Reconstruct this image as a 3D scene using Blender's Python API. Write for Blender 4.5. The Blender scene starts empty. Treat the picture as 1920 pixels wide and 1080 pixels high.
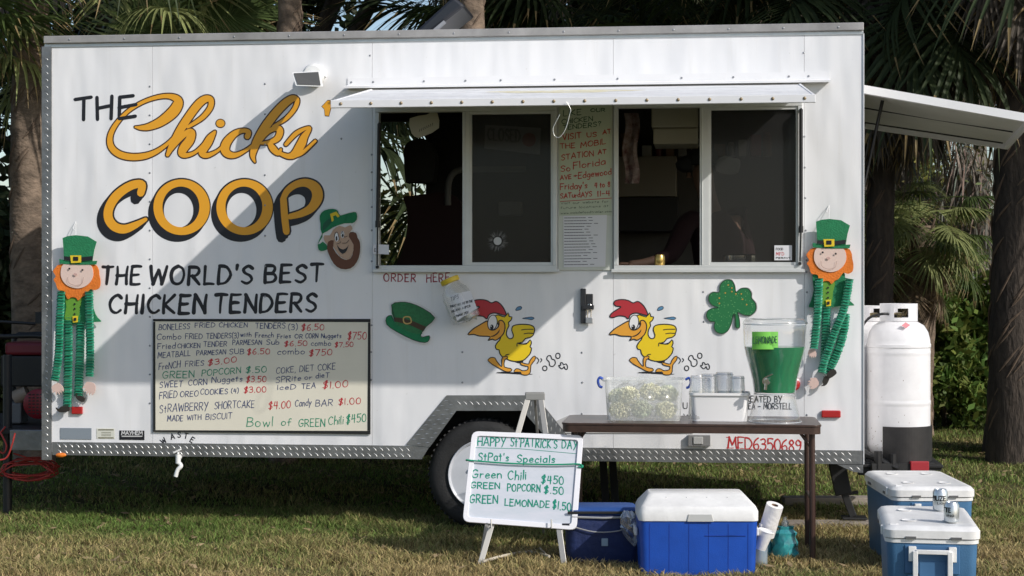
import bpy, bmesh, math, random
import numpy as np
from mathutils import Vector, Matrix
from mathutils.geometry import tessellate_polygon
random.seed(7); RNG = np.random.default_rng(11)
PI = math.pi
scene = bpy.context.scene
COL = scene.collection
# ---------------------------------------------------------------- camera, light, exposure
F, CX, HOR, H = 3200.0, 960.0, 532.0, 1.49          # focal length and horizon of the photograph in its pixels, eye height
cam_d = bpy.data.cameras.new('camera'); cam = bpy.data.objects.new('camera', cam_d); COL.objects.link(cam)
cam.location = (0, 0, H); cam.rotation_euler = (PI/2, 0, 0)
cam_d.sensor_width = 36; cam_d.lens = 36*F/1920; cam_d.shift_y = (HOR-540)/1920
cam_d.clip_start = .1; cam_d.clip_end = 2000
scene.camera = cam
TH = math.radians(6.36); T0 = Vector((0, 10.25, 0))   # the trailer's front wall: yaw and a point on it
cT, sT = math.cos(TH), math.sin(TH)
WM = Matrix(((cT, sT, 0, T0.x), (-sT, cT, 0, T0.y), (0, 0, 1, 0), (0, 0, 0, 1)))   # wall frame (u along, v into, z up) -> world
SUN_L = Vector((1.52, -1, 1.22)).normalized()          # towards the sun, wall frame
SUN = (WM.to_3x3() @ SUN_L).normalized()
world = bpy.data.worlds.new("World"); scene.world = world; world.use_nodes = True
nt = world.node_tree; nt.nodes.clear()
sky = nt.nodes.new('ShaderNodeTexSky'); sky.sky_type = 'NISHITA'; sky.sun_disc = False
sky.sun_elevation = math.asin(SUN.z); sky.sun_rotation = math.atan2(SUN.x, SUN.y)
sky.air_density = 1.0; sky.dust_density = 1.3; sky.ozone_density = 1.2
bg = nt.nodes.new('ShaderNodeBackground'); bg.inputs[1].default_value = .12
wo = nt.nodes.new('ShaderNodeOutputWorld'); nt.links.new(sky.outputs[0], bg.inputs[0]); nt.links.new(bg.outputs[0], wo.inputs[0])
sd = bpy.data.lights.new('sun', 'SUN'); sd.energy = 3.1; sd.angle = math.radians(.6); sd.color = (1, .955, .90)
so = bpy.data.objects.new('sun', sd); COL.objects.link(so); so.rotation_euler = SUN.to_track_quat('Z', 'Y').to_euler(); so.location = (6, 0, 8)
scene.view_settings.view_transform = 'Standard'; scene.view_settings.look = 'None'
scene.view_settings.exposure = 0.2; scene.view_settings.gamma = 1; scene.view_settings.use_curve_mapping = False
scene.render.engine = 'CYCLES'; scene.cycles.max_bounces = 8; scene.cycles.transparent_max_bounces = 24
# ---------------------------------------------------------------- geometry helpers
def ray(px, py): return Vector(((px-CX)/F, 1.0, (HOR-py)/F))
def P(px, py, d): r = ray(px, py); return Vector((r.x*d, d, H+r.z*d))
def GP(px, py): return P(px, py, H*F/(py-HOR))
class Plane:
    def __init__(s, p0, n): s.p0 = Vector(p0); s.n = Vector(n).normalized()
    def __call__(s, px, py, off=0.0):
        r = ray(px, py); q = s.p0 + s.n*off - Vector((0, 0, H))
        t = q.dot(s.n)/r.dot(s.n)
        return Vector((0, 0, H)) + r*t
WALLN = Vector((-sT, -cT, 0)); WALL = Plane(T0, WALLN)
def wall_at(v): return Plane(T0 - WALLN*v, WALLN)
WI = WM.inverted()
def L(px, py, v=0.0): return WI @ wall_at(v)(px, py)      # wall-frame coordinates (u, v, z) of a pixel on the plane v
def crop(x0, y0, s): return lambda X, Y: (x0+X/s, y0+Y/s)

MATS = {}
def M(name, rgb, rough=.6, metal=0.0, noise=0.0, nscale=6.0, bump=0.0, bscale=60.0, rgb2=None, spec=.5, coat=0.0, stretch=None, trans=0.0, alpha=1.0, sheen=0, emit=None):
    if name in MATS: return MATS[name]
    m = bpy.data.materials.new(name); m.use_nodes = True; n = m.node_tree; b = n.nodes['Principled BSDF']
    b.inputs['Base Color'].default_value = (*rgb, 1); b.inputs['Roughness'].default_value = rough; b.inputs['Metallic'].default_value = metal
    b.inputs['Specular IOR Level'].default_value = spec; b.inputs['Coat Weight'].default_value = coat
    b.inputs['Transmission Weight'].default_value = trans; b.inputs['Alpha'].default_value = alpha
    tc = n.nodes.new('ShaderNodeTexCoord'); mp = n.nodes.new('ShaderNodeMapping'); n.links.new(tc.outputs['Object'], mp.inputs[0])
    if stretch: mp.inputs['Scale'].default_value = stretch
    if noise or rgb2:
        t = n.nodes.new('ShaderNodeTexNoise'); t.inputs['Scale'].default_value = nscale; t.inputs['Detail'].default_value = 6; t.inputs['Roughness'].default_value = .65
        n.links.new(mp.outputs[0], t.inputs['Vector'])
        r = n.nodes.new('ShaderNodeValToRGB'); n.links.new(t.outputs[0], r.inputs[0])
        c2 = rgb2 if rgb2 else tuple(c*(1-noise) for c in rgb); c1 = rgb if rgb2 else tuple(min(1, c*(1+noise*.5)) for c in rgb)
        r.color_ramp.elements[0].position = .32; r.color_ramp.elements[1].position = .68
        r.color_ramp.elements[0].color = (*c2, 1); r.color_ramp.elements[1].color = (*c1, 1)
        n.links.new(r.outputs[0], b.inputs['Base Color'])
    if bump:
        t2 = n.nodes.new('ShaderNodeTexNoise'); t2.inputs['Scale'].default_value = bscale; t2.inputs['Detail'].default_value = 5
        n.links.new(mp.outputs[0], t2.inputs['Vector'])
        bp = n.nodes.new('ShaderNodeBump'); bp.inputs['Strength'].default_value = bump; bp.inputs['Distance'].default_value = .02
        n.links.new(t2.outputs[0], bp.inputs['Height']); n.links.new(bp.outputs[0], b.inputs['Normal'])
    MATS[name] = m; return m
def clear_mat(name, rgb, opacity, gloss=.08, rough=.05):
    """thin clear plastic or glass: mostly see-through with a fresnel gloss"""
    if name in MATS: return MATS[name]
    m = bpy.data.materials.new(name); m.use_nodes = True; n = m.node_tree; n.nodes.clear()
    o = n.nodes.new('ShaderNodeOutputMaterial'); tr = n.nodes.new('ShaderNodeBsdfTransparent'); df = n.nodes.new('ShaderNodeBsdfDiffuse'); gl = n.nodes.new('ShaderNodeBsdfGlossy')
    df.inputs[0].default_value = (*rgb, 1); gl.inputs['Roughness'].default_value = rough
    lw = n.nodes.new('ShaderNodeLayerWeight'); lw.inputs[0].default_value = .25
    ma = n.nodes.new('ShaderNodeMath'); ma.operation = 'MULTIPLY_ADD'; ma.inputs[1].default_value = .5; ma.inputs[2].default_value = gloss; ma.use_clamp = True
    n.links.new(lw.outputs['Facing'], ma.inputs[0])
    m1 = n.nodes.new('ShaderNodeMixShader'); m1.inputs[0].default_value = opacity; n.links.new(tr.outputs[0], m1.inputs[1]); n.links.new(df.outputs[0], m1.inputs[2])
    m2 = n.nodes.new('ShaderNodeMixShader'); n.links.new(ma.outputs[0], m2.inputs[0]); n.links.new(m1.outputs[0], m2.inputs[1]); n.links.new(gl.outputs[0], m2.inputs[2])
    n.links.new(m2.outputs[0], o.inputs[0]); MATS[name] = m; return m

MW = {}                                                     # object name -> its world matrix
class MB:
    def __init__(s, X=None): s.v = []; s.f = []; s.m = []; s.X = X; s.cm = 0
    def av(s, p):
        p = Vector(p); s.v.append(s.X @ p if s.X is not None else p); return len(s.v)-1
    def face(s, idx): s.f.append(tuple(idx)); s.m.append(s.cm)
    def box(s, x0, x1, y0, y1, z0, z1):
        i = [s.av((x, y, z)) for z in (z0, z1) for x, y in ((x0, y0), (x1, y0), (x1, y1), (x0, y1))]
        for q in ((3, 2, 1, 0), (4, 5, 6, 7), (0, 1, 5, 4), (1, 2, 6, 5), (2, 3, 7, 6), (3, 0, 4, 7)): s.face([i[k] for k in q])
        return s
    def hexa(s, c):
        i = [s.av(p) for p in c]
        for q in ((3, 2, 1, 0), (4, 5, 6, 7), (0, 1, 5, 4), (1, 2, 6, 5), (2, 3, 7, 6), (3, 0, 4, 7)): s.face([i[k] for k in q])
        return s
    def bar(s, a, b, w, t, up=(0, 0, 1)):
        a = Vector(a); b = Vector(b); d = (b-a).normalized(); u = Vector(up)
        x = d.cross(u)
        if x.length < 1e-4: x = d.cross(Vector((1, 0, 0)))
        x.normalize(); y = x.cross(d)
        c = [p+x*sx*w/2+y*sy*t/2 for p in (a, b) for sx, sy in ((-1, -1), (1, -1), (1, 1), (-1, 1))]
        return s.hexa(c)
    def tube(s, pts, r, n=10, caps=True, closed=False):
        pts = [Vector(p) for p in pts]; N = len(pts); rs = r if isinstance(r, (list, tuple)) else [r]*N
        rings = []; pn = None
        for k in range(N):
            if closed: d = pts[(k+1) % N]-pts[k-1]
            else: d = pts[min(k+1, N-1)]-pts[max(k-1, 0)]
            if d.length < 1e-9: d = Vector((0, 0, 1))
            d.normalize()
            if pn is None: pn = d.orthogonal().normalized()
            pn = pn-d*pn.dot(d)
            if pn.length < 1e-6: pn = d.orthogonal()
            pn.normalize(); q = d.cross(pn)
            rings.append([s.av(pts[k]+(pn*math.cos(a)+q*math.sin(a))*rs[k]) for a in (2*PI*j/n for j in range(n))])
        for k in range(N if closed else N-1):
            A, B = rings[k], rings[(k+1) % N]
            for j in range(n): s.face((A[j], A[(j+1) % n], B[(j+1) % n], B[j]))
        if caps and not closed: s.face(rings[0][::-1]); s.face(rings[-1])
        return s
    def lathe(s, c, prof, n=32, axis=(0, 0, 1), mods=None, caps=True):
        c = Vector(c); ax = Vector(axis).normalized(); x = ax.orthogonal().normalized(); y = ax.cross(x); rings = []
        for r, h in prof:
            rings.append([s.av(c+ax*h+(x*math.cos(a)+y*math.sin(a))*r*(mods(a, h) if mods else 1)) for a in (2*PI*j/n for j in range(n))])
        for A, B in zip(rings, rings[1:]):
            for j in range(n): s.face((A[j], A[(j+1) % n], B[(j+1) % n], B[j]))
        if caps: s.face(rings[0][::-1]); s.face(rings[-1])
        return s
    def poly(s, pts):
        """flat concave polygon"""
        idx = [s.av(p) for p in pts]; pp = [s.v[i] for i in idx]
        for t in tessellate_polygon([pp]): s.face([idx[k] for k in t])
        return s
    def prism(s, pts, back):
        """polygon pts extruded by vector back"""
        b = Vector(back); a = [s.av(p) for p in pts]; c = [s.av(Vector(p)+b) for p in pts]; pp = [s.v[i] for i in a]
        for t in tessellate_polygon([pp]): s.face([a[k] for k in t]); s.face([c[k] for k in reversed(t)])
        n = len(a)
        for k in range(n): s.face((a[k], a[(k+1) % n], c[(k+1) % n], c[k]))
        return s
    def build(s, name, mats, parent=None, smooth=None, bevel=0, kind=None, recalc=True, mat_world=None):
        if parent is not None: Mi = MW[parent.name].inverted(); Mp = MW[parent.name]
        else: Mp = mat_world if mat_world is not None else Matrix.Identity(4); Mi = Mp.inverted()
        me = bpy.data.meshes.new(name); me.from_pydata([tuple(Mi @ p) for p in s.v], [], s.f)
        if not isinstance(mats, (list, tuple)): mats = [mats]
        for m in mats: me.materials.append(m)
        if len(mats) > 1: me.polygons.foreach_set('material_index', s.m)
        if recalc:
            bm = bmesh.new(); bm.from_mesh(me); bmesh.ops.recalc_face_normals(bm, faces=bm.faces); bm.to_mesh(me); bm.free()
        if smooth is not None:
            me.polygons.foreach_set('use_smooth', [True]*len(me.polygons)); me.set_sharp_from_angle(angle=math.radians(smooth))
        me.update()
        o = bpy.data.objects.new(name, me); COL.objects.link(o)
        if parent is not None: o.parent = parent
        else: o.matrix_world = Mp
        MW[o.name] = Mp
        if bevel:
            b = o.modifiers.new('bevel', 'BEVEL'); b.width = bevel; b.segments = 2; b.limit_method = 'ANGLE'; b.angle_limit = math.radians(40)
        if kind: o['kind'] = kind
        return o
def tag(o, label, cat, group=None):
    o['label'] = label; o['category'] = cat
    if group: o['group'] = group
    return o
def thing(name, label, cat, loc, rz=0.0, group=None):
    o = bpy.data.objects.new(name, None); COL.objects.link(o); o.empty_display_size = .1
    m = Matrix.Translation(Vector(loc)) @ Matrix.Rotation(rz, 4, 'Z'); o.location = loc; o.rotation_euler = (0, 0, rz)
    MW[o.name] = m; return tag(o, label, cat, group)
def struct(o): o['kind'] = 'structure'; return o
def cr(pts, n=6, closed=False):
    """Catmull-Rom through tuples of any dimension"""
    pts = [tuple(float(c) for c in p) for p in pts]; N = len(pts)
    if N < 3 and not closed: return pts
    out = []
    for k in range(N if closed else N-1):
        p1, p2 = pts[k], pts[(k+1) % N]
        p0 = pts[k-1] if (closed or k > 0) else p1; p3 = pts[(k+2) % N] if (closed or k+2 < N) else p2
        for j in range(n):
            t = j/n
            out.append(tuple(.5*(2*b+(c-a)*t+(2*a-5*b+4*c-d)*t*t+(3*b-a-3*c+d)*t**3) for a, b, c, d in zip(p0, p1, p2, p3)))
    if not closed: out.append(pts[-1])
    return out
def ribbon(mb, pts, w, mp, off, closed=False, grow=.00012):
    """a painted stroke: pts in photo pixels, w widths in pixels, mapped to a plane just above the surface"""
    n = len(pts); ws = w if isinstance(w, (list, tuple)) else [w]*n; Lr = []; Rr = []; cap = None
    for k in range(n):
        a = pts[(k-1) % n] if (closed or k > 0) else pts[k]; b = pts[(k+1) % n] if (closed or k < n-1) else pts[k]
        dx, dy = b[0]-a[0], b[1]-a[1]; l = math.hypot(dx, dy) or 1; nx, ny = -dy/l, dx/l; h = ws[k]/2
        z = off+(grow*k/n if not closed else 0)
        Lr.append(mb.av(mp(pts[k][0]+nx*h, pts[k][1]+ny*h, z))); Rr.append(mb.av(mp(pts[k][0]-nx*h, pts[k][1]-ny*h, z)))
        if not closed and k in (0, n-1):
            sg = -1 if k == 0 else 1; c = [mb.av(mp(pts[k][0]+(nx*math.cos(t)+sg*dx/l*math.sin(t))*h, pts[k][1]+(ny*math.cos(t)+sg*dy/l*math.sin(t))*h, z)) for t in (PI/4, PI/2, 3*PI/4)]
            ring = [Lr[-1]]+c+[Rr[-1]]; mb.face(ring if k else ring[::-1])
    for k in range(n if closed else n-1): j = (k+1) % n; mb.face((Lr[k], Lr[j], Rr[j], Rr[k]))
# ---------------------------------------------------------------- hand lettering: single strokes per glyph
_g = """
A .68 l0,0 .34,1 .68,0|l.12,.34 .58,.36
B .56 l0,0 0,1|c0,1 .38,.97 .48,.78 .35,.57 .02,.53|c.02,.53 .42,.5 .56,.26 .4,.04 0,0
C .6 c.6,.84 .4,1 .12,.82 0,.48 .12,.12 .38,0 .6,.15
D .62 l0,0 0,1|c0,1 .38,.93 .62,.5 .38,.07 0,0
E .52 l0,0 0,1 .52,1|l0,.52 .42,.54|l0,0 .52,0
F .5 l0,0 0,1 .52,1|l0,.52 .4,.53
G .66 c.6,.85 .38,1 .1,.82 0,.45 .12,.08 .38,0 .58,.14 .62,.4|l.34,.42 .66,.42
H .6 l0,0 0,1|l.6,0 .6,1|l0,.5 .6,.53
I .06 l.03,0 .03,1
J .4 c.4,1 .4,.3 .3,.02 .1,.02 0,.2
K .58 l0,0 0,1|l.54,1 .03,.46 .58,0
L .48 l0,1 0,0 .5,0
M .78 l0,0 .1,1 .39,.3 .68,1 .78,0
N .6 l0,0 0,1 .6,0 .6,1
O .68 o.34,1 .08,.82 0,.48 .1,.12 .34,0 .58,.12 .68,.5 .58,.86
P .54 l0,0 0,1|c0,1 .42,.97 .54,.74 .38,.5 0,.45
R .58 l0,0 0,1|c0,1 .42,.97 .53,.76 .38,.52 .02,.48|l.2,.48 .58,0
S .54 c.52,.86 .3,1 .05,.82 .14,.6 .42,.44 .52,.2 .28,0 0,.12
T .62 l0,1 .62,1|l.31,1 .31,0
U .58 c0,1 0,.35 .09,.07 .29,0 .49,.07 .58,.35 .58,1
V .6 l0,1 .3,0 .6,1
W .86 l0,1 .2,0 .43,.78 .66,0 .86,1
X .6 l0,1 .6,0|l.6,1 0,0
Y .6 l0,1 .3,.48|l.6,1 .12,-.12
Z .56 l0,1 .56,1 0,0 .56,0
a .46 c.44,.52 .2,.58 0,.3 .12,0 .36,.08 .44,.4|l.44,.55 .46,0
b .46 l0,1 0,0|c0,.4 .25,.55 .46,.3 .28,0 0,.05
c .4 c.4,.46 .2,.56 0,.28 .15,0 .4,.08
d .46 c.44,.45 .2,.55 0,.28 .14,0 .44,.1|l.46,1 .46,0
e .42 c.02,.3 .4,.32 .36,.5 .16,.56 0,.28 .14,0 .42,.08
f .36 c.36,.95 .2,1 .13,.8 .13,0|l0,.52 .34,.54
g .44 c.42,.5 .2,.58 0,.3 .16,.06 .42,.2|c.43,.55 .44,-.1 .28,-.36 .02,-.26
h .44 l0,1 0,0|c0,.36 .2,.55 .42,.4 .43,0
i .06 l.03,.55 .03,0|l.03,.76 .04,.8
k .42 l0,1 0,0|l.38,.55 .02,.25 .42,0
l .06 l.03,1 .03,0
m .66 l0,.55 0,0|c0,.38 .17,.56 .32,.42 .33,0|c.33,.38 .5,.56 .64,.42 .66,0
n .42 l0,.55 0,0|c0,.38 .2,.56 .4,.42 .42,0
o .44 o.22,.56 .03,.44 .02,.14 .2,0 .4,.12 .42,.42
p .44 l0,.55 0,-.35|c0,.42 .25,.58 .44,.3 .26,0 0,.06
r .32 l0,.55 0,0|c0,.34 .14,.52 .32,.5
s .36 c.34,.48 .16,.58 .04,.42 .3,.24 .3,.06 .02,.04
t .34 l.15,.88 .15,0|l0,.6 .34,.62
u .42 c0,.55 .02,.12 .2,0 .4,.15 .42,.55|l.42,.3 .43,0
v .4 l0,.55 .2,0 .4,.55
w .6 l0,.55 .15,0 .3,.5 .45,0 .6,.55
x .4 l0,.55 .4,0|l.4,.55 0,0
y .42 l0,.55 .22,.05|l.42,.55 .05,-.36
0 .54 o.27,1 .06,.82 0,.45 .1,.1 .3,0 .5,.14 .54,.55 .44,.88
1 .1 l.05,1 .05,0
2 .5 c.02,.8 .2,1 .46,.84 .4,.5 0,0|l0,0 .5,0
3 .48 c.02,.9 .3,1 .44,.78 .3,.56 .15,.54|c.15,.54 .44,.48 .46,.18 .22,0 0,.1
4 .54 l.14,1 .02,.45 .52,.47|l.42,1 .4,0
5 .5 l.5,1 .08,1 .06,.56|c.06,.56 .3,.64 .5,.4 .42,.08 .18,0 0,.1
6 .48 c.4,1 .12,.75 0,.35 .12,.02 .38,.04 .46,.28 .3,.48 .04,.34
7 .52 l0,1 .52,1 .16,0
8 .48 o.24,.54 .04,.74 .22,1 .42,.78 .24,.54 .02,.28 .2,0 .46,.22
9 .48 c.44,.8 .2,1 .02,.72 .2,.5 .42,.62 .46,.85|c.46,.85 .44,.4 .34,.16 .22,0
$ .54 c.5,.84 .28,.98 .06,.8 .16,.6 .42,.44 .5,.22 .26,.04 0,.14|l.32,1.12 .18,-.12|l.42,1.1 .28,-.1
. .08 l.04,0 .05,.04
, .1 l.08,.06 .02,-.16
' .08 l.06,1.05 .04,.8
- .34 l0,.45 .34,.46
+ .36 l0,.42 .36,.42|l.18,.22 .18,.62
? .42 c.02,.82 .2,1 .42,.82 .22,.5 .2,.3|l.2,.04 .21,.08
( .2 c.2,1.15 .02,.8 .02,.25 .2,-.12
) .2 c0,1.15 .18,.8 .18,.25 0,-.12
& .5 l0,.4 .5,.4
"""
GL = {}
for ln in _g.strip().split('\n'):
    ch, rest = ln[0], ln[2:]; w, body = rest.split(' ', 1); st = []
    for s_ in body.split('|'): st.append((s_[0], [tuple(float(c) for c in q.split(',')) for q in s_[1:].split()]))
    GL[ch] = (float(w), st)
def write(mb, s, x0, x1, y0, y1, h, w, mp, off=.0012, gap=.24, slant=.0, jit=.03, space=.5):
    """letter a word or a line by hand, baseline (x0,y0)-(x1,y1) in photo pixels, cap height h"""
    tot = sum(space if c == ' ' else GL[c][0]+gap for c in s)-gap; sx = (x1-x0)/tot; cur = 0.0
    for c in s:
        if c == ' ': cur += space; continue
        gw, st = GL[c]; r = random.uniform(-jit, jit); dy = random.uniform(-jit, jit); k = random.uniform(1-jit, 1+jit); o = off
        def tr(p):
            X = x0+(cur+p[0])*sx+p[1]*h*(slant+r); Y = y0+(y1-y0)*(X-x0)/(x1-x0 or 1)-(p[1]*k+dy)*h
            return (X, Y)
        for kind, pts in st:
            if kind == 'l':
                for a, b in zip(pts, pts[1:]):
                    A_q, B_q = tr(a), tr(b); k0 = random.uniform(.85, 1.15); bow = random.uniform(-.035, .035)*h; dx_, dy_ = B_q[0]-A_q[0], B_q[1]-A_q[1]; l_q = math.hypot(dx_, dy_) or 1
                    mid = ((A_q[0]+B_q[0])/2-dy_/l_q*bow, (A_q[1]+B_q[1])/2+dx_/l_q*bow); ribbon(mb, cr([A_q, mid, B_q], 3), [w*k0*v_ for v_ in (1.15, 1.12, 1.05, 1.0, .95, .9, .78)], mp, o); o += .00013
            elif kind == 'o': q = cr(pts+[pts[0]], 3); ribbon(mb, [tr(p) for p in q], [w*(1+.2*math.sin(1+5*k_/len(q))) for k_ in range(len(q))], mp, o); o += .00013
            else: q = cr(pts, 3); ribbon(mb, [tr(p) for p in q], [w*(1.12-.34*k_/len(q)+.1*math.sin(k_*1.1)) for k_ in range(len(q))], mp, o); o += .00013
        cur += gw+gap
def disc(mb, cx, cy, rx, ry, mp, off, n=20, rot=0):
    c, s = math.cos(rot), math.sin(rot)
    mb.face([mb.av(mp(cx+rx*math.cos(a)*c-ry*math.sin(a)*s, cy+rx*math.cos(a)*s+ry*math.sin(a)*c, off)) for a in (2*PI*k/n for k in range(n))])
def shape(mb, pts, mp, off, cv=None, n=4):
    """flat painted shape; cv = crop converter, n>1 rounds it"""
    q = cr(pts, n, True) if n > 1 else pts
    if cv: q = [cv(*p) for p in q]
    mb.poly([mp(p[0], p[1], off) for p in q]); return q
def outline(mb, q, w, mp, off): ribbon(mb, q, w, mp, off, closed=True)
def cut(mb, pts, mp, off, th, cv=None, n=4):
    """a cut-out sheet with thickness th whose front is 'off' in front of the plane"""
    q = cr(pts, n, True) if n > 1 else pts
    if cv: q = [cv(*p) for p in q]
    mb.prism([mp(p[0], p[1], off) for p in q], -mp.n*th); return q
# ================================================================= SETTING: ground
def gnoise(x, y): return (np.sin(x*1.7+y*.9)+np.sin(x*.6-y*2.3+1.3)+np.sin(x*3.9+y*3.1+.4)*.7+np.sin(-x*5.3+y*4.7)*.5)/3.2
gm = bpy.data.materials.new('lawn_soil'); gm.use_nodes = True; gn = gm.node_tree; gb = gn.nodes['Principled BSDF']; gb.inputs['Roughness'].default_value = .95; gb.inputs['Specular IOR Level'].default_value = .1
tc = gn.nodes.new('ShaderNodeTexCoord'); t1 = gn.nodes.new('ShaderNodeTexNoise'); t1.inputs['Scale'].default_value = .9; t1.inputs['Detail'].default_value = 8; t1.inputs['Roughness'].default_value = .7
t2 = gn.nodes.new('ShaderNodeTexNoise'); t2.inputs['Scale'].default_value = 30; t2.inputs['Detail'].default_value = 4
gn.links.new(tc.outputs['Object'], t1.inputs[0]); gn.links.new(tc.outputs['Object'], t2.inputs[0])
r1 = gn.nodes.new('ShaderNodeValToRGB'); r1.color_ramp.elements[0].position = .38; r1.color_ramp.elements[1].position = .62
r1.color_ramp.elements[0].color = (.045, .06, .02, 1); r1.color_ramp.elements[1].color = (.16, .135, .065, 1); gn.links.new(t1.outputs[0], r1.inputs[0])
mx = gn.nodes.new('ShaderNodeMix'); mx.data_type = 'RGBA'; mx.blend_type = 'MULTIPLY'; mx.inputs[0].default_value = .8
r2 = gn.nodes.new('ShaderNodeValToRGB'); r2.color_ramp.elements[0].color = (.35, .35, .35, 1); gn.links.new(t2.outputs[0], r2.inputs[0])
gn.links.new(r1.outputs[0], mx.inputs[6]); gn.links.new(r2.outputs[0], mx.inputs[7]); gn.links.new(mx.outputs[2], gb.inputs['Base Color'])
g = MB(); g.face([g.av(p) for p in ((-300, -100, 0), (300, -100, 0), (300, 600, 0), (-300, 600, 0))]); struct(g.build('ground', gm))
def np_mesh(name, V, Fc, nper, mat, cols=None, parent=None, smooth=False):
    """fast mesh from arrays; every face has nper corners"""
    me = bpy.data.meshes.new(name); nv = len(V); nf = len(Fc)
    me.vertices.add(nv); me.vertices.foreach_set('co', np.asarray(V, np.float32).ravel())
    me.loops.add(nf*nper); me.loops.foreach_set('vertex_index', np.asarray(Fc, np.int32).ravel())
    me.polygons.add(nf); me.polygons.foreach_set('loop_start', np.arange(0, nf*nper, nper, dtype=np.int32))
    if smooth: me.polygons.foreach_set('use_smooth', np.ones(nf, bool))
    me.update(calc_edges=True)
    if cols is not None:
        a = me.color_attributes.new('tint', 'FLOAT_COLOR', 'POINT'); a.data.foreach_set('color', np.concatenate([cols, np.ones((nv, 1))], 1).astype(np.float32).ravel())
    me.materials.append(mat); o = bpy.data.objects.new(name, me); COL.objects.link(o)
    if parent is not None: o.parent = parent
    MW[o.name] = Matrix.Identity(4)
    return o
def tint_mat(name, rough=.7, transl=.3, mul=1.0):
    m = bpy.data.materials.new(name); m.use_nodes = True; n = m.node_tree; n.nodes.clear()
    o = n.nodes.new('ShaderNodeOutputMaterial'); at = n.nodes.new('ShaderNodeVertexColor'); at.layer_name = 'tint'
    d = n.nodes.new('ShaderNodeBsdfPrincipled'); d.inputs['Roughness'].default_value = rough; d.inputs['Specular IOR Level'].default_value = .25
    t = n.nodes.new('ShaderNodeBsdfTranslucent'); mix = n.nodes.new('ShaderNodeMixShader'); mix.inputs[0].default_value = transl
    n.links.new(at.outputs[0], d.inputs['Base Color']); n.links.new(at.outputs[0], t.inputs[0]); n.links.new(d.outputs[0], mix.inputs[1]); n.links.new(t.outputs[0], mix.inputs[2]); n.links.new(mix.outputs[0], o.inputs[0])
    return m
BLADE = tint_mat('grass_blade'); LEAF = tint_mat('leaf', .55, .35); MOSS = tint_mat('moss_strand', .9, .2)
def grass(name, x0, x1, y0, y1, dens, hgt, wid):
    n = int((x1-x0)*(y1-y0)*dens); x = RNG.uniform(x0, x1, n); y = RNG.uniform(y0, y1, n)
    cl = gnoise(x*4.1+1, y*5.3)+.6*gnoise(x*11, y*13); kp = RNG.uniform(0, 1, n) < np.clip(.80+.55*cl, .18, 1); x = x[kp]; y = y[kp]; cl = cl[kp]; n = len(x)
    h = hgt*RNG.uniform(.35, 1.25, n)*np.clip(1+.25*gnoise(x*1.3, y*1.1)+.45*cl, .35, 2.2); a = RNG.uniform(0, 2*PI, n); w = wid*RNG.uniform(.6, 1.3, n); lean = RNG.uniform(.2, 1.3, n)*h; la = RNG.uniform(0, 2*PI, n)
    B = np.stack([x, y, np.full(n, -.004)], 1); wd = np.stack([np.cos(a), np.sin(a), np.zeros(n)], 1)*w[:, None]/2
    ld = np.stack([np.cos(la), np.sin(la), np.zeros(n)], 1)*lean[:, None]; up = np.stack([np.zeros(n), np.zeros(n), h], 1)
    V = np.stack([B-wd, B+wd, B+ld*.3+up*.6+wd*.7, B+ld*.3+up*.6-wd*.7, B+ld+up*.95], 1).reshape(-1, 3)
    i = np.arange(n)[:, None]*5; Fc = np.concatenate([i+np.array([[0, 1, 2]]), i+np.array([[0, 2, 3]]), i+np.array([[3, 2, 4]])], 0)
    # green turf in a strip in front of the trailer's tongue end and far off, straw-coloured where it is worn
    g1 = 1.25*np.exp(-(((x+1.7)/1.75)**4+((y-10.3)/.5)**2)*1.0)+np.clip((y-10.4)/1.2, 0, .75)
    s = np.clip(.22+g1*.75+.45*gnoise(x*1.4, y*1.4)+RNG.normal(0, .25, n), 0, 1)
    gr = np.array([.16, .25, .055]); st = np.array([.52, .40, .19]); br = np.array([.15, .105, .05])
    c = gr*s[:, None]+st*(1-s[:, None]); k = RNG.uniform(0, 1, n) < .12; c[k] = br; c *= RNG.uniform(.45, 1.3, n)[:, None]
    o = np_mesh(name, V, Fc, 3, BLADE, np.repeat(c, 5, 0)); o['kind'] = 'stuff'; o['label'] = 'short mixed green and straw coloured grass on the ground round the trailer'; o['category'] = 'grass'; return o
grass('grass', -4.2, 4.2, 8.2, 11.2, 9500, .044, .0066)
grass('grass', -6.5, 7.0, 11.2, 17.5, 2200, .04, .008)
grass('grass', -9, 12, 17.5, 30, 350, .06, .02)
# fallen leaves and dry stems on the lawn
def litter(n):
    x = RNG.uniform(-4, 5.5, n); y = RNG.uniform(8.6, 16, n); a = RNG.uniform(0, 2*PI, n); s = RNG.uniform(.015, .045, n); z = RNG.uniform(.012, .03, n)
    B = np.stack([x, y, z], 1); e = np.stack([np.cos(a), np.sin(a), RNG.uniform(-.3, .5, n)], 1)*s[:, None]; f = np.stack([-np.sin(a), np.cos(a), RNG.uniform(-.2, .4, n)], 1)*s[:, None]*.4
    V = np.stack([B-e, B+f, B+e, B-f], 1).reshape(-1, 3); Fc = np.arange(n)[:, None]*4+np.array([[0, 1, 2, 3]])
    c = np.array([.42, .31, .18])*RNG.uniform(.5, 1.3, n)[:, None]
    o = np_mesh('leaf_litter', V, Fc, 4, BLADE, np.repeat(c, 4, 0)); o['kind'] = 'stuff'; o['label'] = 'dry brown leaves scattered over the lawn'; o['category'] = 'leaves'
litter(2200)
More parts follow.
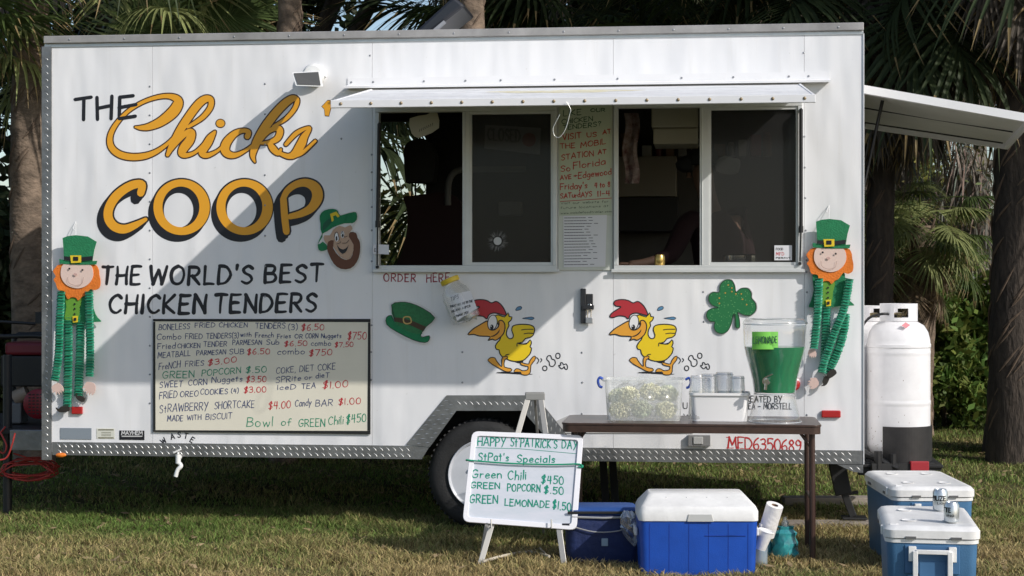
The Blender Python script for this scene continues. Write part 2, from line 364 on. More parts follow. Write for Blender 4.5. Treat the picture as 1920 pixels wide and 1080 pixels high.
# ================================================================= TREES
def leaves(V0, size, flat=.0):
    n = len(V0); a = RNG.normal(size=(n, 3)); a[:, 2] *= (1-flat); a /= np.linalg.norm(a, axis=1)[:, None]; b = np.cross(a, RNG.normal(size=(n, 3))); b /= np.linalg.norm(b, axis=1)[:, None]
    s = size*RNG.uniform(.5, 1.4, n)[:, None]
    V = np.stack([V0-a*s, V0+b*s*.42, V0+a*s, V0-b*s*.42], 1).reshape(-1, 3); return V, np.arange(n)[:, None]*4+np.array([[0, 1, 2, 3]])
def blob_pts(cs, n):
    """points in ragged clumps: cs = list of (x,y,z,rx,ry,rz)"""
    vol = np.array([c[3]*c[4]*c[5] for c in cs]); vol /= vol.sum(); out = []
    for c, k in zip(cs, vol):
        m = max(8, int(n*k)); sub = max(3, m//70)
        d = RNG.normal(size=(sub, 3)); d /= np.linalg.norm(d, axis=1)[:, None]; cc = d*RNG.uniform(.25, 1.0, sub)[:, None]**.6
        idx = RNG.integers(0, sub, m); p = cc[idx]+RNG.normal(0, .13, (m, 3)); out.append(p*np.array(c[3:6])+np.array(c[:3]))
    return np.concatenate(out)
def tinted(n, base, var=.35, per=4):
    c = np.array(base)*RNG.uniform(1-var, 1+var, n)[:, None]; c[:, 0] *= RNG.uniform(.8, 1.35, n); return np.repeat(c, per, 0)
def crown(name, cs, n, size, col, parent=None):
    p = blob_pts(cs, n); p = p[p[:, 2] > .02]; V, Fc = leaves(p, size)
    if parent is not None: V = V - np.array(MW[parent.name].translation)
    return np_mesh(name, V, Fc, 4, LEAF, tinted(len(p), col), parent)
BARK_P = M('palm_bark', (.27, .20, .145), .95, rgb2=(.10, .075, .055), nscale=7, bump=.9, bscale=18, stretch=(1, 1, 1.6))
BARK_D = M('oak_bark', (.085, .065, .05), .95, rgb2=(.03, .024, .02), nscale=9, bump=1.0, bscale=22, stretch=(1.6, 1.6, .5))
BARK_G = M('grey_bark', (.22, .2, .17), .95, rgb2=(.1, .09, .075), nscale=8, bump=.8, bscale=18, stretch=(1, 1, .5))
def trunk(parent, x, y, z0, z1, r0, r1, mat, lean=(0, 0), rings=0):
    n = 24; mb = MB(); pts = []; rs = []
    for k in range(n+1):
        t = k/n; pts.append((x+lean[0]*t+.03*math.sin(t*5+x), y+lean[1]*t, z0+(z1-z0)*t)); rs.append((r0+(r1-r0)*t)*(1+.12*math.exp(-t*12))*(1+.03*math.sin(k*2.7)))
    mb.tube(pts, rs, 16); o = mb.build('trunk', mat, parent, smooth=60)
    if rings:                                             # old leaf-base scars and fibres wound round a sabal trunk
        sb = MB()
        for k in range(rings):
            t = random.random(); a = random.uniform(0, 2*PI); zz = z0+(z1-z0)*t; r = (r0+(r1-r0)*t)*1.015; sl = random.uniform(.5, 1.1); xx = x+lean[0]*t+.03*math.sin(t*5+x); yy = y+lean[1]*t
            q = [(xx+r*math.cos(a+s_*.35), yy+r*math.sin(a+s_*.35), zz+s_*.35*sl*r*1.8) for s_ in (0, .7, 1.4, 2.1)]
            sb.tube(q, [.004, .011, .010, .003], 5)
        so_ = sb.build('leaf_scar', M('palm_fibre', (.12, .085, .06), .95), parent); so_['kind'] = 'stuff'
    return o
# --- fan fronds (a few shared meshes)
def frond_mesh(name, seed, lp, R, nseg, spread, droop, col, dead=False):
    rg = np.random.default_rng(seed); V = []; Fc = []; C = []
    def quad(a, b, c, d, col_):
        i = len(V); V.extend([a, b, c, d]); Fc.append((i, i+1, i+2, i+3)); C.extend([col_]*4)
    for k in range(6):                                    # petiole, slightly arched
        x0, x1 = lp*k/6, lp*(k+1)/6; z0, z1 = .12*lp*math.sin(PI*k/6), .12*lp*math.sin(PI*(k+1)/6)
        quad((x0, -.012, z0), (x0, .012, z0), (x1, .012, z1), (x1, -.012, z1), col*.9); quad((x0, 0, z0-.012), (x0, 0, z0+.012), (x1, 0, z1+.012), (x1, 0, z1-.012), col*.8)
    for s in range(nseg):
        t = (s+.5)/nseg*2-1; a = t*spread; Ls = R*(1-.28*abs(t)**2)*rg.uniform(.85, 1.08); w = R*.055*rg.uniform(.8, 1.15)
        bx = lp+R*.38*(1-abs(t))                                     # the midrib runs on into the blade, so segments start along it
        bz = -droop*.25*(1-abs(t))**2*R
        N = 5; prev = None; br = rg.uniform(.75, 1.15); wob = rg.normal(0, .06)
        dr = droop*rg.uniform(.7, 1.3)
        for k in range(N+1):
            u = k/N; aa = a+wob*u; r = Ls*u
            p = np.array([bx+r*math.cos(aa)*(1-.25*dr*u), r*math.sin(aa)*(1-.2*dr*u), bz-dr*R*.55*u**2.0])
            hw = w*(.35+1.3*u if u < .35 else .8*(1-u)**.8/(.65**.8)+.02)*.5; n_ = np.array([-math.sin(aa), math.cos(aa), 0])
            l_, r_ = p-n_*hw+[0, 0, .3*hw], p+n_*hw+[0, 0, .3*hw]
            if prev is not None:
                tip = np.array([.34, .25, .12]) if u > .95 and rg.random() < .5 else col
                quad(tuple(prev[0]), tuple(prev[2]), tuple(p), tuple(l_), tip*br); quad(tuple(prev[2]), tuple(prev[1]), tuple(r_), tuple(p), tip*br*.85)
            prev = (l_, r_, p)
    me = bpy.data.meshes.new(name); me.from_pydata([tuple(v) for v in V], [], Fc); a_ = me.color_attributes.new('tint', 'FLOAT_COLOR', 'POINT')
    a_.data.foreach_set('color', np.concatenate([np.array(C), np.ones((len(C), 1))], 1).astype(np.float32).ravel()); me.materials.append(LEAF); return me
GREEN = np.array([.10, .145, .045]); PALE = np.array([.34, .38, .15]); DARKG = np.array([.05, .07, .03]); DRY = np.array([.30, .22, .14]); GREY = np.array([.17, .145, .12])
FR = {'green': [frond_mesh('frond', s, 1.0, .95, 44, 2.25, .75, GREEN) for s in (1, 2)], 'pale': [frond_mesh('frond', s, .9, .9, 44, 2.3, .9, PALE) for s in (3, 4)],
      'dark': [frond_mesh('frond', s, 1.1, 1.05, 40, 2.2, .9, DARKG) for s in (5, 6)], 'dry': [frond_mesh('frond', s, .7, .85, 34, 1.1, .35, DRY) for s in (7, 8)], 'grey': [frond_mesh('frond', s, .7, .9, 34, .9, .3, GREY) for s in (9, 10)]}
def add_frond(root, kind, base, d, up, scale=1.0, name='frond'):
    """frond whose petiole leaves 'base' along d"""
    d = Vector(d).normalized(); y = Vector(up).cross(d)
    if y.length < 1e-3: y = d.orthogonal()
    y.normalize(); z = d.cross(y)
    R_ = Matrix((d, y, z)).transposed().to_4x4(); m = Matrix.Translation(Vector(base)) @ R_ @ Matrix.Scale(scale, 4)
    o = bpy.data.objects.new(name, random.choice(FR[kind])); COL.objects.link(o); o.parent = root
    o.matrix_local = MW[root.name].inverted() @ m; return o
def palm(label, x, y, hub, r, kinds, n, scale=1.0, dead=0, group='sabal palms behind the trailer', elev=(-.5, 1.1), az=(0, 2*PI), deadkind='grey', bark=None, lean=(0, 0), skirt=.5):
    t = thing('palm_tree', label, 'palm tree', (x, y, 0), 0, group); trunk(t, x, y, -.05, hub, r*1.15, r, bark or BARK_P, lean, rings=int(hub*28))
    c = Vector((x+lean[0], y+lean[1], hub))
    for k in range(n):
        a = az[0]+(az[1]-az[0])*(k+random.random()*.8)/n; e = random.uniform(*elev); d = Vector((math.cos(a)*math.cos(e), math.sin(a)*math.cos(e), math.sin(e)))
        add_frond(t, random.choice(kinds), c+Vector((0, 0, random.uniform(-.15, .25))), d, (0, 0, 1), scale*random.uniform(.85, 1.15))
    for k in range(dead):
        a = random.uniform(0, 2*PI); e = random.uniform(-1.45, -.95); d = Vector((math.cos(a)*math.cos(e), math.sin(a)*math.cos(e), math.sin(e)))
        add_frond(t, deadkind, c+Vector((math.cos(a)*r, math.sin(a)*r, random.uniform(-skirt, -.05))), d, (math.cos(a), math.sin(a), .5), scale*random.uniform(.55, .85), 'dead_frond')
    return t
def pxx(px, d): return (px-CX)/F*d
# ================================================================= palms and trees behind
random.seed(21)
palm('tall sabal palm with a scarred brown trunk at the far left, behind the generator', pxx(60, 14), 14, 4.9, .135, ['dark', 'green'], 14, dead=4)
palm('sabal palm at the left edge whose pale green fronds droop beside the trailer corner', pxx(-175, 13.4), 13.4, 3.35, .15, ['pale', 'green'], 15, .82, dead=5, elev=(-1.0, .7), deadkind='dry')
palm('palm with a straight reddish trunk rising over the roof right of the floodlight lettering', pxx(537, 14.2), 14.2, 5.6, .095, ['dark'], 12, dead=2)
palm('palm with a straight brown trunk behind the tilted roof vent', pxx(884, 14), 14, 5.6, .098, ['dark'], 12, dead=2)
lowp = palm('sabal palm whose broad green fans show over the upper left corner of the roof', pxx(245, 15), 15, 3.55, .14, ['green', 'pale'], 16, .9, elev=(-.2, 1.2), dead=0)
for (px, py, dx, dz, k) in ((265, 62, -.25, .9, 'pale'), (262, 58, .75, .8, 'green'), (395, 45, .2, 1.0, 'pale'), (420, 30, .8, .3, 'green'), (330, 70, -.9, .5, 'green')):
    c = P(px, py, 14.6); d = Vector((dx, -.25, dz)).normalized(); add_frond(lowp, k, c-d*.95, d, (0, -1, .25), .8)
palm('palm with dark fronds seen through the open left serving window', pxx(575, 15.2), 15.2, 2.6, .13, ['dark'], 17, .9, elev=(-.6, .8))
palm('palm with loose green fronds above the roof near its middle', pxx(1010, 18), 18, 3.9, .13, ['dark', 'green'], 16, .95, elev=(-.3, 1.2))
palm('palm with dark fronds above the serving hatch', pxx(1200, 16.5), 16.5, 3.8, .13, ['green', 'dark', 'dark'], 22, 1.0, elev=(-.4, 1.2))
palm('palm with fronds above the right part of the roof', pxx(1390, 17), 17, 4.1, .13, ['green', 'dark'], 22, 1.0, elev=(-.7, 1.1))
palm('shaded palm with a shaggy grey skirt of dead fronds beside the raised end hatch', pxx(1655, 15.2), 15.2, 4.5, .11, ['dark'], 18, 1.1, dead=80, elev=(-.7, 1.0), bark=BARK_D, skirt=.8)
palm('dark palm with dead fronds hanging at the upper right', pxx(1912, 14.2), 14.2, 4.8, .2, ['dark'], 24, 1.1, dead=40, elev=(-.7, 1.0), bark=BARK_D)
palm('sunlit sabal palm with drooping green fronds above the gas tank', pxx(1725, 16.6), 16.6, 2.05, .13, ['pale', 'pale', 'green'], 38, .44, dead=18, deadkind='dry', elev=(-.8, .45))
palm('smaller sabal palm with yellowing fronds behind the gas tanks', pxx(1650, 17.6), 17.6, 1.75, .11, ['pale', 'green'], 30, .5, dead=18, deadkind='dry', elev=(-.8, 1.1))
def tree(name, label, cat, x, y, ztop, r, bark, cs, n, size, col, group=None, limbs=5, lean=(0, 0)):
    t = thing(name, label, cat, (x, y, 0), 0, group); trunk(t, x, y, -.05, ztop, r*1.2, r*.7, bark, lean)
    lb = MB()
    for k in range(limbs):
        c = cs[k % len(cs)]; a = Vector((x+lean[0]*.8, y+lean[1]*.8, ztop*random.uniform(.6, .98))); b = Vector(c[:3])+Vector([random.uniform(-.5, .5)*q for q in c[3:6]]); m_ = (a+b)/2+Vector((random.uniform(-.3, .3), random.uniform(-.3, .3), .3))
        lb.tube([p for p in cr([tuple(a), tuple(m_), tuple(b)], 6)], [r*.45*(1-j/13)**1.2+.01 for j in range(13)], 7)
    lb.build('limb', bark, t, smooth=60); crown('crown', cs, n, size, col, t); return t
# big live oak at the right edge; its crown, out of view, is added and shaped to shade the background
ox = 4.27+.38
tree('oak_tree', 'huge live oak with a dark bare trunk at the right edge of the lawn, its unseen crown added for shade', 'tree', ox, 15, 5.2, .36, BARK_D,
     [(ox, 15.2, 7.2, 3.2, 3.2, 1.5), (2.0, 17.2, 7.4, 4, 2.2, 1.4), (4.5, 12.8, 6.5, 2.6, 1.2, .8), (6.6, 12.2, 6.5, 1.3, 1.1, .7), (-1.2, 16.6, 7.4, 3.2, 1.8, 1.2)], 46000, .085, (.05, .07, .025), limbs=10)
tree('oak_tree', 'live oak in deep shade beyond the trailer roof', 'tree', -2.8, 21, 4.6, .3, BARK_D,
     [(-3.8, 20.5, 6.6, 3.6, 3, 1.6), (-6.2, 18.5, 6.4, 3, 2.6, 1.5), (-1.5, 19, 7.2, 3, 2.4, 1.3)], 20000, .09, (.05, .07, .025), limbs=7)
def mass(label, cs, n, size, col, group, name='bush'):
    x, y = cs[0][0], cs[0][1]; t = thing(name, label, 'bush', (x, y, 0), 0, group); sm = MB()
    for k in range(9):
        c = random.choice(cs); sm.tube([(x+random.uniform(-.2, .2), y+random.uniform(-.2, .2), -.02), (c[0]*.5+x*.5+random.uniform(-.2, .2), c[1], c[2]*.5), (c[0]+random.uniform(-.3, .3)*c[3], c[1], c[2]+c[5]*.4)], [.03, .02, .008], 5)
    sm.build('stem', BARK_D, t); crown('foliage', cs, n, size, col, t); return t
G2 = 'evergreen bushes along the back of the lawn'
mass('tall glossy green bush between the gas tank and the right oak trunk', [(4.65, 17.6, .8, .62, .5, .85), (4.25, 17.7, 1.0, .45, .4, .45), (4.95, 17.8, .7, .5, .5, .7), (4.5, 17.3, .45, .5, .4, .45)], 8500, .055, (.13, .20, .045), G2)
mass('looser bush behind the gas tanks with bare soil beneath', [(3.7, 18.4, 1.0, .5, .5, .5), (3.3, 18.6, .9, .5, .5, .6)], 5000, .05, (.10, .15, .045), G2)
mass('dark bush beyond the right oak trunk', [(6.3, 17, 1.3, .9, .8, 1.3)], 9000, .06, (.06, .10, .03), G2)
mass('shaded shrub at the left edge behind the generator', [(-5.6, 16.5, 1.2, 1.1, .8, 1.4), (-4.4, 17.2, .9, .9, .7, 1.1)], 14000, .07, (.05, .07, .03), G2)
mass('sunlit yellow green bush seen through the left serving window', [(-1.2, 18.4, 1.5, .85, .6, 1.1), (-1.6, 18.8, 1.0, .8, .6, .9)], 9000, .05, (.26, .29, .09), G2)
G3 = 'dark trees making the backdrop'
for (x, y, zt, cs, n, lab) in (
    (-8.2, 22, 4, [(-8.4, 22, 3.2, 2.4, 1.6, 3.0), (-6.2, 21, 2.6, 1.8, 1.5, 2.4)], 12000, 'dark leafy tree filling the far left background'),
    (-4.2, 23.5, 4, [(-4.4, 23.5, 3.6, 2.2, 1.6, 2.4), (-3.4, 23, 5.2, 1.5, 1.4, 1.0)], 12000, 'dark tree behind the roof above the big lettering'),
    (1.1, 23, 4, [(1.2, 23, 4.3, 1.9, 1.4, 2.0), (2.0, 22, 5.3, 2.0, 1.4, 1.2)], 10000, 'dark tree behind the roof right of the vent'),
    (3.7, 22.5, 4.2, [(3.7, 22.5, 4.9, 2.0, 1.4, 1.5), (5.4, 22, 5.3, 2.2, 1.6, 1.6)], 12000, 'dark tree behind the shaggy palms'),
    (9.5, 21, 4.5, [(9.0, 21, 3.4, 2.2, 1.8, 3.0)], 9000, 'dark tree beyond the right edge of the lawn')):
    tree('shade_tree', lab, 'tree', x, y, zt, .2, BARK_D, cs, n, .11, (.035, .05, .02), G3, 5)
# moss hung bare trees with sky behind, on the right
def moss(parent, anchors, n, ln):
    k = RNG.integers(0, len(anchors), n); A = np.array(anchors)[k]+RNG.normal(0, .10, (n, 3)); Ls = ln*RNG.uniform(.3, 1.3, n); w = RNG.uniform(.006, .016, n)
    a = RNG.uniform(0, PI, n); wd = np.stack([np.cos(a), np.sin(a), np.zeros(n)], 1)*w[:, None]; sw = RNG.normal(0, .07, (n, 3)); sw[:, 2] = 0
    dn = np.stack([np.zeros(n), np.zeros(n), -Ls], 1)
    V = np.stack([A-wd*.4, A+wd*.4, A+dn*.5+sw+wd, A+dn*.5+sw-wd, A+dn+sw*1.6], 1).reshape(-1, 3)
    i = np.arange(n)[:, None]*5; Fc = np.concatenate([i+np.array([[0, 1, 2]]), i+np.array([[0, 2, 3]]), i+np.array([[3, 2, 4]])], 0)
    V = V-np.array(MW[parent.name].translation); o = np_mesh('moss', V, Fc, 3, MOSS, tinted(n, (.21, .2, .17), .3, 5), parent); o['kind'] = 'stuff'; return o
def mossy(label, x, y, zt, r, n, spread=1.3):
    t = thing('mossy_tree', label, 'tree', (x, y, 0), 0, 'bare trees hung with moss'); trunk(t, x, y, -.05, zt, r*1.1, r*.35, BARK_G, (random.uniform(-.4, .4), 0)); anc = []; lb = MB(); tw = []
    for k in range(15):
        z = zt*random.uniform(.3, 1); a = random.uniform(0, 2*PI); l_ = spread*random.uniform(.5, 1.2); e = Vector((x+math.cos(a)*l_, y+math.sin(a)*l_*.5, z+random.uniform(.1, .9)))
        q = cr([(x, y, z), ((x+e.x)/2+random.uniform(-.1, .1), (y+e.y)/2, z+random.uniform(0, .4)), tuple(e)], 5); lb.tube(q, [r*.4*(1-j/12)+.006 for j in range(len(q))], 6); anc += q[3:]
        for j in range(6):
            b = Vector(random.choice(q[3:])); lb.tube([b, b+Vector((random.uniform(-.4, .4), random.uniform(-.2, .2), random.uniform(-.1, .5)))], [.009, .003], 4); tw.append(tuple(b))
    lb.build('limb', BARK_G, t, smooth=60); moss(t, anc, n, .55)
    p = np.array(anc)[RNG.integers(0, len(anc), 900)]+RNG.normal(0, .18, (900, 3)); V, Fc = leaves(p, .045); V = V-np.array((x, y, 0)); np_mesh('crown', V, Fc, 4, LEAF, tinted(len(p), (.16, .18, .08)), t)
mossy('grey mossy tree against the sky between palm and right oak', pxx(1838, 21), 21, 4.4, .14, 1500, .8)
mossy('mossy tree standing farther off, left of the other right-hand mossy one', pxx(1700, 23), 23, 5.0, .13, 2200, 1.0)
mossy('mossy tree whose twigs show over the middle of the roof', pxx(900, 20), 20, 5.2, .13, 3400, .8)
mossy('mossy tree whose twigs show over the right half of the roof', pxx(1480, 21), 21, 5.2, .13, 4200, 1.4)
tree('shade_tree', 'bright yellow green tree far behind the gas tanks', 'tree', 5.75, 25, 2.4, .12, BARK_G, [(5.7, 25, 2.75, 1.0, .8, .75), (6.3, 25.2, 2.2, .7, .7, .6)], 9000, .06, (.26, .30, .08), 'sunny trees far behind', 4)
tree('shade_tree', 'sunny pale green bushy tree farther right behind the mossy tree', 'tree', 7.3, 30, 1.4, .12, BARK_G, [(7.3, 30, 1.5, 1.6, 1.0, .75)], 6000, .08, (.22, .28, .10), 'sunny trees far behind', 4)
crn = crown('tree_line', [(x, 52+RNG.uniform(-3, 3), .8, 3.2, 2, RNG.uniform(.9, 1.6)) for x in range(-34, 40, 4)], 26000, .2, (.10, .13, .06)); crn['kind'] = 'stuff'; crn['label'] = 'distant line of hazy green trees beyond the lawn'; crn['category'] = 'trees'
# ================================================================= FOOD TRAILER
WHITE = M('white_trailer_paint', (.80, .80, .81), .32, noise=.035, nscale=1.7, bump=.03, bscale=2.2, coat=.15)
TRIMW = M('white_trim', (.78, .78, .79), .4, noise=.05, nscale=4); ALU = M('aluminium', (.62, .62, .60), .38, .85, noise=.12, nscale=9)
FRAME = M('window_frame_metal', (.66, .67, .66), .45, .35, noise=.06, nscale=8); STEEL = M('tread_plate', (.30, .30, .295), .42, .75, noise=.35, nscale=5, bump=.1, bscale=30)
LUG = M('tread_lug', (.50, .50, .49), .42, .8); BLACK = M('black_metal', (.012, .012, .013), .5); RUB = M('black_rubber', (.02, .02, .02), .75, noise=.4, nscale=10, bump=.15, bscale=80)
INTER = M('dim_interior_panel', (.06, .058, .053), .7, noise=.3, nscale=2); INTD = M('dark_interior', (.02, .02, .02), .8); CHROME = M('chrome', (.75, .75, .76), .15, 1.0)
INK = M('black_vinyl', (.012, .012, .016), .45); ORANGE = M('orange_vinyl', (.78, .36, .02), .4); BROWNL = M('dark_brown_vinyl', (.05, .02, .012), .45)
def weather(m):
    """age the white paint: faint vertical rain streaks, blotches and a slow waviness of the sheet"""
    n = m.node_tree; b = n.nodes['Principled BSDF']; src = b.inputs['Base Color'].links[0].from_socket; tc = n.nodes.new('ShaderNodeTexCoord')
    mp = n.nodes.new('ShaderNodeMapping'); mp.inputs['Scale'].default_value = (9, 9, .55); n.links.new(tc.outputs['Object'], mp.inputs[0]); t = n.nodes.new('ShaderNodeTexNoise'); t.inputs['Scale'].default_value = 2.2; t.inputs['Detail'].default_value = 7; t.inputs['Roughness'].default_value = .7; n.links.new(mp.outputs[0], t.inputs['Vector'])
    r = n.nodes.new('ShaderNodeValToRGB'); r.color_ramp.elements[0].position = .30; r.color_ramp.elements[0].color = (.80, .775, .72, 1); r.color_ramp.elements[1].position = .46; r.color_ramp.elements[1].color = (1, 1, 1, 1); n.links.new(t.outputs[0], r.inputs[0])
    t2 = n.nodes.new('ShaderNodeTexNoise'); t2.inputs['Scale'].default_value = 38; t2.inputs['Detail'].default_value = 3; n.links.new(tc.outputs['Object'], t2.inputs['Vector']); r2 = n.nodes.new('ShaderNodeValToRGB'); r2.color_ramp.elements[0].position = .24; r2.color_ramp.elements[0].color = (.62, .60, .56, 1); r2.color_ramp.elements[1].position = .30; r2.color_ramp.elements[1].color = (1, 1, 1, 1); n.links.new(t2.outputs[0], r2.inputs[0])
    m1 = n.nodes.new('ShaderNodeMix'); m1.data_type = 'RGBA'; m1.blend_type = 'MULTIPLY'; m1.inputs[0].default_value = .22; n.links.new(src, m1.inputs[6]); n.links.new(r.outputs[0], m1.inputs[7])
    m2 = n.nodes.new('ShaderNodeMix'); m2.data_type = 'RGBA'; m2.blend_type = 'MULTIPLY'; m2.inputs[0].default_value = .4; n.links.new(m1.outputs[2], m2.inputs[6]); n.links.new(r2.outputs[0], m2.inputs[7]); n.links.new(m2.outputs[2], b.inputs['Base Color'])
    w = n.nodes.new('ShaderNodeTexNoise'); w.inputs['Scale'].default_value = 1.6; w.inputs['Detail'].default_value = 2; mq = n.nodes.new('ShaderNodeMapping'); mq.inputs['Scale'].default_value = (2.2, 1, .7); n.links.new(tc.outputs['Object'], mq.inputs[0]); n.links.new(mq.outputs[0], w.inputs['Vector'])
    bp = n.nodes.new('ShaderNodeBump'); bp.inputs['Strength'].default_value = .55; bp.inputs['Distance'].default_value = .05; n.links.new(w.outputs[0], bp.inputs['Height']); n.links.new(bp.outputs[0], b.inputs['Normal'])
weather(WHITE)
def wl(px, py, v=0.0): q = L(px, py, v); return q.x, q.z
UL, UR = wl(84, 400)[0], wl(1619, 400)[0]; ZT, ZB = wl(860, 66)[1], wl(860, 862)[1]; ZB = .43; WD = 2.35
trl = thing('food_trailer', 'white food concession trailer with orange and black lettering and an open serving hatch', 'food trailer', (0, 10.25, 0), -TH)
part = lambda mb, n, m, **k: mb.build(n, m, k.pop('parent', trl), **k)
u = lambda px, py=500: wl(px, py)[0]
z = lambda px, py: wl(px, py)[1]
# window openings (u0,u1,z0,z1)
WIN = [(u(706), u(1043), z(870, 500), z(870, 206)), (u(1153), u(1502), z(1320, 500), z(1320, 198))]
ZSILL = ZB+.08; TH_W = .04
# wheel well: the diamond-plate arch runs (770,833) (835,745) (1010,745) (1100,850)
arch = [(780, 862), (848, 768), (985, 768), (1062, 862)]
A_ = [wl(*p) for p in arch]
ZB_ = min(A_[0][1], A_[3][1])
def wallbox(mb, a, b, c, d): mb.box(a, b, 0, TH_W, c, d)
seams = [UL, u(286), u(698), u(1150), u(1508), UR]
zb = ZB+.02
def panel(a, b):
    """one sheet of the cladding from u=a to u=b, leaving out windows and the wheel well; 1.5 mm joints"""
    a += .0008; b -= .0008; mb = MB(WM); us = sorted({a, b}|{q for w in WIN for q in w[:2] if a < q < b}|{p[0] for p in A_ if a < p[0] < b})
    for l_, r_ in zip(us, us[1:]):
        m_ = (l_+r_)/2; lo0 = lo1 = zb
        def az(uu):
            for (x0, y0), (x1, y1) in zip(A_, A_[1:]):
                if x0-1e-6 <= uu <= x1+1e-6: return max(zb, y0+(y1-y0)*(uu-x0)/(x1-x0))
            return zb
        lo0, lo1 = (az(l_), az(r_)) if A_[0][0] < m_ < A_[3][0] else (zb, zb)
        spans = [(None, ZT)]
        w = next((w for w in WIN if w[0] < m_ < w[1]), None)
        def sl(z0a, z0b, z1):
            mb.hexa([(l_, 0, z0a), (r_, 0, z0b), (r_, TH_W, z0b), (l_, TH_W, z0a), (l_, 0, z1), (r_, 0, z1), (r_, TH_W, z1), (l_, TH_W, z1)])
        if w: sl(lo0, lo1, w[2]); sl(w[3], w[3], ZT)
        else: sl(lo0, lo1, ZT)
    return part(mb, 'wall_panel', WHITE)
for a, b in zip(seams, seams[1:]): panel(a, b)
# body: ends, back, roof, floor, interior lining
m = MB(WM); m.box(UL, UL+.04, TH_W, WD, ZB, ZT); part(m, 'end_wall', WHITE)
HV0, HV1, HZ0, HZ1 = .35, 2.0, 1.5, 2.6                     # serving opening in the right end under the raised end hatch
m = MB(WM); m.box(UR-.04, UR, TH_W, HV0, ZB, ZT); m.box(UR-.04, UR, HV1, WD, ZB, ZT); m.box(UR-.04, UR, HV0, HV1, ZB, HZ0); m.box(UR-.04, UR, HV0, HV1, HZ1, ZT); part(m, 'end_wall', WHITE)
o0, o1 = L(690, 400, WD).x, L(800, 400, WD).x; oz0, oz1 = 1.35, L(730, 229, WD).z
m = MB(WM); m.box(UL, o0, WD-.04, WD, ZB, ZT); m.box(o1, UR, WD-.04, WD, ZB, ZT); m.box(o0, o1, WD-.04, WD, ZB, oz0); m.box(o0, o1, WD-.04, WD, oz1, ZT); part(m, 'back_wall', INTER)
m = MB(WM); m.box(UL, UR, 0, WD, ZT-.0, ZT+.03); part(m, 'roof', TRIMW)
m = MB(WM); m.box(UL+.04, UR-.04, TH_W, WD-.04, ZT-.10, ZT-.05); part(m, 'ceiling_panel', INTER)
m = MB(WM); m.box(UL+.04, A_[0][0]-.1, TH_W, WD-.04, ZB, ZB+.06); m.box(A_[3][0]+.1, UR-.04, TH_W, WD-.04, ZB, ZB+.06); m.box(A_[0][0]-.1, A_[3][0]+.1, .35, WD-.35, ZB, ZB+.06); part(m, 'floor_panel', INTD)
m = MB(WM); m.box(UL, UR, -.022, .0, ZT-.012, ZT+.034); part(m, 'roof_trim', M('grey_trim', (.36, .35, .34), .5, .2, noise=.3, nscale=4), bevel=.004)
m = MB(WM); m.box(UL, UR, -.006, -.001, ZT-.034, ZT-.018); part(m, 'drip_edge', ALU)
# interior: partition, counters, hood (dim)
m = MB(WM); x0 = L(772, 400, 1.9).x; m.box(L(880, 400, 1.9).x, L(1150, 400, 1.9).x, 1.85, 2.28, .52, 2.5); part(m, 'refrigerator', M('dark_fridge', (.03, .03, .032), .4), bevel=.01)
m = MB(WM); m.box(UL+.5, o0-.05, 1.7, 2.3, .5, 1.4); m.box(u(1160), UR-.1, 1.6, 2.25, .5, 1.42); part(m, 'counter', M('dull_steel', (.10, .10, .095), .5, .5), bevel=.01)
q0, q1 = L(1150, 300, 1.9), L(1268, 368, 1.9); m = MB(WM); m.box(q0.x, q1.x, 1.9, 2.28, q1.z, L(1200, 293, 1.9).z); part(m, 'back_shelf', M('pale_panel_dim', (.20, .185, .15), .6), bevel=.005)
KD = [M('carton_brown', (.16, .10, .06), .8), M('tin_grey', (.20, .20, .20), .4, .5), M('carton_white', (.30, .30, .28), .7), M('jar_red', (.16, .02, .02), .4)]
for k in range(13):
    uu = q0.x+.03+k*.085; w_ = random.uniform(.05, .08); m = MB(WM); h_ = random.uniform(.06, .15); zb_s = L(1200, 293, 1.9).z+.001
    if k % 3: m.box(uu, uu+w_, 1.95, 2.15, zb_s, zb_s+h_)
    else: m.lathe((uu+.035, 2.02, zb_s), [(.03, 0), (.03, h_), (.02, h_+.01), (.02, h_+.03)], 14)
    part(m, 'stored_item', KD[k % 4], bevel=.003)
q0, q1 = L(1156, 370, 1.95), L(1272, 428, 1.95); m = MB(WM); m.box(q0.x, q1.x, 1.95, 2.29, q1.z-.02, q0.z); part(m, 'griddle_cover', INTD, bevel=.005)
a, b = L(1222, 200, .35), L(1309, 270, .35); m = MB(WM); m.box(a.x, b.x, .3, .75, b.z+.10, a.z+.15); m.box(a.x+.01, b.x, .33, .72, b.z, b.z+.097); part(m, 'range_hood', M('cream_hood', (.42, .39, .30), .5), bevel=.008)
# diamond plate: flat sheet + raised lugs
lugs = MB(WM)
def lug(uu, zz, ang, l_=.034, w_=.0085, h_=.0016, v0=0.0):
    c, s = math.cos(ang)*l_/2, math.sin(ang)*l_/2; nx, nz = -math.sin(ang)*w_/2, math.cos(ang)*w_/2; vb = v0
    i = [lugs.av(p) for p in ((uu-c, vb, zz-s), (uu+nx, vb, zz+nz), (uu+c, vb, zz+s), (uu-nx, vb, zz-nz), (uu-c*.6, vb-h_, zz-s*.6), (uu+c*.6, vb-h_, zz+s*.6))]
    for q in ((0, 4, 3), (0, 1, 4), (1, 5, 4), (1, 2, 5), (2, 3, 5), (3, 4, 5)): lugs.face([i[k] for k in q])
def plate(name, pts, v0, v1, rows=None):
    """tread plate from wall-frame polygon pts (u,z), front face at v0"""
    m = MB(WM); m.prism([(p[0], v0, p[1]) for p in pts], WM.to_3x3() @ Vector((0, v1-v0, 0))); return part(m, name, STEEL)
zb1 = z(430, 832); zb2 = ZB-.0
